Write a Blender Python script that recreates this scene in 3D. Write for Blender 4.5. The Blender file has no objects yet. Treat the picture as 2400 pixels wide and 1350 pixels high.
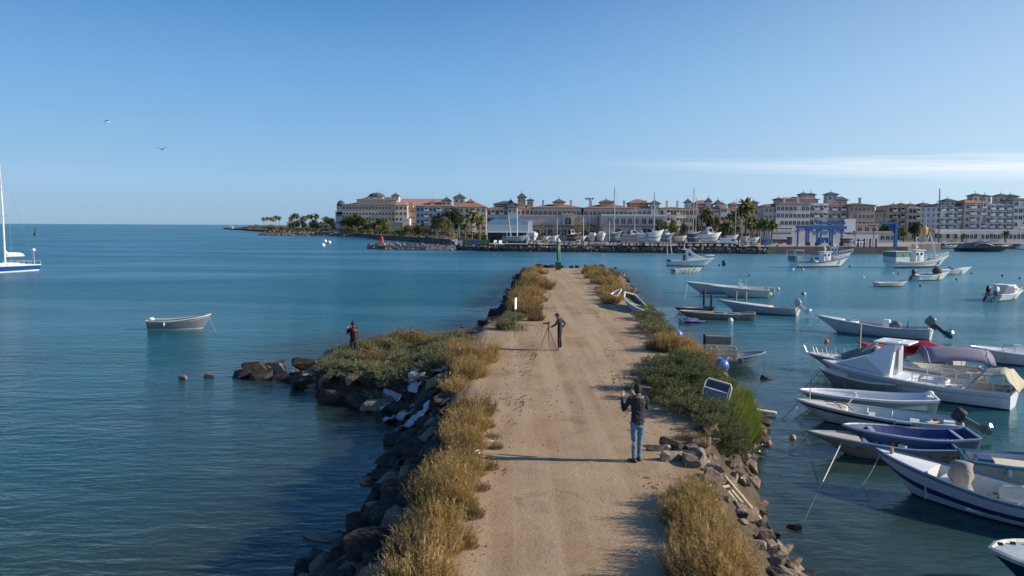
import bpy, bmesh, math, random
import numpy as np
from mathutils import Vector, Matrix, noise
R = math.radians
random.seed(7)
S = bpy.context.scene
COL = S.collection

# ------------------------------------------------------------ camera
HC, FPX = 5.5, 1779.0            # height above the path, focal length in photo pixels
PITCH, ROLL = R(4.675), 0.0045
WZ = -1.7                        # water level
LZ = 0.25                        # ground of the far shore
F = Vector((0, math.cos(PITCH), -math.sin(PITCH)))
U0 = Vector((0, math.sin(PITCH), math.cos(PITCH)))
R0 = Vector((1, 0, 0))
RV = (R0*math.cos(ROLL) + U0*math.sin(ROLL)).normalized()
UV = (U0*math.cos(ROLL) - R0*math.sin(ROLL)).normalized()
cam = bpy.data.cameras.new('camera'); cam_o = bpy.data.objects.new('camera', cam)
COL.objects.link(cam_o)
cam.sensor_width = 36; cam.lens = 36*FPX/2400; cam.clip_start = 0.1; cam.clip_end = 90000
M = Matrix((RV, UV, -F)).transposed().to_4x4(); M.translation = Vector((0, 0, HC))
cam_o.matrix_world = M
S.camera = cam_o

# ------------------------------------------------------------ sky and sun
SUN_EL, SUN_AZ = R(25), R(93.5)     # azimuth clockwise from +Y (view direction)
w = bpy.data.worlds.new('World'); S.world = w; w.use_nodes = True
nt = w.node_tree; nt.nodes.clear()
def N(nt, t, **kw):
    n = nt.nodes.new(t)
    for k, v in kw.items():
        if k in ('loc',): continue
        setattr(n, k, v)
    return n
L = nt.links.new
sky = N(nt, 'ShaderNodeTexSky', sky_type='NISHITA'); sky.sun_disc = False
sky.sun_elevation = SUN_EL; sky.sun_rotation = SUN_AZ
sky.altitude = 0; sky.air_density = 1.0; sky.dust_density = 0.25; sky.ozone_density = 3.2
tc = N(nt, 'ShaderNodeTexCoord')
hsv = N(nt, 'ShaderNodeHueSaturation'); hsv.inputs['Saturation'].default_value = 1.12
L(sky.outputs[0], hsv.inputs['Color'])
# thin veil of cirrus low over the harbour: a streak in true direction space
sep = N(nt, 'ShaderNodeSeparateXYZ'); L(tc.outputs['Generated'], sep.inputs[0])
def math_n(op, a=None, b=None, c=None, clamp=False):
    n = N(nt, 'ShaderNodeMath', operation=op); n.use_clamp = clamp
    for i, v in enumerate((a, b, c)):
        if v is None: continue
        if isinstance(v, (int, float)): n.inputs[i].default_value = v
        else: L(v, n.inputs[i])
    return n.outputs[0]
az = math_n('ARCTAN2', sep.outputs[0], sep.outputs[1])
el = math_n('ARCSINE', sep.outputs[2])
mp = N(nt, 'ShaderNodeCombineXYZ'); L(math_n('MULTIPLY', az, 5.0), mp.inputs[0]); L(math_n('MULTIPLY', math_n('ADD', el, math_n('MULTIPLY', az, .03)), 170.0), mp.inputs[1])
nz = N(nt, 'ShaderNodeTexNoise'); nz.inputs['Scale'].default_value = 1.6; nz.inputs['Detail'].default_value = 6
L(mp.outputs[0], nz.inputs['Vector'])
# band centre follows azimuth slightly upwards, widening to the right
cen = math_n('ADD', math_n('MULTIPLY', az, -0.032), 0.0850)
wid = math_n('ADD', math_n('MULTIPLY', math_n('MAXIMUM', az, 0.0), 0.022), 0.0045)
dev = math_n('DIVIDE', math_n('ABSOLUTE', math_n('SUBTRACT', el, math_n('ADD', cen, math_n('MULTIPLY', math_n('SUBTRACT', nz.outputs['Fac'], 0.5), 0.012)))), wid)
band = math_n('SUBTRACT', 1.0, dev, clamp=True)
band = math_n('POWER', band, 0.8)
side = N(nt, 'ShaderNodeMapRange'); side.interpolation_type = 'SMOOTHSTEP'; L(az, side.inputs[0])
side.inputs[1].default_value = 0.02; side.inputs[2].default_value = 0.62; side.inputs[3].default_value = 0.0; side.inputs[4].default_value = 0.9
cl = math_n('MULTIPLY', math_n('MULTIPLY', band, side.outputs[0]), math_n('ADD', math_n('MULTIPLY', nz.outputs['Fac'], 2.2), -0.25), clamp=True)
# the physical sky is too yellow at the horizon for this clear winter air: pull it to the blue seen over the bay
crw = N(nt, 'ShaderNodeValToRGB'); L(math_n('DIVIDE', math_n('MAXIMUM', el, 0.0), 0.9), crw.inputs[0])
es = crw.color_ramp.elements
def k_(c): return (*[x for x in c], 1)
es[0].position = 0; es[0].color = k_((.215, .355, .525)); es[1].position = 1; es[1].color = k_((.040, .15, .42))
for p_, c_ in ((.06, (.240, .413, .615)), (.20, (.135, .322, .590)), (.38, (.026, .140, .400))):
    e_ = es.new(p_); e_.color = k_(c_)
warm = N(nt, 'ShaderNodeMapRange'); warm.interpolation_type = 'SMOOTHSTEP'; L(az, warm.inputs[0])
warm.inputs[1].default_value = -0.25; warm.inputs[2].default_value = 1.3; warm.inputs[3].default_value = 0; warm.inputs[4].default_value = 1
wlow = math_n('MULTIPLY', warm.outputs[0], math_n('SUBTRACT', 1.0, math_n('DIVIDE', math_n('MAXIMUM', el, 0.0), 0.62), clamp=True))
mw = N(nt, 'ShaderNodeMix', data_type='RGBA'); L(wlow, mw.inputs[0]); L(crw.outputs[0], mw.inputs[6]); mw.inputs[7].default_value = (.62, .76, .86, 1)
sc_ = N(nt, 'ShaderNodeVectorMath', operation='SCALE'); L(mw.outputs[2], sc_.inputs[0]); sc_.inputs['Scale'].default_value = 1/0.09
blend = N(nt, 'ShaderNodeMapRange'); L(el, blend.inputs[0]); blend.inputs[1].default_value = 0.35; blend.inputs[2].default_value = 1.4; blend.inputs[3].default_value = .88; blend.inputs[4].default_value = .3
m0 = N(nt, 'ShaderNodeMix', data_type='RGBA'); L(blend.outputs[0], m0.inputs[0]); L(hsv.outputs[0], m0.inputs[6]); L(sc_.outputs[0], m0.inputs[7])
mx = N(nt, 'ShaderNodeMix', data_type='RGBA'); L(cl, mx.inputs[0]); L(m0.outputs[2], mx.inputs[6]); mx.inputs[7].default_value = (7.6, 8.3, 8.9, 1)
bg = N(nt, 'ShaderNodeBackground'); bg.inputs[1].default_value = 0.09
L(mx.outputs[2], bg.inputs[0])
wo = N(nt, 'ShaderNodeOutputWorld'); L(bg.outputs[0], wo.inputs[0])

sl = bpy.data.lights.new('sun', 'SUN'); sl.energy = 4.8; sl.angle = R(0.5); sl.color = (1.0, 0.88, 0.71)
so = bpy.data.objects.new('sun', sl); COL.objects.link(so)
sd = Vector((math.sin(SUN_AZ)*math.cos(SUN_EL), math.cos(SUN_AZ)*math.cos(SUN_EL), math.sin(SUN_EL)))
so.rotation_euler = sd.to_track_quat('Z', 'Y').to_euler(); so.location = sd*50
S.view_settings.view_transform = 'Standard'; S.view_settings.look = 'None'
S.view_settings.exposure = 0.38; S.view_settings.gamma = 1; S.view_settings.use_curve_mapping = False
S.cycles.max_bounces = 6; S.cycles.transparent_max_bounces = 12
S.cycles.use_denoising = True

# ------------------------------------------------------------ photo pixel -> place
def ray(x, y):
    return (F + RV*((x-1200)/FPX) - UV*((y-675)/FPX))
def at_z(x, y, z=0.0):
    d = ray(x, y); t = (z-HC)/d.z
    return Vector((0, 0, HC)) + d*t
def at_y(x, y, dist):
    d = ray(x, y); return Vector((0, 0, HC)) + d*(dist/d.y)
def wat(x, y): return at_z(x, y, WZ)

# ------------------------------------------------------------ mesh helpers
class MB:
    def __init__(s): s.v = []; s.f = []; s.mi = []; s.cur = 0
    def add(s, vs, fs):
        o = len(s.v); s.v += [tuple(p) for p in vs]
        for f in fs: s.f.append(tuple(i+o for i in f)); s.mi.append(s.cur)
        return s
    def box(s, c, d, rz=0, rx=0, ry=0, taper=1.0):
        m = Matrix.Rotation(rz, 3, 'Z') @ Matrix.Rotation(ry, 3, 'Y') @ Matrix.Rotation(rx, 3, 'X')
        vs = []
        for z in (-.5, .5):
            k = taper if z > 0 else 1
            for x, y in ((-.5, -.5), (.5, -.5), (.5, .5), (-.5, .5)):
                vs.append(Vector(c) + m @ Vector((x*d[0]*k, y*d[1]*k, z*d[2])))
        return s.add(vs, [(3,2,1,0),(4,5,6,7),(0,1,5,4),(1,2,6,5),(2,3,7,6),(3,0,4,7)])
    def tube(s, pts, r, n=6, caps=True):
        pts = [Vector(p) for p in pts]
        if not isinstance(r, (list, tuple)): r = [r]*len(pts)
        vs = []; up = Vector((0, 0, 1))
        for i, p in enumerate(pts):
            a = pts[max(i-1, 0)]; b = pts[min(i+1, len(pts)-1)]
            t = (b-a)
            t = t.normalized() if t.length > 1e-9 else Vector((0,0,1))
            u = t.cross(up)
            if u.length < .05: u = t.cross(Vector((0, 1, 0)))
            u.normalize(); w_ = u.cross(t)
            for k in range(n):
                q = 2*math.pi*k/n
                vs.append(p + (u*math.cos(q) + w_*math.sin(q))*r[i])
        fs = []
        for i in range(len(pts)-1):
            for k in range(n):
                a = i*n+k; b = i*n+(k+1) % n
                fs.append((a, b, b+n, a+n))
        if caps: fs.append(tuple(range(n))[::-1]); fs.append(tuple(range((len(pts)-1)*n, len(pts)*n)))
        return s.add(vs, fs)
    def bar(s, a, b, wd=.04, n=4): return s.tube([a, b], wd/2, n)
    def lathe(s, prof, c=(0,0,0), n=12):
        vs = []; c = Vector(c)
        for r, z in prof:
            for k in range(n):
                q = 2*math.pi*k/n; vs.append(c+Vector((r*math.cos(q), r*math.sin(q), z)))
        fs = [(i*n+k, i*n+(k+1) % n, (i+1)*n+(k+1) % n, (i+1)*n+k) for i in range(len(prof)-1) for k in range(n)]
        fs += [tuple(range(n))[::-1], tuple(range((len(prof)-1)*n, len(prof)*n))]
        return s.add(vs, fs)
    def ball(s, c, r, n=10, m=7):
        if not isinstance(r, (tuple, list)): r = (r, r, r)
        vs = [Vector((c[0], c[1], c[2]-r[2]))]
        for i in range(1, m):
            a = math.pi*i/m
            for k in range(n):
                q = 2*math.pi*k/n
                vs.append(Vector((c[0]+r[0]*math.sin(a)*math.cos(q), c[1]+r[1]*math.sin(a)*math.sin(q), c[2]-r[2]*math.cos(a))))
        vs.append(Vector((c[0], c[1], c[2]+r[2])))
        fs = [(0, 1+(k+1) % n, 1+k) for k in range(n)]
        for i in range(m-2):
            for k in range(n):
                a = 1+i*n+k; b = 1+i*n+(k+1) % n; fs.append((a, b, b+n, a+n))
        l = len(vs)-1; o = 1+(m-2)*n
        fs += [(o+k, o+(k+1) % n, l) for k in range(n)]
        return s.add(vs, fs)
    def prism(s, poly, z0, z1):
        n = len(poly)
        vs = [(p[0], p[1], z0) for p in poly]+[(p[0], p[1], z1) for p in poly]
        fs = [tuple(range(n))[::-1], tuple(range(n, 2*n))]+[(i, (i+1) % n, (i+1) % n+n, i+n) for i in range(n)]
        return s.add(vs, fs)
    def xprism(s, poly, x0, x1):   # polygon in YZ extruded along X
        n = len(poly)
        vs = [(x0, p[0], p[1]) for p in poly]+[(x1, p[0], p[1]) for p in poly]
        fs = [tuple(range(n))[::-1], tuple(range(n, 2*n))]+[(i, (i+1) % n, (i+1) % n+n, i+n) for i in range(n)]
        return s.add(vs, fs)
    def yprism(s, poly, y0, y1):   # polygon in XZ extruded along Y
        n = len(poly)
        vs = [(p[0], y0, p[1]) for p in poly]+[(p[0], y1, p[1]) for p in poly]
        fs = [tuple(range(n)), tuple(range(n, 2*n))[::-1]]+[((i+1) % n, i, i+n, (i+1) % n+n) for i in range(n)]
        return s.add(vs, fs)
    def grid(s, rows, closed=False):   # rows of equal-length point lists
        n = len(rows[0]); vs = [p for r in rows for p in r]; fs = []
        for i in range(len(rows)-1):
            for k in range(n if closed else n-1):
                a = i*n+k; b = i*n+(k+1) % n; fs.append((a, b, b+n, a+n))
        return s.add(vs, fs)
    def mesh(s, name, mat, smooth=False):
        me = bpy.data.meshes.new(name); me.from_pydata(s.v, [], s.f)
        for m in (mat if isinstance(mat, (list, tuple)) else [mat]): me.materials.append(m)
        if isinstance(mat, (list, tuple)): me.polygons.foreach_set('material_index', s.mi)
        if smooth: me.polygons.foreach_set('use_smooth', [True]*len(me.polygons))
        me.update(); return me
    def build(s, name, mat, parent=None, loc=None, rot=None, smooth=False):
        return link(name, s.mesh(name, mat, smooth), parent, loc, rot)
def link(name, me, parent=None, loc=None, rot=None):
    o = bpy.data.objects.new(name, me); COL.objects.link(o)
    if parent: o.parent = parent
    if loc is not None: o.location = loc
    if rot is not None: o.rotation_euler = rot
    return o
def fixn(o):
    bm = bmesh.new(); bm.from_mesh(o.data); bmesh.ops.recalc_face_normals(bm, faces=bm.faces); bm.to_mesh(o.data); bm.free(); return o
def bev(o, wd=.02, seg=2, weld=True, angle=40):
    bm = bmesh.new(); bm.from_mesh(o.data)
    if weld: bmesh.ops.remove_doubles(bm, verts=bm.verts, dist=1e-4)
    bmesh.ops.recalc_face_normals(bm, faces=bm.faces)
    es = [e for e in bm.edges if len(e.link_faces) == 2 and e.calc_face_angle(0) > R(angle)]
    bmesh.ops.bevel(bm, geom=es, offset=wd, segments=seg, affect='EDGES', clamp_overlap=True)
    bm.to_mesh(o.data); bm.free(); return o
def tag(o, label=None, cat=None, group=None, kind=None):
    if label: o['label'] = label
    if cat: o['category'] = cat
    if group: o['group'] = group
    if kind: o['kind'] = kind
    return o
def thing(name, loc, rz=0, label=None, cat=None, group=None):
    o = bpy.data.objects.new(name, None); COL.objects.link(o); o.empty_display_size = .2
    o.location = loc; o.rotation_euler = (0, 0, rz)
    return tag(o, label, cat, group)
def dup(o, loc=None, rz=None, scale=None, label=None, group=None, parent=None):
    c = o.copy(); COL.objects.link(c); c.parent = parent
    if loc is not None: c.location = loc
    if rz is not None: c.rotation_euler = (c.rotation_euler[0], c.rotation_euler[1], rz)
    if scale is not None: c.scale = scale if isinstance(scale, (tuple, list)) else (scale,)*3
    if label: c['label'] = label
    if group: c['group'] = group
    for ch in list(o.children): dup(ch, parent=c)
    return c

# ------------------------------------------------------------ materials
MC = {}
def mat(name, c=None, rough=.6, var=.12, sc=6.0, bump=0.0, metal=0.0, c2=None, spec=.5, bsc=None, detail=5, dirt=None, coat=0, stretch=None):
    if name in MC: return MC[name]
    m = bpy.data.materials.new(name); m.use_nodes = True; t = m.node_tree; b = t.nodes['Principled BSDF']
    b.inputs['Roughness'].default_value = rough; b.inputs['Metallic'].default_value = metal
    b.inputs['Specular IOR Level'].default_value = spec
    if coat: b.inputs['Coat Weight'].default_value = coat
    tc = t.nodes.new('ShaderNodeTexCoord'); vec = tc.outputs['Object']
    if stretch:
        mpn = t.nodes.new('ShaderNodeMapping'); mpn.inputs['Scale'].default_value = stretch; t.links.new(vec, mpn.inputs[0]); vec = mpn.outputs[0]
    n = t.nodes.new('ShaderNodeTexNoise'); n.inputs['Scale'].default_value = sc; n.inputs['Detail'].default_value = detail
    n.inputs['Roughness'].default_value = .62
    t.links.new(vec, n.inputs['Vector'])
    cr = t.nodes.new('ShaderNodeValToRGB'); t.links.new(n.outputs['Fac'], cr.inputs[0])
    if c2 is None: a = [x*(1-var) for x in c]; e = [min(1, x*(1+var)) for x in c]
    else: a, e = c, c2
    cr.color_ramp.elements[0].position = .32; cr.color_ramp.elements[1].position = .68
    cr.color_ramp.elements[0].color = (*a, 1); cr.color_ramp.elements[1].color = (*e, 1)
    out = cr.outputs[0]
    if dirt:   # (colour, scale, threshold)
        n2 = t.nodes.new('ShaderNodeTexNoise'); n2.inputs['Scale'].default_value = dirt[1]; n2.inputs['Detail'].default_value = 8; n2.inputs['Roughness'].default_value = .7
        t.links.new(vec, n2.inputs['Vector'])
        mr = t.nodes.new('ShaderNodeMapRange'); mr.inputs[1].default_value = dirt[2]; mr.inputs[2].default_value = dirt[2]+.12
        t.links.new(n2.outputs['Fac'], mr.inputs[0])
        mm = t.nodes.new('ShaderNodeMix'); mm.data_type = 'RGBA'; t.links.new(mr.outputs[0], mm.inputs[0]); t.links.new(out, mm.inputs[6])
        mm.inputs[7].default_value = (*dirt[0], 1); out = mm.outputs[2]
    t.links.new(out, b.inputs['Base Color'])
    if bump:
        nb = t.nodes.new('ShaderNodeTexNoise'); nb.inputs['Scale'].default_value = bsc or sc*4; nb.inputs['Detail'].default_value = 8
        t.links.new(vec, nb.inputs['Vector'])
        bp = t.nodes.new('ShaderNodeBump'); bp.inputs['Strength'].default_value = bump; bp.inputs['Distance'].default_value = .05
        t.links.new(nb.outputs['Fac'], bp.inputs['Height']); t.links.new(bp.outputs[0], b.inputs['Normal'])
    MC[name] = m; return m
def leafmat(name, dark, light, third=None, trans=.25, rough=.7):
    """foliage: colour of its own per leaf (attribute v) and per plant (object random)"""
    m = bpy.data.materials.new(name); m.use_nodes = True; t = m.node_tree; b = t.nodes['Principled BSDF']
    at = t.nodes.new('ShaderNodeAttribute'); at.attribute_name = 'v'
    oi = t.nodes.new('ShaderNodeObjectInfo')
    cr = t.nodes.new('ShaderNodeValToRGB'); cr.color_ramp.elements[0].color = (*dark, 1); cr.color_ramp.elements[1].color = (*light, 1)
    t.links.new(at.outputs['Fac'], cr.inputs[0]); out = cr.outputs[0]
    if third:
        mm = t.nodes.new('ShaderNodeMix'); mm.data_type = 'RGBA'
        mr = t.nodes.new('ShaderNodeMapRange'); mr.inputs[1].default_value = .35; mr.inputs[2].default_value = 1.0; mr.inputs[4].default_value = .75
        t.links.new(oi.outputs['Random'], mr.inputs[0]); t.links.new(mr.outputs[0], mm.inputs[0]); t.links.new(out, mm.inputs[6]); mm.inputs[7].default_value = (*third, 1); out = mm.outputs[2]
    t.links.new(out, b.inputs['Base Color']); b.inputs['Roughness'].default_value = rough; b.inputs['Specular IOR Level'].default_value = .25
    tr = t.nodes.new('ShaderNodeBsdfTranslucent'); t.links.new(out, tr.inputs[0])
    ms = t.nodes.new('ShaderNodeMixShader'); ms.inputs[0].default_value = trans
    t.links.new(b.outputs[0], ms.inputs[1]); t.links.new(tr.outputs[0], ms.inputs[2]); t.links.new(ms.outputs[0], t.nodes['Material Output'].inputs[0])
    return m
white = mat('white_gelcoat', (.74, .74, .72), .32, .06, 2, dirt=((.42, .39, .32), 4.5, .60), stretch=(1, 1, .35))
whited = mat('dirty_white', (.55, .54, .50), .5, .12, 3, dirt=((.22, .20, .15), 5, .56))
navy = mat('navy_paint', (.012, .035, .13), .35, .2, 3)
blue = mat('blue_paint', (.03, .13, .38), .4, .2, 3)
bluegrey = mat('bluegrey_paint', (.19, .25, .32), .5, .1, 3, dirt=((.12, .14, .15), 5, .6))
black = mat('black_rubber', (.018, .018, .02), .45, .2)
dark = mat('dark_antifouling', (.02, .028, .04), .7, .3)
glass = mat('dark_glass', (.02, .03, .04), .08, .2)
steel = mat('steel_tube', (.6, .6, .6), .35, .08, metal=.7)
wood = mat('weathered_wood', (.34, .26, .16), .8, .25, 9, .3, stretch=(1, 6, 6))
palew = mat('pale_timber', (.55, .45, .29), .75, .2, 9, .2)
canvas = mat('beige_canvas', (.43, .38, .28), .85, .15, 5, .4)
creamc = mat('cream_canvas', (.66, .60, .46), .85, .1, 5, .3)
greenc = mat('olive_canvas', (.17, .18, .14), .85, .15, 4, .3)
rope = mat('rope', (.5, .47, .38), .9, .15, 30)
ropeg = mat('dark_rope', (.10, .10, .09), .9, .15, 30)
grey = mat('grey_paint', (.33, .34, .36), .5, .1, 4)
# ------------------------------------------------------------ pier outline (crest and waterline)
crestL = [(905,1420),(935,1350),(985,1250),(1020,1160),(1045,1080),(1062,1000),(1062,942),(1000,918),(900,900),(805,888),(762,866),(800,838),(900,815),(985,803),(1070,798),(1165,755),(1205,715),(1226,680),(1238,655),(1256,628)]
crestR = [(1412,628),(1436,650),(1466,690),(1512,738),(1560,790),(1600,838),(1640,880),(1668,920),(1680,965),(1640,1010),(1625,1055),(1655,1110),(1685,1180),(1715,1250),(1745,1350),(1765,1420)]
waterL = [(660,1420),(735,1325),(830,1262),(868,1195),(885,1135),(928,1062),(958,1000),(942,960),(885,942),(800,922),(715,905),(690,878),(720,852),(775,818),(870,792),(985,788),(1075,790),(1128,789),(1150,762),(1180,715),(1196,680),(1206,650),(1232,627)]
waterR = [(1444,627),(1468,652),(1502,700),(1545,742),(1583,778),(1625,822),(1672,862),(1720,905),(1782,950),(1806,995),(1782,1045),(1748,1078),(1768,1140),(1796,1195),(1800,1255),(1845,1310),(1880,1350),(1930,1420)]
P2 = lambda p, z: (at_z(*p, z).x, at_z(*p, z).y)
HZ = -0.95                       # ground of the low headland
cl_ = [P2(p, HZ if 6 <= i <= 13 else 0) for i, p in enumerate(crestL)]; cr_ = [P2(p, 0) for p in crestR]
wl_ = [P2(p, WZ) for p in waterL]; wr_ = [P2(p, WZ) for p in waterR]
# carry the pier on behind the camera
def back(ps, rev):
    a = ps[0] if not rev else ps[-1]
    return [(a[0]*1.0+(-.5 if not rev else .3), -30.0)]
crest = back(cl_, False)+cl_+cr_+[(cr_[-1][0]+.3, -30)]
water_c = [(wl_[0][0]-.5, -30)]+wl_+wr_+[(wr_[-1][0]+.5, -30)]
def seg_dist(px_, py_, poly):
    d = np.full(px_.shape, 1e9); ins = np.zeros(px_.shape, bool); n = len(poly)
    for i in range(n):
        x0, y0 = poly[i]; x1, y1 = poly[(i+1) % n]
        dx, dy = x1-x0, y1-y0
        t = np.clip(((px_-x0)*dx+(py_-y0)*dy)/(dx*dx+dy*dy+1e-12), 0, 1)
        d = np.minimum(d, np.hypot(px_-x0-t*dx, py_-y0-t*dy))
        c = ((y0 > py_) != (y1 > py_)) & (px_ < (x1-x0)*(py_-y0)/(y1-y0+1e-12)+x0)
        ins ^= c
    return d, ins
def fnoise(x, y, sc, seed=0, oct=3):
    # cheap value noise
    out = np.zeros_like(x); a = 1.0; tot = 0
    for o in range(oct):
        X = x/sc*(2**o)+37.7*seed+11*o; Y = y/sc*(2**o)-17.3*seed+5*o
        xi = np.floor(X).astype(int); yi = np.floor(Y).astype(int); fx = X-xi; fy = Y-yi
        fx = fx*fx*(3-2*fx); fy = fy*fy*(3-2*fy)
        h = lambda i, j: np.modf(np.abs(np.sin(i*127.1+j*311.7+seed*74.7)*43758.5453))[0]
        v = (h(xi, yi)*(1-fx)+h(xi+1, yi)*fx)*(1-fy)+(h(xi, yi+1)*(1-fx)+h(xi+1, yi+1)*fx)*fy
        out += a*(v-.5); tot += a; a *= .5
    return out/tot
def ground_h(X, Y):
    X = np.asarray(X, float); Y = np.asarray(Y, float)
    d1, i1 = seg_dist(X, Y, crest); d2, i2 = seg_dist(X, Y, water_c)
    t = d1/(d1+d2+1e-9)
    hin = HZ*np.clip((at_z(1120, 850).x-X)/3.2, 0, 1)*((Y > 20) & (Y < 46))
    sl = hin+(WZ-hin)*(t**1.05)
    out = WZ-.10-np.minimum(d2*np.where((X < 2) & (Y < 30), .20, .30+.2*np.clip((Y-30)/20, 0, 1)), 3.2)
    h = np.where(i1, hin, np.where(i2, sl, out))
    nrm = np.where(i1, np.minimum(d1/1.0, 1)*.0+.03, .22)
    h = h+fnoise(X, Y, .8, 3)*nrm*1.2+np.where(i1, fnoise(X, Y, 3.5, 5)*.10*np.minimum(d1, 1), 0)
    # the little headland sinks towards its tip
    return h
def gh(x, y): return float(ground_h(np.array([x]), np.array([y]))[0])
# non-uniform grid
ys = [-30.0]
while ys[-1] < 112: ys.append(ys[-1]+(.9 if ys[-1] < 7 else (.16 if ys[-1] < 26 else (.28 if ys[-1] < 50 else .6))))
ys += [118, 130]
xs = [-26.0]
while xs[-1] < 24: xs.append(xs[-1]+(.5 if xs[-1] < -9 or xs[-1] > 12 else .17))
XX, YY = np.meshgrid(xs, ys)
HH = ground_h(XX, YY)
nx, ny = len(xs), len(ys)
vs = np.stack([XX, YY, HH], -1).reshape(-1, 3)
idx = np.arange(nx*ny).reshape(ny, nx)
q = np.stack([idx[:-1, :-1], idx[:-1, 1:], idx[1:, 1:], idx[1:, :-1]], -1).reshape(-1, 4)
def np_mesh(name, v, f, m, smooth=True, attr=None):
    me = bpy.data.meshes.new(name); me.vertices.add(len(v)); me.vertices.foreach_set('co', v.astype(np.float32).ravel())
    k = f.shape[1]; me.loops.add(f.size); me.loops.foreach_set('vertex_index', f.ravel().astype(np.int32))
    me.polygons.add(len(f)); me.polygons.foreach_set('loop_start', (np.arange(len(f))*k).astype(np.int32)); me.polygons.foreach_set('loop_total', np.full(len(f), k, np.int32))
    if smooth: me.polygons.foreach_set('use_smooth', np.ones(len(f), bool))
    me.update(calc_edges=True)
    if attr:
        for an, av in attr.items():
            a = me.attributes.new(an, 'FLOAT', 'POINT'); a.data.foreach_set('value', av.astype(np.float32).ravel())
    if m: me.materials.append(m)
    return me
d1, i1 = seg_dist(XX, YY, crest)
sd1 = np.where(i1, d1, -d1)
# ground material: packed sandy track, stony margins, dark silt under water
gm = bpy.data.materials.new('sandy_track'); gm.use_nodes = True; t = gm.node_tree; b = t.nodes['Principled BSDF']; b.inputs['Roughness'].default_value = .95; b.inputs['Specular IOR Level'].default_value = .15
def GN(tp, **kw):
    n = t.nodes.new(tp)
    for k, v in kw.items(): setattr(n, k, v)
    return n
def tnoise(scale, detail=6, rough=.6, vec=None, dist=0):
    n = GN('ShaderNodeTexNoise'); n.inputs['Scale'].default_value = scale; n.inputs['Detail'].default_value = detail; n.inputs['Roughness'].default_value = rough; n.inputs['Distortion'].default_value = dist
    t.links.new(vec or tco.outputs['Object'], n.inputs['Vector']); return n.outputs['Fac']
def ramp(fac, a, b_, pa=.3, pb=.7):
    c = GN('ShaderNodeValToRGB'); t.links.new(fac, c.inputs[0]); c.color_ramp.elements[0].position = pa; c.color_ramp.elements[1].position = pb
    c.color_ramp.elements[0].color = (*a, 1); c.color_ramp.elements[1].color = (*b_, 1); return c.outputs[0]
def mixc(fac, a, b_):
    m_ = GN('ShaderNodeMix', data_type='RGBA')
    for s_, v in ((0, fac), (6, a), (7, b_)):
        if isinstance(v, (tuple, list)): m_.inputs[s_].default_value = (*v, 1)
        elif isinstance(v, float): m_.inputs[s_].default_value = v
        else: t.links.new(v, m_.inputs[s_])
    return m_.outputs[2]
def mrange(v, a, b_, c=0, d=1):
    m_ = GN('ShaderNodeMapRange'); t.links.new(v, m_.inputs[0])
    for i, x in enumerate((a, b_, c, d)): m_.inputs[i+1].default_value = x
    return m_.outputs[0]
tco = GN('ShaderNodeTexCoord')
base = ramp(tnoise(.7, 8, .65), (.268, .180, .100), (.418, .300, .182), .32, .68)
fine = tnoise(14, 8, .75)
base = mixc(mrange(fine, .35, .7, 0, .55), base, (.41, .295, .185))
patch = mrange(tnoise(.23, 5, .6, dist=.6), .5, .64, 0, .6)
base = mixc(patch, base, (.27, .145, .075))
# long wheel tracks running with the pier
mpn = GN('ShaderNodeMapping'); mpn.inputs['Scale'].default_value = (1.5, .05, 1); mpn.inputs['Rotation'].default_value = (0, 0, R(4.3)); t.links.new(tco.outputs['Object'], mpn.inputs[0])
trk = mrange(tnoise(1.0, 3, .5, vec=mpn.outputs[0]), .42, .60, 0, .8)
base = mixc(trk, base, (.43, .315, .20))
# damp and trodden patches
base = mixc(mrange(tnoise(.55, 6, .7, dist=.9), .57, .68, 0, .5), base, (.19, .125, .075))
# gravel specks
vo = GN('ShaderNodeTexVoronoi'); vo.inputs['Scale'].default_value = 13; t.links.new(tco.outputs['Object'], vo.inputs['Vector'])
spk = mrange(vo.outputs['Distance'], .10, .2, 1, 0)
dens = mrange(tnoise(.9, 4), .42, .60, .12, 1.0)
ml = GN('ShaderNodeMath', operation='MULTIPLY'); t.links.new(spk, ml.inputs[0]); t.links.new(dens, ml.inputs[1])
base = mixc(ml.outputs[0], base, (.12, .09, .07))
vo2 = GN('ShaderNodeTexVoronoi'); vo2.inputs['Scale'].default_value = 5.3; t.links.new(tco.outputs['Object'], vo2.inputs['Vector'])
base = mixc(mrange(vo2.outputs['Distance'], .05, .09, .8, 0), base, (.50, .44, .36))
# margins: litter and soil
sda = GN('ShaderNodeAttribute', attribute_name='crest')
edge = mrange(sda.outputs['Fac'], .9, -.3, 0, 1)
base = mixc(edge, base, ramp(tnoise(5, 8, .7), (.10, .075, .05), (.25, .19, .13)))
gz = GN('ShaderNodeSeparateXYZ'); t.links.new(tco.outputs['Object'], gz.inputs[0])
base = mixc(mrange(gz.outputs[2], WZ+.45, WZ+.02, 0, 1), base, ramp(tnoise(1.3, 8, .7), (.035, .036, .026), (.14, .12, .085)))
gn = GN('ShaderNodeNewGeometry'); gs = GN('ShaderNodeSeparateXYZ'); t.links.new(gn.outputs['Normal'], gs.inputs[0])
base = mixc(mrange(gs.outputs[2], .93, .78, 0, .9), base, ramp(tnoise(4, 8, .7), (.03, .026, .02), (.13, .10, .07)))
t.links.new(base, b.inputs['Base Color'])
bp = GN('ShaderNodeBump'); bp.inputs['Strength'].default_value = .7; bp.inputs['Distance'].default_value = .04
ad = GN('ShaderNodeMath', operation='ADD'); t.links.new(fine, ad.inputs[0]); t.links.new(tnoise(3, 8, .7), ad.inputs[1]); t.links.new(ad.outputs[0], bp.inputs['Height']); t.links.new(bp.outputs[0], b.inputs['Normal'])
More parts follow.
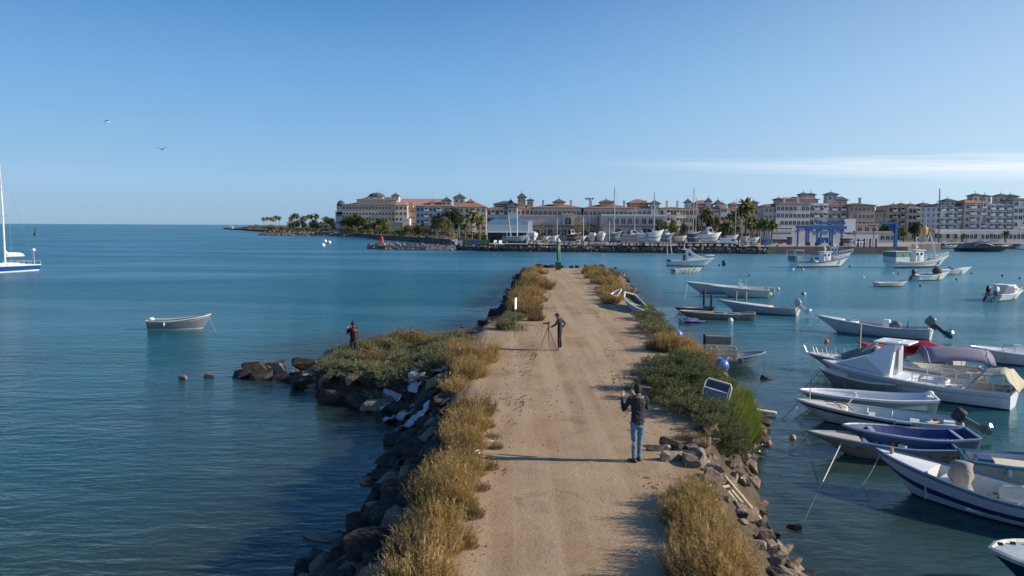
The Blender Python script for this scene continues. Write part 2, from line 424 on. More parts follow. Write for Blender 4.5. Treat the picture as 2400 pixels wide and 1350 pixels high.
pier = link('pier', np_mesh('pier', vs, q, gm, attr={'crest': sd1.reshape(-1)})); tag(pier, kind='structure')

# ------------------------------------------------------------ water
xs2 = [-6.2e4, -3e4, -1.2e4, -5e3, -2e3, -900, -400, -220, -130, -80, -50]; x = -34.0
while x < 34: xs2.append(x); x += .6
xs2 += [38, 50, 80, 130, 220, 400, 900, 2e3, 5e3, 1.2e4, 3e4, 6.2e4]
ys2 = [-3000, -500, -120, -50]; y = -34.0
while y < 125: ys2.append(y); y += .6
ys2 += [140, 160, 200, 260, 340, 480, 700, 1100, 2e3, 5e3, 1.2e4, 3e4, 6.2e4]
WX, WY = np.meshgrid(xs2, ys2); dep = np.clip(WZ-ground_h(WX, WY), 0, 9)
dep = np.where((np.abs(WX) > 60) | (WY > 130) | (WY < -60), 4, dep)
wv = np.stack([WX, WY, np.full(WX.shape, WZ)], -1).reshape(-1, 3)
idx = np.arange(WX.size).reshape(WX.shape)
wq = np.stack([idx[:-1, :-1], idx[:-1, 1:], idx[1:, 1:], idx[1:, :-1]], -1).reshape(-1, 4)
wm = bpy.data.materials.new('harbour_water'); wm.use_nodes = True; t = wm.node_tree; t.nodes.clear()
tco = GN('ShaderNodeTexCoord'); geo = GN('ShaderNodeNewGeometry')
da = GN('ShaderNodeAttribute', attribute_name='depth')
def mth(op, a, b_=None, clamp=False):
    n = GN('ShaderNodeMath', operation=op); n.use_clamp = clamp
    for i, v in enumerate((a, b_)):
        if v is None: continue
        if isinstance(v, (int, float)): n.inputs[i].default_value = v
        else: t.links.new(v, n.inputs[i])
    return n.outputs[0]
def mapn(scale, rz=0):
    n = GN('ShaderNodeMapping'); n.inputs['Scale'].default_value = scale; n.inputs['Rotation'].default_value = (0, 0, rz); t.links.new(tco.outputs['Object'], n.inputs[0]); return n.outputs[0]
h1 = tnoise(1.0, 4, .55, vec=mapn((.9, 2.3, 1), R(8)), dist=.4)
h2 = tnoise(1.0, 3, .6, vec=mapn((.22, .62, 1), R(-6)), dist=.3)
h3 = tnoise(1.0, 4, .65, vec=mapn((2.6, 6.5, 1), R(15)), dist=.3)
# wind patches: calm and ruffled areas
gust = mrange(tnoise(1.0, 4, .55, vec=mapn((.012, .045, 1), R(4)), dist=.8), .38, .60, .35, 1.5)
hh = mth('ADD', mth('ADD', mth('MULTIPLY', h1, .11), mth('MULTIPLY', h2, .19)), mth('MULTIPLY', h3, .034))
bp = GN('ShaderNodeBump'); bp.inputs['Distance'].default_value = 1.0; t.links.new(hh, bp.inputs['Height'])
near = mrange(da.outputs['Fac'], 0, 1.5, .45, 1)
sx = GN('ShaderNodeSeparateXYZ'); t.links.new(tco.outputs['Object'], sx.inputs[0])
shel = mrange(sx.outputs[0], 4, 12, 1.0, .62)      # sheltered mooring side is calmer
near2 = mrange(sx.outputs[1], 10, 60, .55, 1.3)
t.links.new(mth('MULTIPLY', mth('MULTIPLY', mth('MULTIPLY', gust, near), shel), near2), bp.inputs['Strength'])
gl = GN('ShaderNodeBsdfGlossy'); t.links.new(mrange(sx.outputs[1], 20, 140, .05, .20), gl.inputs['Roughness']); gl.inputs['Color'].default_value = (.86, .95, .97, 1); t.links.new(bp.outputs[0], gl.inputs['Normal'])
df = GN('ShaderNodeBsdfDiffuse'); t.links.new(bp.outputs[0], df.inputs['Normal'])
deepc = ramp(tnoise(1.0, 4, .6, vec=mapn((.02, .05, 1))), (.009, .098, .148), (.016, .130, .178), .35, .65)
# near water greener; basin colour brightened in place of the bright sky's reflection
gr = mth('MULTIPLY', mrange(sx.outputs[1], 70, 12, 0, 1), mrange(tnoise(1.0, 4, .6, vec=mapn((.07, .11, 1))), .3, .62, .75, 1))
deepc = mixc(mth('MULTIPLY', mth('MULTIPLY', mrange(sx.outputs[0], 3, 16), mrange(sx.outputs[1], 15, 100)), .9), deepc, (.060, .195, .250))
deepc = mixc(gr, deepc, (.008, .050, .040))
shal = mrange(da.outputs['Fac'], .1, 2.6, 1, 0)
col = mixc(mth('MULTIPLY', shal, .8), deepc, (.056, .068, .043))
t.links.new(col, df.inputs['Color'])
tr = GN('ShaderNodeBsdfTransparent'); tr.inputs[0].default_value = (.72, .86, .80, 1)
opac = mth('SUBTRACT', 1.0, mth('POWER', 2.718, mth('MULTIPLY', da.outputs['Fac'], -1.25)), True)
body = GN('ShaderNodeMixShader'); t.links.new(opac, body.inputs[0]); t.links.new(tr.outputs[0], body.inputs[1]); t.links.new(df.outputs[0], body.inputs[2])
fr = GN('ShaderNodeFresnel'); fr.inputs['IOR'].default_value = 1.33; t.links.new(bp.outputs[0], fr.inputs['Normal'])
frc = mth('MINIMUM', mth('MULTIPLY', fr.outputs[0], .85), .44)
ms = GN('ShaderNodeMixShader'); t.links.new(frc, ms.inputs[0]); t.links.new(body.outputs[0], ms.inputs[1]); t.links.new(gl.outputs[0], ms.inputs[2])
om = GN('ShaderNodeOutputMaterial'); t.links.new(ms.outputs[0], om.inputs[0])
water = link('water', np_mesh('water', wv, wq, wm, attr={'depth': dep.reshape(-1)})); tag(water, kind='structure')
sb = MB().add([(-6e4, -2900, -8), (6e4, -2900, -8), (6e4, 6e4, -8), (-6e4, 6e4, -8)], [(0,1,2,3)]).build('seabed', mat('silt', (.04, .05, .04), .95, .2, .2)); tag(sb, kind='structure')

# ------------------------------------------------------------ stones
def rock_mesh(seed, mt, flat=.62, n=20, b=.05):
    rnd = random.Random(seed); bm = bmesh.new()
    for i in range(n):
        p = Vector((rnd.uniform(-1, 1), rnd.uniform(-1, 1), rnd.uniform(-1, 1)))
        p = p/max(abs(c) for c in p)*rnd.uniform(.70, 1.0) if rnd.random() < .75 else p.normalized()*rnd.uniform(.8, 1)
        bm.verts.new((p.x*.5*rnd.uniform(.8, 1.1), p.y*.5*rnd.uniform(.6, .85), p.z*.5*flat))
    r = bmesh.ops.convex_hull(bm, input=bm.verts)
    for v in [v for v in bm.verts if not v.link_faces]: bm.verts.remove(v)
    bmesh.ops.bevel(bm, geom=list(bm.edges), offset=.022, segments=1, affect='EDGES', clamp_overlap=True)
    for v in bm.verts: v.co *= 1+.22*noise.noise(v.co*3.1+Vector((seed, 0, 0)))
    bmesh.ops.recalc_face_normals(bm, faces=bm.faces)
    me = bpy.data.meshes.new('rock'); bm.to_mesh(me); bm.free(); me.materials.append(mt); return me
def rockmat(name, a, b_, wetc=(.02, .02, .02)):
    m = mat(name, a, .9, .3, 3.5, 1.0, c2=b_, bsc=4, dirt=(tuple(x*1.8 for x in b_), 7, .60), detail=9, spec=.2); return m
rk_d = rockmat('dark_rock', (.020, .018, .017), (.066, .054, .044))
rk_b = rockmat('brown_rock', (.12, .085, .06), (.25, .19, .14))
rk_g = rockmat('grey_rock', (.13, .11, .09), (.27, .23, .18))
ROCKS = {k: [rock_mesh(s+10*j, m) for s in range(6)] for j, (k, m) in enumerate((('d', rk_d), ('b', rk_b), ('g', rk_g)))}
def rock(kind, loc, size, rnd, parent=pier, stretch=1.0, rz=None, tilt=.35, label=None):
    o = bpy.data.objects.new('rock', rnd.choice(ROCKS[kind])); COL.objects.link(o)
    if parent: o.parent = parent
    o.location = loc; o.rotation_euler = (rnd.uniform(-tilt, tilt), rnd.uniform(-tilt, tilt), rnd.uniform(0, 6.28) if rz is None else rz)
    o.scale = (size*stretch, size, size*rnd.uniform(.8, 1.15))
    return o
def poly_at(poly, t):   # point at fraction t of a polyline
    ls = [math.dist(poly[i], poly[i+1]) for i in range(len(poly)-1)]; T = t*sum(ls)
    for i, l in enumerate(ls):
        if T <= l: k = T/max(l, 1e-9); return (poly[i][0]+(poly[i+1][0]-poly[i][0])*k, poly[i][1]+(poly[i+1][1]-poly[i][1])*k)
        T -= l
    return poly[-1]
rnd = random.Random(5)
def bank(cp, wp, n, rows, kinds, s0, s1, jitter=.35):
    for i in range(n):
        t = (i+rnd.random())/n; a = Vector(poly_at(cp, t)); c = Vector(poly_at(wp, t))
        for r in rows:
            k = r+rnd.uniform(-.14, .14); p = a.lerp(c, k)+Vector((rnd.uniform(-jitter, jitter), rnd.uniform(-jitter, jitter)))
            s = rnd.uniform(s0, s1)
            z = gh(p.x, p.y)
            rock(rnd.choice(kinds), (p.x, p.y, max(z, WZ-.25)+s*.07), s, rnd, stretch=rnd.uniform(1, 1.5))
bank(cl_[:7], wl_[:8], 30, (.18, .40, .62, .84, 1.04), 'ddddb', .35, .95)          # near left bank
bank(cl_[6:11], wl_[8:12], 20, (.15, .5, .8, 1.05), 'dddb', .45, 1.05)                # south side of the headland
bank(cl_[13:20], wl_[17:23], 20, (.25, .55, .8, 1.02), 'ddd', .6, 1.3)             # far left bank
bank(cr_[:9], wr_[:10], 15, (.8, 1.0), 'ddb', .4, .9)                          # far right bank
bank(cr_[9:12], wr_[9:13], 13, (-.15, .05, .25, .45, .65, .85, 1.02), 'bbgbd', .22, .68, .3)  # rubble near the boats
bank(cr_[12:16], wr_[13:18], 13, (.3, .55, .8, 1.0), 'bbgd', .18, .55, .3)
bank(cl_[12:15], wl_[14:18], 16, (.1, .5, .95), 'dbg', .15, .5)
# end of the pier
for i in range(9):
    p = at_z(1262+i*19+rnd.uniform(-5, 5), 626.5, -.1); rock('d', (p.x, p.y+rnd.uniform(0, 1.2), -.05), rnd.uniform(.7, 1.3), rnd)
# pebbles and clods scattered on the track: too many to count
mb = MB()
for i in range(3200):
    t_ = rnd.random()**1.6; y = 9+t_*60; a = at_z(1335, 1350).x
    side = rnd.choice((-1, 1)) if rnd.random() < .75 else 0
    cx = 1.0+.075*(y-11.5)
    x = cx+(side*(1.5+rnd.random()**1.5*1.2) if side else rnd.uniform(-1.5, 1.5))
    s = rnd.uniform(.012, .05)*(1 if side else .6); z = 0.0
    mb.add([(x-s, y-s*.6, z-.02), (x+s, y-s*.7, z-.02), (x+s*.7, y+s*.8, z-.02), (x-s*.8, y+s*.7, z-.02), (x+rnd.uniform(-.3, .3)*s, y, z+s*.8)], [(0,1,4),(1,2,4),(2,3,4),(3,0,4)])
pb = mb.build('pebbles', rk_b, pier); tag(pb, kind='stuff')
# ------------------------------------------------------------ plants
class LeafSet:
    def __init__(s): s.v = []; s.f = []; s.c = []
    def tri(s, a, b, c, col): i = len(s.v); s.v += [a, b, c]; s.f.append((i, i+1, i+2)); s.c += [col]*3
    def quad(s, a, b, c, d, col): i = len(s.v); s.v += [a, b, c, d]; s.f.append((i, i+1, i+2, i+3)); s.c += [col]*4
    def mesh(s, name, m):
        me = bpy.data.meshes.new(name); me.from_pydata([tuple(v) for v in s.v], [], s.f)
        a = me.attributes.new('v', 'FLOAT', 'POINT'); a.data.foreach_set('value', s.c); me.materials.append(m); me.update(); return me
def rv(r): 
    while True:
        v = Vector((r.uniform(-1, 1), r.uniform(-1, 1), r.uniform(-1, 1)))
        if .05 < v.length < 1: return v.normalized()
def plume_bush(seed, m, n=260, h=.8, rad=.55, wd=.011, twigs=9, lean=.55):
    """dry shrub: many thin upright plumes fanning from the base"""
    r = random.Random(seed); s = LeafSet()
    for i in range(n):
        a = r.uniform(0, 6.283); q = math.sqrt(r.random()); base = Vector((math.cos(a)*q*rad*.75, math.sin(a)*q*rad*.75, 0))
        out = Vector((math.cos(a), math.sin(a), 0)); ln = h*(1-.45*q*q)*r.uniform(.65, 1.15)*(1+.25*math.sin(a*3+seed))
        d = (Vector((0, 0, 1))+out*(q*lean+r.uniform(-.1, .25))+Vector((r.uniform(-.2, .2), r.uniform(-.2, .2), 0))).normalized()
        p = base; col = min(1, max(0, r.gauss(.5, .2))); side = d.cross(rv(r)).normalized(); pts = [p]
        for k in range(3):
            d = (d+Vector((0, 0, .14))+rv(r)*.20).normalized(); p = p+d*ln/3; pts.append(p)
        w0 = wd*r.uniform(.7, 1.3)
        for k in range(3):
            wa = w0*(1-k/3.3); wb = w0*(1-(k+1)/3.3)
            s.quad(pts[k]-side*wa, pts[k]+side*wa, pts[k+1]+side*wb, pts[k+1]-side*wb, col*.7)
        for k in range(twigs):
            u = r.uniform(.3, .98); j = min(2, int(u*3)); b0 = pts[j].lerp(pts[j+1], u*3-j)
            td = (d*r.uniform(.4, 1.0)+rv(r)*.85+Vector((0, 0, .25))).normalized(); tl = ln*r.uniform(.08, .20); sd_ = td.cross(rv(r)).normalized()*w0*r.uniform(.9, 1.7)
            c2 = min(1, max(0, col+r.uniform(-.18, .3)))
            s.tri(b0-sd_*.6, b0+sd_*.6, b0+td*tl, c2)
    return s.mesh('shrub', m)
def leaf_bush(seed, m, n=210, h=.7, rad=.8, leaf=.030, per=17):
    """rounded salt bush: leafy tips over a lumpy mound"""
    r = random.Random(seed); s = LeafSet()
    lumps = [(Vector((r.uniform(-.55, .55)*rad, r.uniform(-.55, .55)*rad, r.uniform(.2, .6)*h)), r.uniform(.35, .6)*rad) for _ in range(7)]
    for i in range(n):
        c, rr = r.choice(lumps); d = rv(r); d.z = abs(d.z)*.9+.05; d.normalize()
        tip = c+Vector((d.x*rr, d.y*rr, d.z*rr*.75))*r.uniform(.72, 1.08)
        if tip.z < .03: continue
        col = min(1, max(0, r.gauss(.5, .22)))
        st = tip-d*rr*.5; sd_ = d.cross(rv(r)).normalized()*.006
        s.tri(st-sd_, st+sd_, tip, .15)
        for k in range(per):
            b0 = tip.lerp(st, r.random()**1.4*.9)+rv(r)*leaf*.9
            ld = (d*.8+rv(r)*.9+Vector((0, 0, .35))).normalized(); sdv = ld.cross(rv(r)).normalized(); l = leaf*r.uniform(.8, 1.7); w_ = leaf*r.uniform(.28, .45)
            c2 = min(1, max(0, col+r.uniform(-.25, .25)))
            s.quad(b0, b0+ld*l*.5+sdv*w_, b0+ld*l, b0+ld*l*.5-sdv*w_, c2)
    return s.mesh('shrub', m)
def grass_tuft(seed, m, n=420, h=.8, rad=.4, wd=.009):
    r = random.Random(seed); s = LeafSet()
    for i in range(n):
        a = r.uniform(0, 6.283); q = math.sqrt(r.random())*rad; p = Vector((math.cos(a)*q, math.sin(a)*q, 0)); ln = h*r.uniform(.5, 1.1)
        d = (Vector((0, 0, 1))+Vector((math.cos(a), math.sin(a), 0))*r.uniform(0, .5)).normalized(); side = d.cross(rv(r)).normalized(); col = r.random(); w0 = wd*r.uniform(.7, 1.4)
        for k in range(3):
            p2 = p+d*ln/3; wb = w0*(1-(k+1)/3.05); wa = w0*(1-k/3.05)
            s.quad(p-side*wa, p+side*wa, p2+side*wb, p2-side*wb, min(1, col*(.6+k*.25))); p = p2
            d = (d+Vector((math.cos(a), math.sin(a), -.3))*r.uniform(0, .25)).normalized()
    return s.mesh('grass', m)
gold = leafmat('golden_twigs', (.16, .10, .038), (.62, .44, .17), (.28, .185, .075), .30)
olive = leafmat('olive_twigs', (.085, .068, .030), (.30, .235, .095), (.20, .115, .055), .25)
sage = leafmat('sage_leaves', (.060, .072, .036), (.27, .28, .145), (.19, .19, .10), .2)
deepg = leafmat('green_leaves', (.045, .062, .028), (.175, .200, .080), (.17, .160, .075), .2)
lime = leafmat('fresh_grass', (.07, .11, .02), (.26, .30, .06), None, .35)
GOLD = [plume_bush(i, gold, 310, .80, .55, .0075, 17, .85) for i in range(6)]
OLIV = [plume_bush(20+i, olive, 280, .72, .55, .0085, 15, 1.0) for i in range(3)]
SAGE = [leaf_bush(40+i, sage) for i in range(4)]
DEEP = [leaf_bush(60+i, deepg) for i in range(4)]
FARG = [plume_bush(80+i, gold, 190, .78, .6, .017, 12, 1.0) for i in range(3)]
FARO = [plume_bush(90+i, olive, 190, .72, .6, .018, 12, 1.1) for i in range(2)]
GRAS = [grass_tuft(i, lime) for i in range(3)]
prnd = random.Random(11)
def plant(meshes, x, y, size, label, group, cat='bush', name='shrub', z=None, sc=(1, 1)):
    me_ = prnd.choice(meshes)
    if name == 'shrub': name = {gold: 'golden_shrub', olive: 'dry_shrub', sage: 'salt_bush', deepg: 'green_bush'}[me_.materials[0]]
    o = bpy.data.objects.new(name, me_); COL.objects.link(o)
    zz = gh(x, y) if z is None else z
    o.location = (x, y, zz-.06); o.rotation_euler = (prnd.uniform(-.08, .08), prnd.uniform(-.08, .08), prnd.uniform(0, 6.28))
    o.scale = (size*sc[0]*prnd.uniform(.85, 1.15), size*sc[0]*prnd.uniform(.85, 1.15), size*sc[1]*prnd.uniform(.7, 1.2))
    tag(o, label, cat, group); return o
def strip(inner, outer, n, meshes, s0, s1, label, group, cat='bush', z=0):
    """plants filling the band between two pixel polylines on the ground"""
    ip = [P2(p, z) for p in inner]; op = [P2(p, z) for p in outer]
    for i in range(n):
        t_ = (i+prnd.random())/n; a = poly_at(ip, t_); c = poly_at(op, t_); k = prnd.random()
        x = a[0]+(c[0]-a[0])*k; y = a[1]+(c[1]-a[1])*k
        plant(meshes, x, y, prnd.uniform(s0, s1), label, group, cat)
# left edge, near: golden shrubs from the frame edge up to the headland
strip([(1018,1390),(1045,1300),(1075,1180),(1115,1110),(1105,1060),(1130,1000),(1122,960)], [(975,1390),(995,1290),(1025,1200),(1040,1120),(1060,1060),(1075,1000),(1080,950)], 34, GOLD+GOLD+OLIV, .40, .92,
      'golden dry shrub in the thick row along the near left edge of the track', 'golden shrubs along the near left edge')
strip([(960,1390),(985,1300),(1015,1210),(1035,1140),(1045,1080)], [(930,1390),(955,1310),(990,1220),(1010,1150),(1030,1090)], 9, OLIV, .6, .85,
      'grey brown twiggy shrub hanging over the rocks on the outer side of the golden row', 'grey twiggy shrubs above the left rocks')
strip([(1140,900),(1130,870),(1135,845),(1110,825)], [(1060,905),(1065,875),(1060,850),(1060,825)], 9, GOLD, .9, 1.2,
      'large golden shrub at the root of the headland beside the track', 'golden shrubs at the root of the headland')
# headland: sage green salt bushes
hp = [P2(p, HZ) for p in [(775,868),(830,890),(900,900),(980,910),(1060,915),(1110,880),(1110,830),(1000,808),(930,815),(850,832)]]
k = 0
while k < 52:
    x = prnd.uniform(-8.5, -1); y = prnd.uniform(22, 40)
    d_, i_ = seg_dist(np.array([x]), np.array([y]), hp)
    if not i_[0]: continue
    k += 1; u = k % 6
    plant(SAGE if u else OLIV, x, y, prnd.uniform(.95, 1.5), 'sage green salt bush in the dense patch covering the headland' if u else 'brown dry bush among the sage bushes on the headland',
          'sage bushes on the headland' if u else 'brown bushes on the headland', sc=(1, .85))
for p, sz, m_, lb in (((900,800), 1.5, OLIV, 'tall brown twiggy bush behind the walker with the backpack'), ((960,790), 1.9, OLIV, 'highest brown bush in the middle of the headland skyline'), ((1040,800), 1.2, OLIV, 'brown green bush near the landward end of the headland skyline')):
    a = at_z(p[0], p[1]+12, HZ)
    for j in range(3): plant(m_, a.x+prnd.uniform(-.5, .5), a.y-1.5+prnd.uniform(-.4, .4), sz*.8, lb, lb.replace('bush', 'bushes') if 1 else None)
strip([(780,872),(850,885),(930,896),(1010,908)], [(775,885),(850,900),(930,912),(1000,925)], 15, SAGE, .9, 1.25, 'sage green salt bush overhanging the dark rocks on the near side of the headland', 'sage bushes overhanging the headland rocks', z=HZ)
# far left strip beyond the sandy opening
strip([(1262,756),(1250,725),(1272,700),(1290,670),(1290,650),(1262,632)], [(1160,785),(1195,740),(1215,705),(1228,680),(1232,655),(1232,632)], 40, FARG+GOLD[:1]+FARO, .7, 1.35,
      'golden shrub on the far left verge between the signpost and the end of the pier', 'golden shrubs on the far left verge')
strip([(1245,768),(1225,745),(1232,715)], [(1150,788),(1180,765),(1200,735)], 9, SAGE, .8, 1.2, 'green bush low around the foot of the white signpost', 'green bushes around the signpost')
strip([(1225,720),(1235,690),(1245,660)], [(1200,715),(1212,690),(1225,655)], 8, FARO, .9, 1.4, 'dark grey twiggy bush on the seaward side of the far left verge', 'dark bushes on the far left verge')
# right verge, far
strip([(1360,632),(1385,655),(1412,690),(1425,715)], [(1405,630),(1440,655),(1470,690),(1480,720)], 34, FARG+FARO+SAGE[:1], .75, 1.4, 'golden brown shrub on the far right verge beyond the stranded boat', 'golden shrubs on the far right verge')
strip([(1490,742),(1525,790)], [(1535,742),(1575,795)], 12, SAGE+DEEP[:1], .9, 1.3, 'green bush on the right verge just behind the stranded boat', 'green bushes beside the stranded boat')
strip([(1492,698),(1535,748)], [(1505,705),(1548,756)], 7, SAGE, .8, 1.1, 'low green bush on the slope outside the stranded boat', 'green bushes outside the stranded boat')
# right verge, the big green mass with golden tops
strip([(1535,822),(1560,800),(1590,795)], [(1620,850),(1650,845),(1650,835)], 14, GOLD+OLIV, .8, 1.15, 'orange gold shrub crowning the big green thicket on the right', 'golden shrubs on top of the right thicket')
strip([(1535,850),(1530,900),(1545,950)], [(1640,850),(1680,890),(1700,935)], 34, DEEP+SAGE[:1], .8, 1.25, 'dark green bush in the big thicket on the right of the track', 'green bushes of the right thicket')
strip([(1560,955),(1620,985),(1680,1010)], [(1700,940),(1720,975),(1752,1010)], 26, DEEP, .75, 1.05, 'dark green bush at the near end of the right thicket above the rubble', 'green bushes above the rubble')
strip([(1590,860),(1640,880)], [(1660,880),(1690,900)], 5, OLIV, .8, 1.0, 'rusty brown bush on the water side of the right thicket', 'rusty bushes of the right thicket')
for i in range(22):
    a = at_z(prnd.uniform(1690, 1770), prnd.uniform(935, 1030), -1.0)
    plant(GRAS, a.x, a.y, prnd.uniform(.7, 1.1), 'bright green tall grass tuft at the waterline below the dumped metal panel', 'bright grass tufts at the waterline', 'grass', 'grass_tuft')
# right verge, near
strip([(1600,1180),(1592,1240),(1600,1300),(1612,1400)], [(1650,1165),(1690,1235),(1708,1300),(1728,1400)], 27, GOLD+GOLD+OLIV, .42, .9, 'golden dry shrub in the big clump along the near right edge of the track', 'golden shrubs along the near right edge')
strip([(1590,1020),(1600,1060)], [(1640,1000),(1650,1040)], 4, OLIV, .3, .45, 'small dry weed among the rubble stones on the right bank', 'weeds among the right rubble')
strip([(1135,980),(1150,1050),(1140,1100),(1100,1200),(1075,1300)], [(1150,980),(1165,1050),(1150,1100),(1115,1200),(1095,1300)], 10, OLIV, .2, .4, 'small dry weed creeping onto the track from the left verge', 'small weeds on the left edge')
# ------------------------------------------------------------ far shore ground and stones
rk_f0 = mat('shore_rubble', (.03,.027,.024), .95, .5, .8, .6, c2=(.17,.13,.10))
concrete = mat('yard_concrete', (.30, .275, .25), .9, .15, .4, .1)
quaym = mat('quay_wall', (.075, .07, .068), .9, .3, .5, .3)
shoresoil = mat('shore_soil', (.10, .085, .05), .95, .35, .25, .3, c2=(.20, .17, .10))
def wl(pts): return [(wat(*p).x, wat(*p).y) for p in pts]
def slab(name, poly, z0, z1, m, top=None):
    b_ = MB(); n = len(poly); b_.prism(poly, z0, z1); b_.mi = [0]*len(b_.f); b_.mi[1] = 1
    o = fixn(b_.build(name, [m, top or m])); return tag(o, kind='structure')
front = [(1066,585),(1150,588),(1300,590),(1500,592),(1700,594),(1800,595)]
yard = wl(front)
yard_poly = yard+[(yard[-1][0]+2, yard[-1][1]+1), (at_y(1860, 560, 300).x+14, 300), (at_y(1040, 560, 420).x, 420), (at_y(1066, 560, 235).x, 235)]
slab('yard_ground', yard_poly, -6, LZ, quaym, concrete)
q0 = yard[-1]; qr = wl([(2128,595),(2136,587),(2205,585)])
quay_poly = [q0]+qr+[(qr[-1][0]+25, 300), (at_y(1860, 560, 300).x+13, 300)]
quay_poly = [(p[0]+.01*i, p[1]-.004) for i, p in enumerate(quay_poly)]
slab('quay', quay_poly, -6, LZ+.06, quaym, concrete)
mar = [(qr[-1][0]+2, 262), (at_y(2400, 560, 262).x+90, 262), (at_y(2400, 560, 500).x+90, 500), (qr[-1][0]+2, 500)]
slab('marina_promenade', mar, -6, LZ-.06, quaym, concrete)
west = wl([(524,537.2),(600,542),(700,548.5),(850,555.5),(905,562),(985,567),(1064,574)])
west_poly = [(a, b_) for a, b_ in west]+[(west[-1][0]+40, west[-1][1]+10), (at_y(1100, 540, 520).x, 520), (at_y(760, 540, 1500).x, 1500), (at_y(533, 540, 1500).x, 1500)]
slab('headland_ground', west_poly, -6, LZ+.12, rk_f0, shoresoil)
def stones_along(name, pts, n, s0, s1, m, w_=2.0, z0=WZ-.4, z1=LZ, seed=1, parent=None, push=1):
    r = random.Random(seed); bm = bmesh.new(); src = [rock_mesh(i+50, m, .8, 12) for i in range(4)]
    for i in range(n):
        t_ = r.random(); x, y = poly_at(pts, t_); k = r.random()
        s = r.uniform(s0, s1); me = src[i % 4]
        mt = Matrix.Translation((x+r.uniform(-.5, .5), y+k*w_*push, z0+(z1-z0)*k)) @ Matrix.Rotation(r.uniform(0, 6), 4, rv(r)) @ Matrix.Diagonal((s*1.3, s, s, 1))
        ln = len(bm.verts); bm.from_mesh(me); bm.verts.ensure_lookup_table()
        for v in bm.verts[ln:]: v.co = mt @ v.co
    me = bpy.data.meshes.new(name); bm.to_mesh(me); bm.free(); me.materials.append(m)
    o = link(name, me, parent); return tag(o, kind='stuff')
rk_f = mat('breakwater_rock', (.035, .03, .03), .9, .5, 1.3, 0, c2=(.30, .24, .20))
bwl = wl([(862,583),(905,584.5),(1000,586),(1066,586.5)])
bw = tag(fixn(MB().grid([[(x, y-.6, WZ-1) for x, y in bwl], [(x, y+.9, LZ-.9) for x, y in bwl], [(x, y+2.6, LZ-.8) for x, y in bwl], [(x, y+4.4, WZ-1) for x, y in bwl]]).build('breakwater', rk_f)), kind='structure')
stones_along('breakwater_stones', bwl, 330, .6, 1.5, rk_f, 3.5, WZ-.2, LZ-.5, 2, bw)
stones_along('shore_stones', yard, 900, .6, 1.4, rk_f, 1.3, WZ-.3, LZ-.7, 3, None, -1)
stones_along('jetty_stones', wl([(606,551.5),(640,552.2),(760,553.5),(850,555.3)]), 500, .9, 2.6, rk_f, 9, WZ-.4, LZ+.3, 4)
stones_along('headland_stones', west[1:], 1100, .8, 2.2, rk_f, 3, WZ-.5, LZ, 6)
tag(bpy.data.objects['shore_stones'], 'band of dark rubble at the foot of the boatyard quay', 'rocks')
tag(bpy.data.objects['jetty_stones'], 'low dark rubble jetty reaching out left of the resort', 'rocks')
tag(bpy.data.objects['headland_stones'], 'dark rubble along the shrubby headland shore', 'rocks')

# ------------------------------------------------------------ buildings
W = {k: mat('wall_'+k, c, .9, .06, .6) for k, c in dict(white=(.66,.63,.59), cream=(.70,.57,.40), sand=(.54,.44,.33), pink=(.50,.32,.26), orange=(.60,.42,.24), grey=(.47,.45,.45), taupe=(.50,.43,.39), shadeblue=(.40,.45,.50)).items()}  # last wall colour holds the bluish shade of an unlit facade
RF = {k: mat('roof_'+k, c, .9, .18, 1.2, .3, bsc=6) for k, c in dict(red=(.31,.15,.10), pink=(.36,.215,.18), greyteal=(.07,.085,.10), brown=(.15,.095,.075)).items()}  # grey-blue roof tone has the towers' shade and haze in its colour
trim = mat('white_trim', (.68, .66, .62), .8, .05)
shade_cloth = mat('awning_dark', (.05, .05, .06), .9)
WM = {}
def win_mesh(w_, h_, kind):
    k = (round(w_, 1), round(h_, 1), kind)
    if k in WM: return WM[k]
    b_ = MB(); f = .09
    if kind == 'arch':
        n = 6; arc = [(w_/2*math.cos(math.pi*i/n), h_/2-w_*.32+w_*.32*math.sin(math.pi*i/n)) for i in range(n+1)]
        poly = [(-w_/2, -h_/2), (w_/2, -h_/2)]+arc
    else: poly = [(-w_/2, -h_/2), (w_/2, -h_/2), (w_/2, h_/2), (-w_/2, h_/2)]
    out = [(x*(1+2*f/w_), z*(1+2*f/h_)) for x, z in poly]
    b_.cur = 1; b_.yprism(out, -.05, .1)
    b_.cur = 0; b_.yprism(poly, -.055, .05)
    b_.cur = 1; b_.box((0, -.07, 0), (.07, .04, h_*.96)) if kind != 'balc' else None
    if kind == 'balc':
        b_.box((0, -.55, -h_/2+.42), (w_+.5, 1.1, .9)); b_.box((0, -.55, h_/2+.12), (w_+.5, 1.1, .14))
    me = fixn(link('tmp', b_.mesh('window', [glass, trim]))); md = me.data; bpy.data.objects.remove(me); WM[k] = md; return md
WR = random.Random(99)
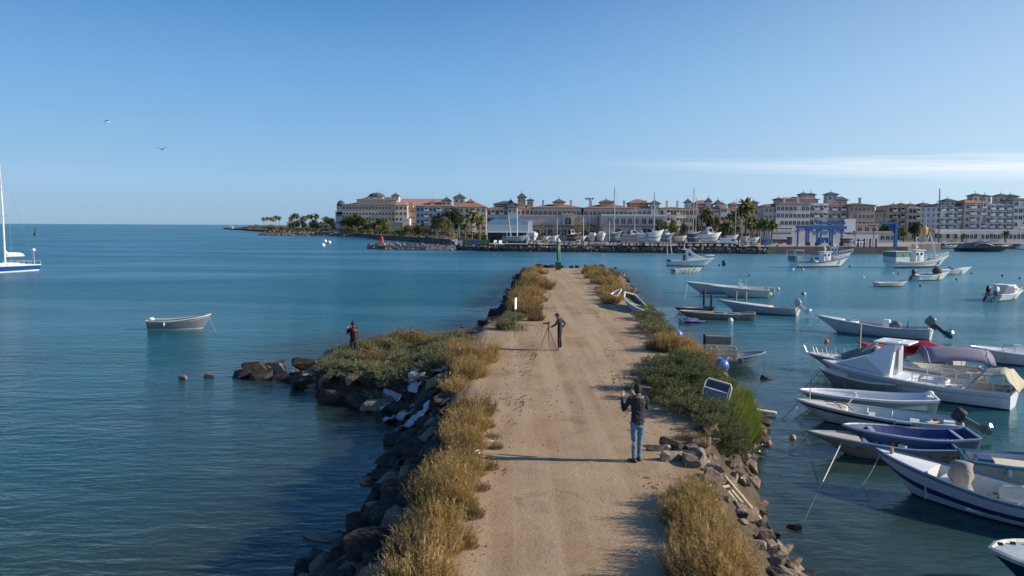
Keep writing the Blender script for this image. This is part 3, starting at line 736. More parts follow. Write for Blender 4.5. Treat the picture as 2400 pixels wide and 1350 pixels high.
class Bld:
    def __init__(s, name, label, x, y, dist, cat='building', group=None, base=LZ):
        p = at_y(x, y, dist); s.d = dist; s.base = base; s.o = thing(name, (p.x, dist, base), 0, label, cat, group); s.ox = p.x
    def X(s, x, y=520, dd=0): return at_y(x, y, s.d+dd).x-s.ox
    def Z(s, x, y, dd=0): return at_y(x, y, s.d+dd).z-s.base
    def roof(s, x0, x1, y0, y1, z, za, m, kind):
        b_ = MB(); e = .5; X0, X1, Y0, Y1 = x0-e, x1+e, y0-e, y1+e; cx, cy = (X0+X1)/2, (Y0+Y1)/2
        b_.box((cx, cy, z+.12), (X1-X0, Y1-Y0, .22)); zb = z+.24
        if kind == 'pyr': b_.add([(X0,Y0,zb),(X1,Y0,zb),(X1,Y1,zb),(X0,Y1,zb),(cx,cy,za)], [(3,2,1,0),(0,1,4),(1,2,4),(2,3,4),(3,0,4)]); b_.tube([(cx,cy,za-.1),(cx,cy,za+.9)], .09, 4)
        elif kind == 'hip':
            h = min((Y1-Y0)/2, (X1-X0)/2*.8); b_.add([(X0,Y0,zb),(X1,Y0,zb),(X1,Y1,zb),(X0,Y1,zb),(X0+h,cy,za),(X1-h,cy,za)], [(3,2,1,0),(0,1,5,4),(1,2,5),(2,3,4,5),(3,0,4)])
        elif kind == 'dome':
            b_.lathe([((X1-X0)/2*math.cos(a), zb+(za-zb)*math.sin(a)) for a in [i*math.pi/2/6 for i in range(6)]]+[(.1, za), (.05, za+1.4)], (cx, cy, 0), 10)
        elif kind == 'gable': b_.add([(X0,Y0,zb),(X1,Y0,zb),(X1,Y1,zb),(X0,Y1,zb),(X0,cy,za),(X1,cy,za)], [(3,2,1,0),(0,1,5,4),(1,2,5),(2,3,4,5),(3,0,4)])
        return fixn(b_.build('roof', m, s.o))
    def block(s, x0, x1, ye, wall, roof=('hip', None, 'red'), fl=0, bays=0, dd=0, dep=12, y_bot=None, kind='arch', wh=(1.1, 1.5), y_top=None, side=True, balc=0, cols=None, chim=0):
        X0, X1 = s.X(x0, ye, dd), s.X(x1, ye, dd); z1 = s.Z((x0+x1)/2, ye, dd); z0 = 0 if y_bot is None else s.Z((x0+x1)/2, y_bot, dd)
        b_ = MB(); b_.box(((X0+X1)/2, dd+dep/2, (z0+z1)/2), (X1-X0, dep, z1-z0)); b_.build('wall', W[wall], s.o)
        if roof[0] == 'flat':
            fixn(MB().box(((X0+X1)/2, dd+dep/2, z1+.2), (X1-X0+.3, dep+.3, .5)).build('roof', W[wall] if roof[2] is None else RF[roof[2]], s.o))
        else: s.roof(X0, X1, dd, dd+dep, z1, s.Z((x0+x1)/2, roof[1], dd), RF[roof[2]], roof[0])
        for c in range(chim):
            cx = X0+(X1-X0)*(c+.7)/(chim+.4); MB().box((cx, dd+2.5, z1+1.6), (.7, .7, 2.6)).box((cx, dd+2.5, z1+3.0), (.95, .95, .25)).build('chimney', W[wall], s.o)
        if fl and bays:
            fh = (z1-z0)/fl; bw_ = (X1-X0)/bays
            for i in range(fl):
                zz = z0+fh*(i+.52)
                for j in range(bays):
                    if (cols and j not in cols) or WR.random() < .07: continue
                    kk = 'balc' if balc and (j % balc == balc-1) else ('sq' if WR.random() < .2 else kind)
                    ww = min(wh[0]*(1.7 if kk == 'balc' else 1), bw_*.78)
                    o = link('window', win_mesh(ww, min(wh[1], fh*.66), kk), s.o, (X0+bw_*(j+.5), dd, zz))
                if side:
                    ns = max(1, int(dep/4)); rt = (x0+x1)/2 < 1200
                    for j in range(ns):
                        o = link('window', win_mesh(1.0, min(wh[1], fh*.6), kind), s.o, (X1 if rt else X0, dd+dep*(j+.5)/ns, zz), (0, 0, R(90 if rt else -90)))
        return s
    def tower(s, x0, x1, ye, ya, yb, wall, roof='greyteal', kind='pyr', dd=2, win=True, dep=None):
        X0, X1 = s.X(x0, ye, dd), s.X(x1, ye, dd); w_ = X1-X0; d_ = dep or w_
        zt = s.Z((x0+x1)/2, ye, dd); zb = s.Z((x0+x1)/2, yb, dd)-1.5
        b_ = MB(); b_.box(((X0+X1)/2, dd+d_/2, (zt+zb)/2), (w_, d_, zt-zb)); b_.build('tower', W[wall], s.o)
        s.roof(X0, X1, dd, dd+d_, zt, s.Z((x0+x1)/2, ya, dd), RF[roof], kind)
        if win:
            h_ = min(1.4, (zt-zb)*.35)
            for k in (-.25, .25): link('window', win_mesh(min(.9, w_*.22), h_, 'arch'), s.o, ((X0+X1)/2+k*w_, dd, zt-h_*.9))
            rt = (x0+x1)/2 < 1200
            link('window', win_mesh(min(.9, w_*.22), h_, 'arch'), s.o, (X1 if rt else X0, dd+d_/2, zt-h_*.9), (0, 0, R(90 if rt else -90)))
        return s
# 1 hotel at the left end
b1 = Bld('hotel', 'long sand coloured hotel with domed tower at the left end of the resort', 870, 540, 520, 'hotel')
b1.block(802, 925, 481, 'sand', ('hip', 474, 'brown'), 5, 16, wh=(1.4, 1.6), dep=16)
b1.block(925, 955, 481, 'cream', ('hip', 470, 'pink'), 5, 3, dep=14, dd=-2, wh=(1.5, 2.0))
b1.block(836, 930, 468, 'sand', ('hip', 461, 'pink'), 0, 0, dd=4, dep=14, y_bot=482)
b1.tower(862, 898, 461, 451, 470, 'cream', 'greyteal', 'dome', 6, dep=9)
b1.tower(917, 935, 460, 452, 470, 'cream', 'greyteal', 'pyr', 6)
b1.tower(789, 806, 483, 469, 500, 'cream', 'greyteal', 'dome', 1)
b1.block(786, 803, 497, 'grey', ('flat', None, None), 3, 3, dd=1, dep=12)
b1.block(955, 978, 488, 'pink', ('hip', 481, 'red'), 4, 4, dd=2, dep=14)
b1.tower(957, 968, 481, 473, 490, 'cream', 'red', 'pyr', 3)
b2 = Bld('exhibition_hall', 'hall with a huge plain pink gable roof rising behind the hotel', 990, 540, 620, 'hall')
b2.block(936, 1042, 487, 'taupe', ('gable', 464, 'pink'), 0, 0, dep=34, side=False)
b3 = Bld('apartment_block', 'blue shaded apartment block with steep square tower above the dark green trees', 1060, 540, 370, 'apartments')
b3.block(975, 1062, 484, 'shadeblue', ('hip', 473, 'red'), 5, 9, wh=(1.4, 1.7), balc=3)
b3.block(1062, 1140, 486, 'cream', ('hip', 472, 'red'), 5, 6, dd=-3, wh=(1.2, 1.7), balc=4)
b3.tower(1063, 1090, 464.5, 453, 478, 'cream', 'greyteal'); b3.tower(1036, 1056, 472, 461, 482, 'cream', 'greyteal')
b3.tower(1096, 1110, 474, 465, 484, 'cream', 'red', win=False); b3.tower(1008, 1018, 475, 467, 484, 'white', 'red', win=False)
b4 = Bld('apartment_block', 'apartment block with tall slate capped turret directly behind the blue roofed shed', 1195, 540, 330, 'apartments')
b4.block(1141, 1200, 490, 'white', ('hip', 482, 'red'), 4, 6, wh=(1.5, 1.8), balc=2)
b4.block(1200, 1252, 490, 'cream', ('hip', 478, 'red'), 4, 5, dd=1, wh=(1.3, 1.8))
b4.block(1158, 1212, 479, 'sand', ('hip', 470, 'greyteal'), 0, 0, dd=6, y_bot=492)
b4.tower(1214, 1232, 463, 451, 486, 'orange', 'greyteal'); b4.tower(1236, 1250, 470, 465, 488, 'orange', 'greyteal')
b4.tower(1189, 1205, 480, 466, 492, 'white', 'greyteal'); b4.tower(1190, 1212, 487, 478, 505, 'white', 'greyteal', dd=-2)
b5 = Bld('villa_block', 'three storey hip roofed block above the terrace with one square roof lantern', 1310, 540, 300, 'apartments')
b5.block(1250, 1362, 487.5, 'taupe', ('hip', 478, 'red'), 3, 10, wh=(1.6, 1.7), y_bot=None, chim=3)
b5.tower(1298, 1323, 474.5, 465, 482, 'sand', 'brown', win=False)
b6 = Bld('villa_block', 'hip roofed block with square lantern behind the tallest bare mast', 1430, 540, 300, 'apartments')
b6.block(1368, 1483, 488.5, 'taupe', ('hip', 479, 'red'), 3, 11, wh=(1.5, 1.7), chim=4)
b6.tower(1408, 1436, 475, 466, 484, 'pink', 'brown', win=False)
b7 = Bld('villa_block', 'hip roofed block with rounded lantern and small pavilion tower right of the tallest mast', 1520, 540, 302, 'apartments')
b7.block(1483, 1548, 488, 'grey', ('hip', 481, 'red'), 3, 6, wh=(1.5, 1.7), chim=1)
b7.tower(1476, 1520, 477, 466, 486, 'pink', 'red', 'hip', win=False); b7.tower(1526, 1546, 478.5, 468, 505, 'white', 'greyteal', dd=-1)
b8 = Bld('apartment_block', 'low cream apartment row with arched balconies behind the round green tree', 1575, 540, 300, 'apartments')
b8.block(1548, 1608, 489, 'cream', ('hip', 484, 'red'), 4, 8, wh=(1.5, 1.8), balc=3, chim=2)
b9 = Bld('apartment_block', 'white and cream block with four witch hat turrets behind the dark trees', 1660, 540, 320, 'apartments')
b9.block(1606, 1722, 490, 'cream', ('hip', 484, 'red'), 4, 12, wh=(1.3, 1.8), balc=4)
b9.block(1632, 1672, 480, 'cream', ('hip', 468, 'red'), 0, 0, dd=4, y_bot=492)
for a, c, ye, ya in ((1607,1620,476,465), (1656,1667,474,462), (1678,1690,478,467), (1689,1702,483,474)): b9.tower(a, c, ye, ya, 495, 'white', 'greyteal')
b9.block(1690, 1704, 483, 'white', ('flat', None, None), 4, 2, dd=-2, dep=8)
b10 = Bld('house', 'small orange gabled house half hidden by palms', 1750, 540, 300, 'house')
b10.block(1730, 1768, 512, 'orange', ('hip', 493, 'brown'), 2, 4)
b11 = Bld('apartment_block', 'pinkish block with small square tower behind the tall palm', 1760, 540, 340, 'apartments')
b11.block(1712, 1800, 489, 'pink', ('hip', 481, 'red'), 4, 8); b11.tower(1759, 1777, 476, 469, 486, 'pink', 'greyteal', win=False); b11.tower(1712, 1732, 480, 473, 486, 'pink', 'red', win=False)
b12 = Bld('apartment_block', 'largest grey and white apartment block with twin roof lanterns right of the palms', 1870, 540, 300, 'apartments')
b12.block(1792, 1820, 485, 'taupe', ('hip', 478, 'red'), 5, 3, dd=-1, dep=9)
b12.block(1820, 1898, 480.5, 'white', ('hip', 470, 'brown'), 5, 8, dd=-2, wh=(2.4, 1.6), chim=2)
b12.block(1898, 1940, 479, 'white', ('flat', None, None), 5, 4, dd=-1, wh=(1.6, 1.7), balc=2)
b12.block(1940, 1992, 481, 'taupe', ('hip', 473, 'red'), 5, 5, wh=(1.8, 1.7), balc=2)
b12.block(1992, 2051, 482, 'pink', ('hip', 475, 'greyteal'), 5, 6, dd=-3, chim=1)
b12.block(1838, 1918, 468, 'taupe', ('hip', 460, 'red'), 0, 0, dd=4, y_bot=482)
b12.tower(1877, 1896, 457, 450, 466, 'taupe', 'greyteal', dd=6, win=False); b12.tower(1895, 1911, 457, 451, 466, 'taupe', 'greyteal', dd=7, win=False)
b12.tower(1819, 1837, 468.5, 462, 478, 'taupe', 'greyteal', win=False); b12.tower(1940, 1964, 456.5, 449, 481, 'grey', 'greyteal')
b12.tower(1964, 1986, 470, 460, 482, 'taupe', 'greyteal', 'hip')
b13 = Bld('apartment_block', 'orange cream stepped block with four lanterns behind the blue crane', 2130, 540, 330, 'apartments')
b13.block(2084, 2130, 484, 'orange', ('hip', 479, 'red'), 5, 5, wh=(1.4, 1.7), balc=2); b13.block(2130, 2204, 487, 'cream', ('flat', None, None), 5, 8, dd=-3, wh=(1.6, 1.7), balc=3)
for a, c, ye, ya, wl_c in ((2090,2106,482,477,'orange'), (2107,2124,481,475,'orange'), (2128,2148,482,476,'taupe'), (2157,2184,481,474,'pink'), (2192,2211,482,476,'pink')): b13.tower(a, c, ye, ya, 490, wl_c, 'greyteal', win=False)
b13.block(2070, 2086, 496, 'orange', ('hip', 491, 'red'), 4, 2, dd=4)
b14 = Bld('apartment_block', 'white waterfront block with paired roof lanterns at the right edge', 2310, 540, 305, 'apartments')
b14.block(2196, 2262, 484, 'white', ('hip', 475, 'greyteal'), 6, 7, wh=(1.5, 1.6), balc=2)
b14.block(2262, 2312, 477, 'taupe', ('hip', 466, 'red'), 6, 4, dd=-2, wh=(1.3, 1.5), balc=2)
b14.block(2312, 2378, 480, 'grey', ('flat', None, None), 6, 7, dd=-3, wh=(1.7, 1.6), balc=2)
b14.block(2378, 2440, 470, 'white', ('hip', 463, 'greyteal'), 6, 6, dd=-4, wh=(1.5, 1.6), balc=3)
for a, c, ye, ya, wl_c in ((2215,2240,472,464,'white'), (2281,2305,459.5,452,'white'), (2303,2323,461,455,'white'), (2341,2366,460,453,'cream'), (2364,2387,461,454,'cream')): b14.tower(a, c, ye, ya, 480, wl_c, 'greyteal', dd=3)
# terrace with arcade in front
tr = Bld('arcade_building', 'long low terrace building with blind arches below the left hip roofed block', 1320, 540, 268, 'arcade')
tr.block(1215, 1402, 507, 'taupe', ('flat', None, None), 0, 0, dep=14, side=False)
tr.block(1318, 1345, 503, 'taupe', ('flat', None, None), 1, 1, dd=-.6, dep=3, side=False, y_bot=533, wh=(2.2, 2.6))
for x in range(1258, 1400, 16):
    link('shop_window', win_mesh(1.8, 2.2, 'sq'), tr.o, (tr.X(x), -.02, tr.Z(x, 545)))
MB().box((tr.X(1310), -1.0, tr.Z(1310, 529)), (tr.X(1398)-tr.X(1225), 2.0, .25)).build('awning', shade_cloth, tr.o)
ts = Bld('arcade_building', 'grey arcade building with five arched windows in a row above the stored boats', 1480, 540, 262, 'arcade')
ts.block(1408, 1562, 507, 'grey', ('flat', None, None), 0, 0, dep=16, side=False)
ts.block(1410, 1562, 505.5, 'white', ('flat', None, None), 0, 0, dd=-.3, dep=1, y_bot=508, side=False)
for x in (1429, 1445, 1461, 1477, 1493, 1509, 1525, 1541): link('window', win_mesh(1.5, 1.9, 'arch'), ts.o, (ts.X(x), -.02, ts.Z(x, 518)))
for x in (1448, 1483, 1515): link('arched_gate', win_mesh(4.0, 2.8, 'arch'), ts.o, (ts.X(x), -.02, ts.Z(x, 545)))
MB().box((ts.X(1485), -1.0, ts.Z(1485, 530)), (ts.X(1560)-ts.X(1410), 2.0, .25)).build('awning', shade_cloth, ts.o)
# white boat shed with the blue roof
sh = Bld('boat_shed', 'white boat shed with blue roof and open front by the green fence', 1195, 560, 232, 'shed')
x0, x1 = sh.X(1142), sh.X(1235); zr = sh.Z(1190, 524); ze = sh.Z(1190, 543); ztop = sh.Z(1190, 512)
blueroof = mat('blue_sheet_roof', (.07, .16, .24), .5, .1, 2); wsheet = mat('pale_sheet', (.42, .47, .52), .6, .05, 2)
MB().box(((x0+x1)/2, 0, (zr+ze)/2), (x1-x0, .3, zr-ze)).build('fascia_panel', wsheet, sh.o)
fixn(MB().add([(x0-.3,-.2,zr),(x1+.3,-.2,zr),(x1+.3,12,zr),(x0-.3,12,zr),(x0+2,5,ztop),(x1-2,5,ztop)], [(3,2,1,0),(0,1,5,4),(1,2,5),(2,3,4,5),(3,0,4)]).build('roof', blueroof, sh.o))
MB().box(((x0+x1)/2, 11.8, zr/2), (x1-x0, .3, zr)).box((x0, 6, zr/2), (.3, 11.5, zr)).box((x1, 6, zr/2), (.3, 11.5, zr)).build('wall', wsheet, sh.o)
MB().box(((x0+x1)/2, -.12, ze-.1), (x1-x0+.5, .3, .35)).build('lintel', white, sh.o)
for x in (x0, (x0+x1)/2, x1): MB().box((x, .05, ze/2), (.25, .25, ze)).build('post', white, sh.o)
for i in range(4): MB().box((x0+2+i*3, 7, 1.1), (1.4, 3, 1.6), taper=.7).build('stored_hull', white if i % 2 else navy, sh.o)
pw = MB().box((sh.X(1243), 1, sh.Z(1240, 528)/2+1), (1.4, .4, sh.Z(1240, 515)-1)).build('banner', white, sh.o)
# low waterfront buildings on the right
lw = Bld('restaurant', 'low white glazed restaurant behind the blue bins, under the largest apartment block', 1842, 560, 255, 'restaurant')
lw.block(1805, 1862, 541, 'white', ('flat', None, None), 0, 0, dep=12, side=False)
for x in range(1812, 1860, 8): link('shop_window', win_mesh(1.0, 1.5, 'sq'), lw.o, (lw.X(x), -.02, lw.Z(x, 551)))
lw.block(1862, 1995, 553, 'white', ('hip', 541, 'pink'), 1, 8, dd=2, dep=12, side=False, wh=(1.2, 1.5))
lr = Bld('harbour_office', 'pink walled harbour building with steel stairs right of the blue boat hoist', 2020, 560, 262, 'building')
lr.block(1990, 2058, 527, 'pink', ('flat', None, None), 2, 4, dep=12, side=False, wh=(1.6, 1.4)); lr.block(2000, 2100, 545, 'taupe', ('flat', None, None), 1, 8, dd=-3, dep=4, side=False, wh=(1.4, 1.5))
MB().box((lr.X(1983), -3, lr.Z(1983, 529)), (3.8, .3, 4.6)).build('sign_board', white, lr.o)
ls_ = Bld('shop_row', 'white shop row with arches and long awning on the marina promenade', 2300, 560, 288, 'shops')
ls_.block(2190, 2430, 541, 'white', ('flat', None, None), 1, 26, dep=10, side=False, wh=(1.6, 1.9))
MB().box((ls_.X(2222), -1.2, ls_.Z(2222, 547)), (ls_.X(2250)-ls_.X(2195), 2.2, .3)).build('awning', white, ls_.o)
for i, x in enumerate(range(2268, 2400, 33)): MB().box((ls_.X(x), -1.2, ls_.Z(x, 549)), (3.2, 2.2, .25)).build('awning', wsheet, ls_.o)
# long white site wall left of the shed
wl1 = Bld('garden_wall', 'white garden wall and low pavilion below the lit end of the hotel', 930, 540, 430, 'wall')
wl1.block(880, 942, 523, 'taupe', ('flat', None, None), 0, 0, dep=2, side=False); wl1.block(944, 960, 514, 'white', ('flat', None, None), 0, 0, dd=-3, dep=6, side=False)

# ------------------------------------------------------------ trees
bark = mat('bark', (.16, .12, .085), .95, .3, 6, .4)
frond = leafmat('palm_fronds', (.045, .062, .022), (.20, .23, .085), (.20, .16, .07), .25)
pine = leafmat('dark_foliage', (.022, .034, .016), (.095, .115, .045), (.08, .09, .04), .15)
midg = leafmat('mid_foliage', (.06, .075, .025), (.24, .25, .09), (.24, .18, .08), .2)
scrub = leafmat('scrub', (.08, .075, .038), (.30, .27, .13), (.28, .20, .11), .2)
def palm_mesh(seed, n=38, L_=1.75):
    r = random.Random(seed); s = LeafSet()
    for i in range(n):
        a = r.uniform(0, 6.28); e = r.uniform(-.75, 1.35); d = Vector((math.cos(a)*math.cos(e), math.sin(a)*math.cos(e), math.sin(e))); p = Vector((0, 0, 0)); l = L_*r.uniform(.75, 1.05); col = (.15 if e < -.2 else .5)+r.uniform(0, .4)
        side = d.cross(Vector((0, 0, 1))).normalized()
        for k in range(4):
            p2 = p+d*l/4; w0 = .36*math.sin(math.pi*(k+.3)/4.6); w1 = .36*math.sin(math.pi*(k+1.3)/4.6)
            for sg in (-1, 1):
                s.quad(p, p2, p2+side*sg*w1+Vector((0, 0, -.22)), p+side*sg*w0+Vector((0, 0, -.22)), min(1, col))
            p = p2; d = (d+Vector((0, 0, -.33))).normalized()
    return s.mesh('crown', frond)
def crown_mesh(seed, m, n=1500, sq=.8, leaf=.34):
    r = random.Random(seed); s = LeafSet(); cl = []
    for _ in range(11):
        d = rv(r); c = Vector((d.x, d.y, d.z*sq))*r.uniform(.25, .75); cl.append((c, r.uniform(.22, .42), r.uniform(.2, .8)))
    for i in range(n):
        c, q_, b0 = r.choice(cl); d = rv(r); p = c+d*q_*r.random()**.35; u = rv(r)*leaf*.2*r.uniform(.6, 1.4); v = rv(r)*leaf*.2*r.uniform(.6, 1.4)
        s.quad(p-u, p-v, p+u, p+v, min(1, max(0, b0+r.uniform(-.2, .25))))
    return s.mesh('crown', m)
PALM = [palm_mesh(i) for i in range(3)]; PINE = [crown_mesh(i, pine) for i in range(3)]; MIDT = [crown_mesh(10+i, midg) for i in range(2)]; SCR = [crown_mesh(20+i, scrub, 700) for i in range(3)]; BARE = [crown_mesh(30+i, scrub, 420, .8, .22) for i in range(2)]
TRK = MB().tube([(0, 0, 0), (.02, 0, .5), (0, .01, 1)], [.055, .04, .03], 6).mesh('trunk', bark)
frnd = random.Random(3)
def palm(x, yb, yt, dist, label, group=None, cr=None):
    p = at_y(x, yb, dist); h = at_y(x, yt, dist).z-LZ; c = cr or 1.0; th = max(h-1.6*c, .8)
    o = thing('palm_tree', (p.x, dist, LZ), frnd.uniform(0, 6), label, 'palm tree', group)
    t_ = link('trunk', TRK, o); t_.scale = (5.5 if th > 4 else 7, 5.5 if th > 4 else 7, th)
    c_ = link('crown', frnd.choice(PALM), o, (0, 0, th)); c_.scale = (c, c, c)
def tree(x, w_, yb, yt, dist, meshes, label, group=None, name='tree', trunk=.22):
    p = at_y(x, yb, dist); zt = at_y(x, yt, dist).z; base = LZ; h = zt-base; rr = w_*dist/FPX/2
    o = thing(name, (p.x, dist, base), frnd.uniform(0, 6), label, 'tree' if name == 'tree' else 'bush', group)
    if trunk: t_ = link('trunk', TRK, o); t_.scale = (7, 7, h*.6)
    lo = h*trunk; c_ = link('crown', frnd.choice(meshes), o, (0, 0, (h+lo)/2)); c_.scale = (rr*1.1, rr*1.1, (h-lo)/2/.82)
def shore_d(x):
    P = [(524,537.2),(600,542),(700,548.5),(850,555.5),(905,562),(985,567),(1064,574)]
    for (xa, ya), (xb, yb) in zip(P, P[1:]):
        if x <= xb: break
    k = min(1, max(0, (x-xa)/(xb-xa))); return wat(xa, ya).y*(1-k)+wat(xb, yb).y*k
# headland palms
for x, yt in ((619,507),(627,506),(635,506.5),(641,508),(647,503),(655,505)): palm(x, 543, yt, 780+frnd.uniform(-12, 12), 'fan palm in the leftmost cluster on the headland', 'palms of the leftmost cluster', 1.7)
for x, yt in ((683,504),(690,497),(697,498),(710,503),(718,502),(728,499),(742,498),(762,505),(768,506)): palm(x, 543, yt, 640+frnd.uniform(-12, 12), 'fan palm in the second cluster left of the hotel', 'palms of the second cluster', 1.9)
for x, w_, yt in ((686,34,512),(708,30,515),(735,34,514),(752,26,516),(778,40,510),(800,40,512),(822,44,505),(842,46,506),(862,34,516),(890,50,512)): tree(x, w_, 545, yt, shore_d(x)+16+frnd.uniform(-4, 8), PINE, 'dark bushy tree at the foot of the hotel and palms', 'dark trees below the hotel', trunk=.1)
tree(828, 40, 545, 494, 502, PINE, 'dark round tree standing against the left part of the hotel facade')
sv = []; sf = []; sc2 = []
for i in range(110):
    x = 552+i*3.9+frnd.uniform(-5, 5); dd = shore_d(x)+frnd.uniform(5, 26); hpx = frnd.uniform(12, 20)*min(1, .25+max(0, x-545)/60)
    p = at_y(x, 545, dd); h = at_y(x, 541+(x-560)*.04-hpx-(4 if x > 760 else 0), dd).z-LZ; rr = frnd.uniform(20, 36)*dd/FPX/2; me = frnd.choice(SCR+MIDT[:1])
    o0 = len(sv); sv += [(p.x+v.co.x*rr, dd+v.co.y*rr, LZ+h*.5+v.co.z*h*.6) for v in me.vertices]; sf += [tuple(k+o0 for k in q_.vertices) for q_ in list(me.polygons)[::2]]; sc2 += [d_.value for d_ in me.attributes['v'].data]
me = bpy.data.meshes.new('coastal_scrub'); me.from_pydata(sv, [], sf); at_ = me.attributes.new('v', 'FLOAT', 'POINT'); at_.data.foreach_set('value', sc2); me.materials.append(leafmat('coastal_scrub', (.08, .08, .035), (.27, .26, .12), None, .2)); me.update()
tag(link('coastal_scrub', me), 'continuous low olive scrub covering the headland shore left of the hotel', 'scrub', kind='stuff')
for x, w_, yt, m_ in ((850,50,526,MIDT),(895,44,520,MIDT),(945,46,524,MIDT),(975,50,530,SCR),(1010,54,532,SCR),(1045,60,530,SCR),(1090,50,545,MIDT),(1120,52,544,MIDT),(1135,40,548,MIDT),(990,40,518,PINE)):
    tree(x, w_, 560, yt, (shore_d(x)+9) if x < 1060 else 262, m_, 'leafy shrub along the lagoon shore left of the white shed', 'shrubs on the lagoon shore', 'shrub', 0)
for x, yt in ((863,513),(878,519),(905,508),(1220,529)): palm(x, 548, yt, 420, 'low bushy palm in front of the hotel', 'low palms before the hotel', 1.4) if x < 1000 else None
tree(1022, 36, 560, 492, 325, PINE, 'pointed dark cypress like tree at the left of the tall dark group'); tree(1053, 46, 560, 475, 328, PINE, 'tallest dark broad tree before the lit apartment block')
tree(1075, 34, 560, 492, 320, PINE, 'dark tree joined to the right side of the tallest dark tree'); tree(1040, 40, 560, 505, 312, MIDT, 'olive green tree in front of the dark tree group')
palm(1106, 560, 486, 255, 'tall feathery palm left of the white shed', None, 1.7); palm(1124, 560, 500, 252, 'shorter palm beside the tall one near the white shed', None, 1.5); palm(1090, 560, 515, 250, 'low palm under the tall feathery palm', None, 1.3)
for x, w_, yt in ((1265,32,512),(1358,30,505),(1350,22,500),(1410,26,508),(1300,20,522)): tree(x, w_, 560, yt, 255, BARE, 'thin brownish leafless tree in front of the arcade', 'half bare trees before the arcade')
tree(1545, 40, 560, 508, 250, MIDT, 'yellow green tree at the right end of the arcade'); tree(1578, 36, 560, 512, 246, MIDT, 'round yellow green tree right of the arcade')
tree(1655, 44, 562, 486, 262, PINE, 'big dark green tree right of the two thin masts'); tree(1636, 28, 562, 500, 258, PINE, 'dark tree on the left flank of the big dark tree'); tree(1676, 28, 562, 500, 266, MIDT, 'loose green tree on the right flank of the big dark tree')
for x, w_, yt, dd, m_, lb in ((1168,26,520,300,MIDT,'green tree beyond the blue roof, left one'),(1345,26,530,262,MIDT,'green tree in front of the arcade under the square lantern'),(1375,30,520,262,MIDT,'leafy tree between the two arcade buildings'),(1600,30,520,262,MIDT,'green tree in front of the low cream apartment row'),(1695,34,515,262,PINE,'dark tree between the big dark tree and the palm grove'),(1822,24,536,258,MIDT,'small tree at the corner of the glazed restaurant'),(2062,26,535,280,PINE,'dark tree behind the flat headed quay lamp'),(2180,30,530,283,MIDT,'green tree at the left end of the shop row'),(2255,18,545,284,MIDT,'small clipped tree on the promenade by the white awning')): tree(x, w_, 562, yt, dd, m_, lb)
palm(1746, 568, 458, 240, 'tallest palm rising above all roofs', None, 2.1)
for x, yt in ((1716,489),(1731,482),(1700,508),(1705,520),(1760,504),(1775,505),(1790,508),(1808,508),(1720,514)): palm(x, 566, yt, 238+frnd.uniform(-4, 4), 'palm in the grove around the tallest palm', 'palms of the harbour grove', 1.5)
for x, w_, yt in ((1765,40,492),(1780,34,500),(1715,34,500)): tree(x, w_, 560, yt, 252, BARE, 'brown leafless tree inside the palm grove', 'bare trees of the palm grove')
tree(2085, 34, 565, 506, 285, MIDT, 'green tree immediately left of the blue crane'); tree(2075, 30, 565, 518, 280, PINE, 'darker tree at the foot of the orange block'); tree(2145, 40, 565, 512, 285, PINE, 'dark green tree between the crane and the white block')
tree(2118, 24, 565, 530, 280, MIDT, 'small green tree just right of the blue crane')
palm(2357, 560, 536, 280, 'small palm on the marina promenade')
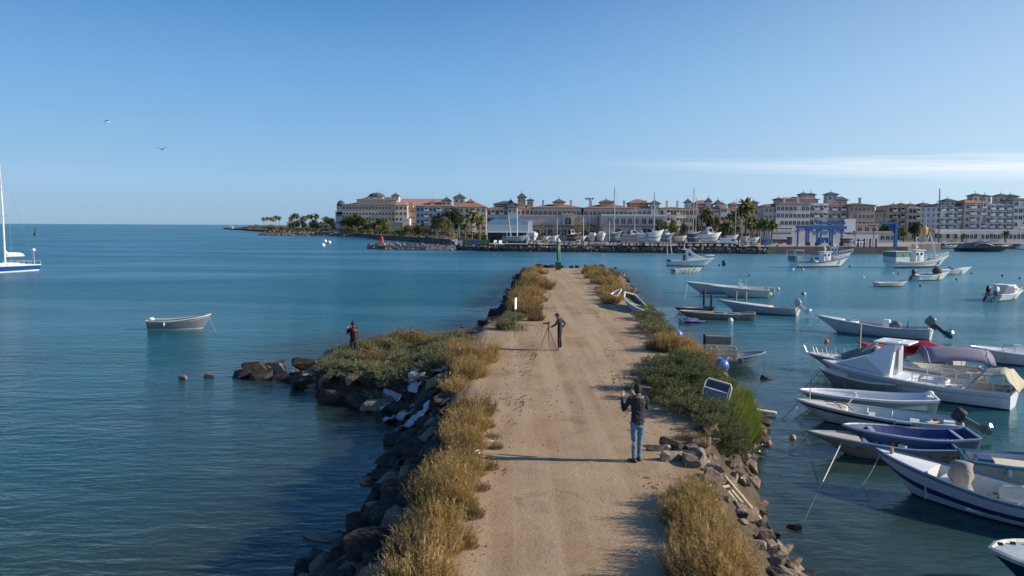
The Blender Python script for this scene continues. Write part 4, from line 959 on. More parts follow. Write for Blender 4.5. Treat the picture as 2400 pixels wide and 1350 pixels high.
# ------------------------------------------------------------ boats
def ss(a, b_, x):
    t_ = max(0, min(1, (x-a)/(b_-a))); return t_*t_*(3-2*t_)
class Boat:
    """open or decked hull; local x forward, z=0 at the waterline"""
    def __init__(s, name, label, stern, bow, B=1.7, fs=.5, fm=.5, fb=.9, draft=.25, tw=.8, rake=.5, cat='boat', hull=white, inner=white, rail=white, full=.55, open_=True, floor=.12, deck=0, group=None, sect=.5, wall=.05, place=True, ns=18, z=None, tip=(0, 0), deckm=None, railw=.045, rz=None, srake=0.08):
        a = Vector(stern) if len(stern) == 3 else wat(*stern); c = Vector(bow) if len(bow) == 3 else wat(*bow)
        z = WZ if z is None else z
        s.Lw = (c-a).xy.length; s.L = s.Lw+rake*.75; s.rz = math.atan2(c.y-a.y, c.x-a.x)
        s.o = thing(name, (a.x, a.y, z), s.rz, label, cat, group); s.o.rotation_euler = (tip[0], tip[1], s.rz)
        s.B, s.fs, s.fm, s.fb, s.draft, s.tw, s.rake, s.full, s.sect = B, fs, fm, fb, draft, tw, rake, full, sect
        s.srake = srake; n = ns; s.n = n
        VO = [0, .1, .22, .38, .55, .72, .88, 1]
        rows = []
        for i in range(n+1):
            t_ = i/n; rows.append([s.P(t_, v, 1) for v in VO[::-1]]+[s.P(t_, v, -1) for v in VO[1:]])
        b_ = MB(); b_.grid(rows); k = len(rows[0]); b_.f.append(tuple(range(k))[::-1]); b_.mi.append(0)
        s.hull = fixn(b_.build('hull', hull, s.o, smooth=False)); s.smooth(s.hull)
        if open_:
            rows = []; i0 = 1; fl = floor
            dk = n-int(deck*n) if deck else n-1
            for i in range(0, n+1):
                t_ = min(max(i/n, .5/n), 1-.9/n)
                hb = max(s.hb(t_)-wall, .012); zs = s.zs(t_); x = s.xs(t_, 1)
                if i == 0: x += wall
                if i == n: x -= .03
                f_ = max(fl, s.P(t_, 0, 1)[2]+.1)
                xf = s.xs(t_, max(0, (f_-s.zk(t_))/(zs-s.zk(t_))))
                fy = max(min(hb*.82, s.hw(t_, f_)-wall), .01)
                rows.append([(x, hb, zs), (x*.5+xf*.5, (hb+fy)/2+.02*hb, (zs+f_)/2), (xf, fy, f_), (xf, 0, f_-.0), (xf, -fy, f_), (x*.5+xf*.5, -(hb+fy)/2-.02*hb, (zs+f_)/2), (x, -hb, zs)])
            b_ = MB(); b_.grid(rows); b_.f.append((0, 1, 2, 3, 4, 5, 6)); b_.mi.append(0)
            b_.f.append(tuple(reversed([len(rows[0])*n+j for j in range(7)]))); b_.mi.append(0)
            s.inner = b_.build('interior', inner, s.o)
        if deck or not open_:
            t0 = 0 if not open_ else 1-deck; m_ = 10 if open_ else n
            rows = []
            for i in range(m_+1):
                t_ = t0+(1-t0)*i/m_; hb = max(s.hb(t_)-.01, .004); x = s.xs(t_, 1)-(.02 if i == m_ else 0); z_ = s.zs(t_)+.004
                rows.append([(x, hb, z_), (x, hb*.5, z_+.03*s.B*.3+.01), (x, 0, z_+.03*s.B*.4+.015), (x, -hb*.5, z_+.03*s.B*.3+.01), (x, -hb, z_)])
            b_ = MB(); b_.grid(rows)
            if open_: # bulkhead under the edge of the deck
                r0 = rows[0]; f_ = max(floor, s.zk(t0)+.1)
                b_.add(r0+[(r0[4][0], r0[4][1]*.8, f_), (r0[0][0], r0[0][1]*.8, f_)], [(0, 1, 2, 3, 4, 5, 6)])
            b_.build('deck', deckm or hull, s.o)
        if rail:
            pts = [s.P(i/n*.998, 1, 1) for i in range(n+1)]; pts2 = [s.P(i/n*.998, 1, -1) for i in range(n+1)][::-1]
            b_ = MB(); pp = [Vector(p)+Vector((0, .0, .012)) for p in pts+pts2[1:]]; pp.append(pp[0]); b_.tube(pp, railw, 5, False); b_.build('gunwale', rail, s.o)
    def smooth(s, o):
        me = o.data; me.polygons.foreach_set('use_smooth', [True]*len(me.polygons)); me.polygons[-1].use_smooth = False
    def hb(s, t_):
        B = s.B/2
        a = s.tw+(1-s.tw)*ss(0, .42, t_)
        if t_ > .4: q = (t_-.4)/.6; a *= max(0, 1-q**(1.6+s.full*1.6))**.8
        return B*max(a, .008)
    def zs(s, t_): return s.fm+(s.fs-s.fm)*max(0, 1-t_/.45)**2+(s.fb-s.fm)*max(0, (t_-.25)/.75)**1.8
    def zk(s, t_): return -s.draft*(1-.25*(1-t_))+(s.draft*.9+s.fb*.35)*max(0, (t_-.72)/.28)**2.6
    def xs(s, t_, v):
        base = s.Lw*t_
        return base+s.rake*(v)*max(0, (t_-.55)/.45)**1.6*1.0-(s.srake*v*max(0, 1-t_*6))
    def hw(s, t_, z):
        zk, zs_ = s.zk(t_), s.zs(t_); v = max(0, min(1, (z-zk)/(zs_-zk))); return s.hb(t_)*s.sec(t_, v)
    def sec(s, t_, v):
        full = v**.28*(.86+.14*v) if v > 0 else 0; vee = v**.95
        k = ss(.45, 1.0, t_); k = s.sect*.4*(1-k)+k*.85; return full*(1-k)+vee*k
    def P(s, t_, v, sg):
        zk, zs_ = s.zk(t_), s.zs(t_); return (s.xs(t_, v), sg*s.hb(t_)*s.sec(t_, v), zk+(zs_-zk)*v)
    def Q(s, t_, k=0, dz=0):   # a point at gunwale height, k = fraction of half beam
        return Vector((s.xs(t_, 1), s.hb(t_)*k, s.zs(t_)+dz))
    def band(s, v0, v1, m, name='stripe', t0=.0, t1=.99, off=.006, water=False):
        for sg in (1, -1):
            rows = []
            for i in range(s.n*2+1):
                t_ = t0+(t1-t0)*i/(s.n*2); r = []
                for v in (v0, (v0+v1)/2, v1):
                    if water: z_ = v; v_ = max(0.001, min(1, (z_-s.zk(t_))/(s.zs(t_)-s.zk(t_))))
                    else: v_ = v
                    p = Vector(s.P(t_, v_, sg)); p.y += sg*off; p.x += off*(t_ > .9); r.append(p)
                rows.append(r)
            MB().grid(rows).build(name, m, s.o)
        return s
    def boot(s, m=dark, z1=.07):
        return s.band(-.06, z1, m, 'waterline_band', water=True, off=.008)
    def thwart(s, t_, m=white, w_=.22, drop=.16, name='thwart'):
        z_ = s.zs(t_)-drop; y = s.hw(t_, z_)-.03
        MB().box((s.xs(t_, .8), 0, z_), (w_, 2*y, .035)).build(name, m, s.o); return s
    def box(s, name, m, x, y, z, d, rz=0, rx=0, ry=0, taper=1, bw=.02):
        o = MB().box((x, y, z+d[2]/2), d, rz, rx, ry, taper).build(name, m, s.o)
        if bw: bev(o, bw, 2)
        return o
    def ribs(s, m, n=7, t0=.12, t1=.8, floor=.12):
        for i in range(n):
            t_ = t0+(t1-t0)*i/(n-1); z1 = s.zs(t_)-.02; b_ = MB()
            for sg in (-1, 1):
                b_.tube([(s.xs(t_, .9), sg*(s.hw(t_, z1)-.065), z1), (s.xs(t_, .6), sg*(s.hw(t_, (z1+floor)/2)-.075), (z1+floor)/2), (s.xs(t_, .4), sg*(s.hw(t_, floor)*.8), floor+.02)], .022, 4)
            b_.build('rib', m, s.o)
        return s
    def line(s, t_, k, to, sag=.3, r=.012, m=ropeg, name='mooring_rope'):
        mw = s.o.matrix_world if False else (Matrix.Translation(s.o.location) @ Matrix.Rotation(s.rz, 4, 'Z'))
        a = s.Q(t_, k); e = mw.inverted() @ Vector(to); pts = [a.lerp(e, i/8)-Vector((0, 0, sag*math.sin(math.pi*i/8))) for i in range(9)]
        MB().tube(pts, r, 4).build(name, m, s.o); return s
def outboard(b, x=-.05, y=0, z=None, tilt=0.0, sc=1.0, cowl=grey, leg=grey, trim_=None, legl=1.0):
    """motor on the transom: cowling, bracket, leg with plate and skeg, propeller"""
    z = b.fs if z is None else z
    root = thing('outboard_motor', (x, y, z), 0); root.parent = b.o; root.rotation_euler = (0, tilt, 0); root.scale = (sc,)*3
    bpy.data.objects.remove(root)
    T = Matrix.Translation((x, y, z)) @ Matrix.Rotation(tilt, 4, 'Y') @ Matrix.Scale(sc, 4)
    def put(mb_, name, m, par, bw=0, sm=False):
        mb_.v = [tuple(T @ Vector(v)) for v in mb_.v]; o = mb_.build(name, m, par, smooth=sm)
        fixn(o)
        if bw: bev(o, bw, 2)
        return o
    prof = [(.02, .10), (.26, .12), (.30, .30), (.26, .48), (.12, .56), (.02, .57)]
    c = MB(); n = 10; rows = []
    for wf, zz in ((.55, .06), (.82, .09), (.88, .2), (.95, .36), (.86, .46), (.5, .50)):
        rows.append([(-.18+.27*wf*math.cos(2*math.pi*k/n)-(.04 if math.cos(2*math.pi*k/n) < 0 else 0)*wf, .17*wf*math.sin(2*math.pi*k/n), zz) for k in range(n)])
    c.grid(rows, True); c.f.append(tuple(range(n))[::-1]); c.mi.append(0); c.f.append(tuple(range(len(c.v)-n, len(c.v)))); c.mi.append(0)
    motor = put(c, 'outboard_motor', cowl, b.o, 0, True)
    l = MB(); l.box((-.16, 0, -.05-.32*legl), (.17, .10, .30+.62*legl), taper=1.15).box((-.02, 0, -.02), (.12, .22, .3)).box((-.2, 0, -.42*legl-.1), (.42, .2, .025))
    l.add([(-.09, .02, -.45*legl), (-.30, .02, -.45*legl), (-.30, .02, -.80*legl), (-.14, .02, -.86*legl), (-.09, -.02, -.45*legl), (-.30, -.02, -.45*legl), (-.30, -.02, -.80*legl), (-.14, -.02, -.86*legl)], [(0,1,2,3),(7,6,5,4),(0,4,5,1),(1,5,6,2),(2,6,7,3),(3,7,4,0)])
    l.ball((-.2, 0, -.62*legl), (.24, .055, .055), 8, 6); put(l, 'leg', leg, motor)
    p = MB()
    for k in range(3):
        a = k*2.094; d = Vector((0, math.cos(a), math.sin(a))); s_ = Vector((.05, -math.sin(a)*.06, math.cos(a)*.06)); c0 = Vector((-.44, 0, -.62*legl))
        p.add([c0, c0+d*.08+s_, c0+d*.17+s_*.6, c0+d*.16-s_*.8, c0+d*.06-s_], [(0,1,2,3,4)])
    p.ball((-.43, 0, -.62*legl), (.05, .035, .035), 6, 5); p.v = [tuple(T @ Vector(v)) for v in p.v]; p.build('propeller', steel, motor)
    return motor
def railing(b, t0, t1, h, n, m=steel, sides=(1, -1), r=.016, mid=False, inset=.9, top_at_bow=0):
    for sg in sides:
        q_ = MB(); top = []
        for i in range(n+1):
            t_ = t0+(t1-t0)*i/n; p = b.Q(t_, sg*inset); top.append(p+Vector((top_at_bow*i/n, 0, h))); q_.tube([p, top[-1]], r, 5)
        q_.tube(top, r, 5)
        if mid: q_.tube([p-Vector((0, 0, h*.5)) for p in top], r*.7, 4)
        q_.build('railing', m, b.o)
def cloth(name, m, pts_rows, par, seed=0, amp=.03, sub=3, loc=None):
    """draped sheet through a coarse grid of points, wrinkled"""
    r = [[Vector(p) for p in row] for row in pts_rows]
    def dense(row): 
        o = []
        for i in range(len(row)-1):
            for k in range(sub): o.append(row[i].lerp(row[i+1], k/sub))
        return o+[row[-1]]
    r = [dense(x) for x in r]; r = [list(x) for x in zip(*r)]; r = [dense(x) for x in r]
    rr = []
    for row in r: rr.append([p+Vector((noise.noise(p*3+Vector((seed, 0, 0))), noise.noise(p*3+Vector((0, seed, 5))), noise.noise(p*4+Vector((9, seed, 0)))))*amp for p in row])
    o = MB().grid(rr).build(name, m, par, loc, smooth=True)
    md = o.modifiers.new('thick', 'SOLIDIFY'); md.thickness = .012; return o

# --- A: white boat with the blue stripe, nearest right
A = Boat('fishing_boat', 'white open boat with broad blue stripe and canvas wrapped seat, nearest on the right', (2560,1262), (2108,1150), B=1.75, fs=.62, fm=.60, fb=1.02, rake=.72, hull=mat('pale_blue_white', (.52,.60,.68), .35, .05, 2, dirt=((.36,.38,.36), 3, .66)), inner=whited, rail=mat('faded_blue', (.10,.19,.27), .5, .15, 4), deck=.24, deckm=white, floor=.1, full=.35)
A.band(.46, .62, navy); A.band(.93, .97, mat('faded_blue', None)); A.boot(dark, .04)
A.thwart(.70, white, .3, .12); A.thwart(.22, whited, .4, .2)
bx = A.xs(.7, 1)-.12
tarpg = mat('grey_brown_canvas', (.27, .25, .21), .85, .15, 4, .5)
pts = []
for z_, w_ in ((0, .24), (.15, .27), (.34, .22), (.5, .27), (.72, .25), (.86, .22), (.90, .10)):
    pts.append([(bx-.22+w_*math.copysign(abs(math.cos(a_))**.55, math.cos(a_)), .05+w_*math.copysign(abs(math.sin(a_))**.55, math.sin(a_))*.85, .30+z_) for a_ in [k*math.pi/8 for k in range(16)]])
pts = [[tuple(Vector(p)+Vector((noise.noise(Vector(p)*6), noise.noise(Vector(p)*6+Vector((3, 0, 0))), 0))*.06) for p in r] for r in pts]
q_ = MB().grid(pts, True); q_.f.append(tuple(range(96, 112))); q_.mi.append(0); q_.build('wrapped_seat', tarpg, A.o, smooth=True)
x_ = A.xs(.4, 1); cloth('tarpaulin', creamc, [[(x_-.9, -.72, .50), (x_-.3, -.72, .52), (x_+.4, -.74, .54)], [(x_-.95, -.45, .60), (x_-.2, -.4, .74), (x_+.35, -.5, .60)], [(x_-.9, -.1, .36), (x_-.2, -.05, .42), (x_+.2, -.1, .36)]], A.o, 2, .06, 5)
MB().box((A.xs(.93, 1), 0, A.zs(.93)+.08), (.07, .07, .22)).build('bollard', wood, A.o)
A.box('locker', white, A.xs(.5, 1), 0.25, .1, (.7, .6, .3))
# --- B: blue inside, grubby outside
B_ = Boat('fishing_boat', 'grubby beige wooden boat painted blue inside with a tan foredeck, moored by a taut rope', (2225,1082), (1965,1062), B=1.6, fs=.5, fm=.46, fb=.62, rake=.95, hull=mat('grubby_paint', (.36,.32,.28), .7, .15, 3, dirt=((.16,.13,.10), 3, .5)), inner=mat('blue_inside', (.05,.17,.36), .6, .2, 4), rail=mat('steel_blue', (.16,.26,.38), .5, .1, 4), deck=.26, deckm=mat('tan_deck', (.46,.38,.29), .8, .1, 4), full=.4, floor=.08)
B_.thwart(.72, mat('steel_blue', None), .12, .02); B_.thwart(.35, mat('steel_blue', None), .2, .15); B_.ribs(mat('blue_inside', None), 7)
for i in range(5): MB().tube([(B_.xs(.62, 1)+.10*i, -.35+.1*i+.12*math.cos(a), .32+.05*math.sin(a*2)) for a in [k*.7 for k in range(8)]], .022, 5).build('rope_coil', rope, B_.o)
B_.line(.80, -.8, wat(1886,1197)+Vector((0, 0, -.25)), 0.0, .017, rope)
B_.line(.98, 0, wat(1760,1075)+Vector((0, 0, .2)), .5)
# --- C: blue boat with registration on the transom
C = Boat('fishing_boat', 'navy blue open boat with grey gunwale and white lettered transom, second row', (2272,1068), (2010,1052), B=1.5, fs=.70, fm=.58, fb=.76, rake=.5, tw=.9, hull=mat('slate_hull', (.11,.14,.22), .5, .1, 3), inner=mat('deep_blue', (.018,.045,.17), .5, .2, 3), rail=mat('pale_grey_blue', (.30,.34,.44), .5, .08, 3), deck=.1, full=1.0, floor=.1)
C.thwart(.82, mat('pale_grey_blue', None), .14, .05); C.thwart(.12, mat('pale_grey_blue', None), .1, .02)
MB().tube([C.Q(.45, -1, .02), C.Q(.46, -1, .16), C.Q(.6, -1, .16), C.Q(.62, -1, .02)], .02, 5).build('grab_rail', mat('pale_grey_blue', None), C.o)
MB().box((.38, -C.hb(.13)-.025, .56), (.62, .03, .2), R(-3)).build('name_board', white, C.o)
def text(s_, size, loc, rot, m, par, name='lettering', ext=.002):
    cu = bpy.data.curves.new(name, 'FONT'); cu.body = s_; cu.size = size; cu.extrude = ext; cu.align_x = 'CENTER'; cu.align_y = 'CENTER'; cu.materials.append(m)
    tmp = bpy.data.objects.new('t', cu); COL.objects.link(tmp); bpy.context.view_layer.update()
    me = bpy.data.meshes.new_from_object(tmp.evaluated_get(bpy.context.evaluated_depsgraph_get())); bpy.data.objects.remove(tmp)
    o = link(name, me, par, loc, rot); return o
text('7ª HU-4', .13, (.38, -C.hb(.13)-.045, .56), (R(90), 0, R(-3)), black, C.o)
# --- D: blue railed boat behind the white striped one
D = Boat('motorboat', 'pale boat with teal rim and cream seats reaching out of frame at the right', (2262,1118), (2560,1150), B=1.6, fs=.62, fm=.6, fb=.8, rake=.5, hull=whited, inner=mat('pale_inside', (.50,.47,.44), .6, .08, 3), rail=mat('teal_rim', (.05,.17,.24), .5, .1, 3), floor=.12, railw=.06)
D.box('seat', creamc, 1.2, .2, .34, (1.6, .8, .16)); D.box('console', navy, .45, 0, .2, (.5, .7, .45), taper=.8); D.box('seat', creamc, 2.4, 0, .4, (.5, 1.0, .14)); D.thwart(.3, whited)
# --- E: white with navy stripe, outboard tilted
E = Boat('fishing_boat', 'long white boat with thin navy stripe and a raised black outboard motor', (2248,1024), (1915,985), B=1.75, fs=.5, fm=.48, fb=.70, rake=.8, hull=white, inner=mat('pale_green_inside', (.48,.55,.52), .5, .06, 3), rail=mat('bluish_rail', (.45,.50,.52), .4, .05), deck=.26, deckm=mat('warm_deck', (.62,.55,.44), .7, .08, 4), full=.4, floor=.1)
E.band(.78, .9, navy, t0=.3); E.boot(dark, .03)
E.thwart(.6, mat('pale_green_inside', None), .2); E.thwart(.3, mat('pale_green_inside', None), .3); E.ribs(mat('pale_green_inside', None), 5)
MB().bar((E.xs(.74, 1), -.5, .6), (E.xs(.76, 1)-.4, -.35, 1.12), .07).build('post', white, E.o)
E.box('hatch', white, .3, .15, .42, (.4, .9, .06)); outboard(E, -.1, 0, .50, R(62), .9, dark, mat('motor_grey', (.12,.14,.15), .4, .1), legl=1.15)
MB().tube([E.Q(.93, -.2), E.Q(.93, -.2, .5)], .02, 5).build('post', steel, E.o); E.line(.98, 0, wat(1745,985), .6); E.line(.9, .5, E.Q(.74, .2) and wat(1780,968), .5)
for i, t_ in enumerate((.86, .80)): MB().tube([E.Q(t_, -.8, .05), E.Q(t_-.05, -.2, .12), E.Q(t_-.1, .5, .04)], .018, 4).build('deck_rope', ropeg, E.o)
# --- F: white open boat behind E
Fb = Boat('dinghy', 'plain white rounded plastic dinghy between the cabin boat and the navy striped boat', (2185,968), (1905,948), B=1.55, fs=.6, fm=.48, fb=.54, rake=.55, tw=.86, hull=mat('grey_white', (.42,.43,.44), .4, .06), inner=white, rail=white, full=1.2, floor=.14, railw=.07)
Fb.thwart(.62, white, .06, .02); Fb.box('side_seat', white, .9, .35, .2, (1.2, .5, .2)); Fb.box('seat', white, .35, 0, .3, (.35, 1.1, .1)); Fb.box('motor_well', white, .1, 0, .5, (.25, .5, .16)); MB().ball((.05, -.3, .72), (.14, .11, .1)).build('fender', white, Fb.o, smooth=True)
MB().box((Fb.xs(.62, 1)-.3, .1, .34), (.75, .1, .04), R(30)).build('oar', palew, Fb.o)
# --- G: big white cabin boat
G = Boat('cabin_boat', 'largest white cabin boat with slanted windscreen, tall wheelhouse and stern canvas cover', (2372,957), (1964,899), B=2.3, fs=.72, fm=.66, fb=1.0, draft=.4, rake=.75, cat='cabin boat', hull=mat('gw_bluish', (.66,.70,.74), .3, .04, 2, dirt=((.45,.46,.44), 2.5, .7)), inner=whited, rail=white, deck=.46, deckm=mat('gw_bluish', None), full=.5, floor=.25, railw=.05)
G.band(.80, .84, mat('soft_grey', (.36,.40,.44), .4, .05)); G.boot(navy, .05)
x0 = G.xs(.64, 1); x1 = G.xs(.93, 1)
def wedge(o, name, m, xb, xt, xf, yb, yt, z0, z1, zf, xb2=None):
    """cabin: back at xb, roof from xb to xt, windscreen down to xf"""
    xb2 = xb if xb2 is None else xb2
    v = [(xb,-yb,z0),(xf,-yb*.25,z0+.28),(xf,yb*.25,z0+.28),(xb,yb,z0),(xb2,-yt,z1),(xt,-yt,z1),(xt,yt,z1),(xb2,yt,z1),(xt+(xf-xt)*.35,-yb*.82,zf),(xt+(xf-xt)*.35,yb*.82,zf)]
    f = [(0,3,7,4),(4,7,6,5),(0,4,5,8,1),(3,2,9,6,7),(5,6,9,8),(8,9,2,1),(0,1,2,3)]
    ob = fixn(MB().add(v, f).build(name, m, o)); return bev(ob, .05, 2)
zc = G.zs(.65)
wedge(G.o, 'cabin', mat('gw_bluish', None), x0-.05, x0+.15, x1, .98, .62, zc-.05, zc+1.42, zc+.78, x0-.15)
r_ = MB(); r_.box((x0+.0, 0, zc+1.45), (1.45, 1.45, .07)); bev(r_.build('cabin_roof', white, G.o), .02)
MB().box((x0, .32, zc+1.495), (.5, .4, .02)).box((x0, -.32, zc+1.495), (.5, .4, .02)).build('roof_hatch', mat('gw_bluish', None), G.o)
MB().add([(x0+.72,-.66,zc+1.42),(x0+.72,.66,zc+1.42),(x0+1.2,.74,zc+.93),(x0+1.2,-.74,zc+.93)], [(0,1,2,3),(3,2,1,0)]).build('windscreen', mat('pale_glass', (.55,.60,.64), .15, .05), G.o)
MB().box((x0-.22, 0, zc+.62), (.03, .6, 1.0)).build('door', mat('soft_grey', None), G.o)
for i, kx in enumerate((.12, .5)): MB().add([(x0+kx,-.90+.06*i,zc+.75),(x0+kx+.3,-.87+.06*i,zc+.72),(x0+kx+.26,-.80+.06*i,zc+1.02),(x0+kx,-.80+.06*i,zc+1.05)], [(0,1,2,3),(3,2,1,0)]).build('window', mat('soft_grey', None), G.o)
railing(G, 0.0, .5, .42, 6, mat('rail_white', (.6,.58,.52), .4, .05), (1, -1), .018, True, .97)
G.box('engine_box', white, x0-1.6, 0, .3, (1.0, .8, .5)); G.box('side_bench', whited, x0-1.3, .75, .3, (2.2, .35, .4)); G.box('fish_box', white, x0-2.3, -.3, .3, (.6, .45, .3))
cloth('stern_cover', canvas, [[(-.35,-1.0,.85),(-.3,0,.8),(-.35,1.0,.85)],[(.2,-.85,1.45),(.25,0,1.62),(.2,.85,1.45)],[(1.0,-.9,1.3),(1.05,0,1.45),(1.0,.9,1.3)],[(1.45,-1.0,.75),(1.5,0,.78),(1.45,1.0,.75)]], G.o, 4, .07, 5)
cloth('sail_cloth', creamc, [[(1.3,-.75,1.42),(2.0,-.75,1.1),(2.7,-.7,.85)],[(1.3,-.3,1.5),(2.0,-.25,1.25),(2.7,-.2,.95)]], G.o, 5, .05, 5)
MB().ball(tuple(G.Q(.54, -1, -.05)), .09).build('fender', white, G.o, smooth=True)
# --- H: grey boat with bow rail and olive cover, small mast
H = Boat('motorboat', 'grey hulled boat with chrome bow rail under an olive cover, behind the big cabin boat', (2130,888), (1935,868), B=1.9, fs=.7, fm=.62, fb=.82, rake=1.0, hull=mat('mauve_grey', (.33,.32,.35), .4, .06), inner=whited, rail=white, deck=.35, deckm=whited, full=.5)
railing(H, .74, .985, .42, 4, steel, (1, -1), .02, False, .9, .2)
xm = H.xs(.55, 1)
cloth('boat_cover', greenc, [[(xm-1.3,-.8,.7),(xm-1.2,0,.95),(xm-1.3,.8,.7)],[(xm-.3,-.7,1.0),(xm-.3,0,1.5),(xm-.3,.7,1.0)],[(xm+.9,-.6,.8),(xm+1.0,0,.92),(xm+.9,.6,.8)]], H.o, 6, .05, 5)
cloth('cream_cover', creamc, [[(xm-1.6,-.5,1.0),(xm-1.5,.2,1.2),(xm-1.6,.7,1.0)],[(xm-.6,-.4,1.35),(xm-.5,.1,1.55),(xm-.6,.6,1.35)]], H.o, 7, .05, 4)
MB().bar((xm+.1, .2, .8), (xm+.1, .2, 2.5), .06, 6).build('mast', palew, H.o)
H2 = Boat('dinghy', 'small weathered grey dinghy wedged at the bow of the big cabin boat', (2100,925), (1945,905), B=1.3, fs=.5, fm=.48, fb=.75, rake=.5, hull=mat('grubby_grey', (.25,.24,.24), .6, .15, 3), inner=whited, rail=creamc, deck=.3, deckm=creamc)
H2.line(.98, 0, wat(1870,905)+Vector((0,0,-.1)), .2); H.line(.95, .3, wat(1900,925), .1)
# --- I: red boat
I = Boat('motorboat', 'boat with bright red interior and red cockpit cover beyond the wheelhouse', (2245,876), (2040,846), B=2.1, fs=.8, fm=.78, fb=.95, rake=.8, hull=mat('red_boat_side', (.40,.36,.37), .5, .06), inner=mat('red_paint', (.36,.02,.03), .5, .15, 3), rail=mat('red_paint', None), deck=.3, deckm=mat('red_paint', None), full=.8)
xm = I.xs(.35, 1); cloth('red_cover', mat('red_paint', None), [[(xm-.6,-1.05,.55),(xm+.4,-1.1,.6),(xm+1.4,-.9,.75)],[(xm-.5,-.7,1.15),(xm+.4,-.65,1.4),(xm+1.4,-.5,1.1)],[(xm-.5,-.1,1.0),(xm+.4,.0,1.1),(xm+1.3,.1,1.0)]], I.o, 8, .08, 5)
I.box('seat', mat('red_canvas2', (.42,.16,.15), .7, .1), xm-.3, .2, .6, (.9, .8, .12)); I.thwart(.15, whited)
# --- J: bimini boat with the star emblem
J = Boat('motorboat', 'boat shaded by a mauve bimini top bearing a three pointed star emblem', (2300,906), (2095,896), B=2.0, fs=.75, fm=.72, fb=.9, rake=.6, hull=whited, inner=white, rail=white, deck=.3, deckm=white)
mauve = mat('mauve_canvas', (.20,.19,.25), .8, .08, 3, .15)
xj = J.xs(.32, 1); rows = []
for i in range(9):
    u = i/8; a = -1+2*u; rows.append([(xj-1.0+.03*k, a*.98, 1.95-.42*a*a-.25*abs((k-3)/3)**2+(.0)) if False else (xj-1.4+.47*k, a*.98, 1.80-.50*a*a-.16*abs((k-3)/3)**2) for k in range(7)])
o = MB().grid(rows).build('bimini_canopy', mauve, J.o, smooth=True); md = o.modifiers.new('thick', 'SOLIDIFY'); md.thickness = .02
for k in (-1.3, 0, 1.3):
    MB().tube([(xj+k*.8, -.98, .75), (xj+k, -.97, 1.25), (xj+k, -.6, 1.60), (xj+k, 0, 1.75), (xj+k, .6, 1.60), (xj+k, .97, 1.25), (xj+k*.8, .98, .75)], .014, 5).build('canopy_frame', steel, J.o)
em = MB(); nE = 20; ex, ey = xj-.35, -.62
def ept(u, v): # point on the canopy near side
    y = ey+v*.86; a = y/.98; x = ex+u; k = (x-(xj-1.4))/.47; return Vector((x, y, 1.80-.50*a*a-.16*abs((k-3)/3)**2+.05))
for j in range(nE):
    a0, a1 = 2*math.pi*j/nE, 2*math.pi*(j+1)/nE; em.add([ept(.27*math.cos(a0), .27*math.sin(a0)), ept(.27*math.cos(a1), .27*math.sin(a1)), ept(.235*math.cos(a1), .235*math.sin(a1)), ept(.235*math.cos(a0), .235*math.sin(a0))], [(0,1,2,3)])
for j in range(3):
    a = math.pi/2+j*2.0944; d = (math.cos(a), math.sin(a)); p = (-d[1]*.035, d[0]*.035); em.add([ept(p[0]*1.2, p[1]*1.2), ept(-p[0]*1.2, -p[1]*1.2), ept(d[0]*.25, d[1]*.25)], [(0,1,2)])
em.build('star_emblem', black, J.o)
cloth('cream_tarpaulin', creamc, [[(xj+.9,-.9,.9),(xj+1.4,-.8,.95),(xj+2.0,-.6,.9)],[(xj+.9,-.3,1.35),(xj+1.3,-.3,1.4),(xj+1.9,-.2,1.2)],[(xj+.9,.4,1.1),(xj+1.4,.4,1.1),(xj+1.9,.4,1.0)]], J.o, 9, .07, 5)
cloth('silver_cover', mat('silver_cover', (.5,.5,.5), .4, .1, metal=.3), [[(xj+.75,-.6,1.5),(xj+1.05,-.5,1.45)],[(xj+.8,.2,1.55),(xj+1.1,.3,1.5)]], J.o, 11, .08, 5)
# --- K: white boat at the right edge
K = Boat('motorboat', 'white open boat with console and dark seat at the right edge beyond the bimini', (2470,858), (2310,848), B=1.9, fs=.6, fm=.58, fb=.78, rake=.8, hull=white, inner=white, rail=white, deck=.3, deckm=white)
K.boot(dark, .03); K.box('console', white, K.xs(.52, 1), 0, .15, (.5, .7, .85), taper=.8); MB().tube([(K.xs(.7,1),-.5,.62),(K.xs(.68,1),-.5,.9),(K.xs(.45,1),-.6,.9),(K.xs(.43,1),-.6,.6)], .018, 5).build('handrail', black, K.o)
MB().ball((K.xs(.32, 1), 0, 1.3), (.35, .3, .22)).build('engine_cover', black, K.o, smooth=True)
# --- L: long white boat with the outboard raised
Lb = Boat('fishing_boat', 'long slender white boat with covered outboard tilted up, behind the boat cluster', (2180,796), (1945,776), B=1.8, fs=.72, fm=.62, fb=1.05, rake=1.0, hull=mat('hull_lightgrey', (.52,.54,.56), .4, .05, 2), inner=mat('pinkish_inside', (.50,.43,.40), .6, .08, 3), rail=white, deck=.2, deckm=white, full=.4)
Lb.boot(mat('teal_boot', (.05,.16,.15), .5, .1), .03); Lb.band(.90, .94, mat('soft_grey', None))
Lb.box('console', white, Lb.xs(.42, 1), 0, .15, (.45, .6, .95), taper=.85); MB().ball((Lb.xs(.33, 1), 0, .75), (.38, .36, .32)).build('seat_cover', mat('grey_canvas', (.12,.12,.14), .7, .1), Lb.o, smooth=True)
Lb.box('locker', white, Lb.xs(.72, 1), 0, .45, (.5, .9, .35)); Lb.thwart(.6, whited); Lb.thwart(.12, whited, .35)
MB().bar((Lb.xs(.22, 1), .1, .3), (Lb.xs(.21, 1), .1, 1.1), .06).build('stake', black, Lb.o)
outboard(Lb, -.1, 0, .80, R(52), 1.25, mat('motor_silver', (.16,.17,.19), .35, .1), mat('motor_dark', (.04,.06,.07), .4, .1), legl=1.2)
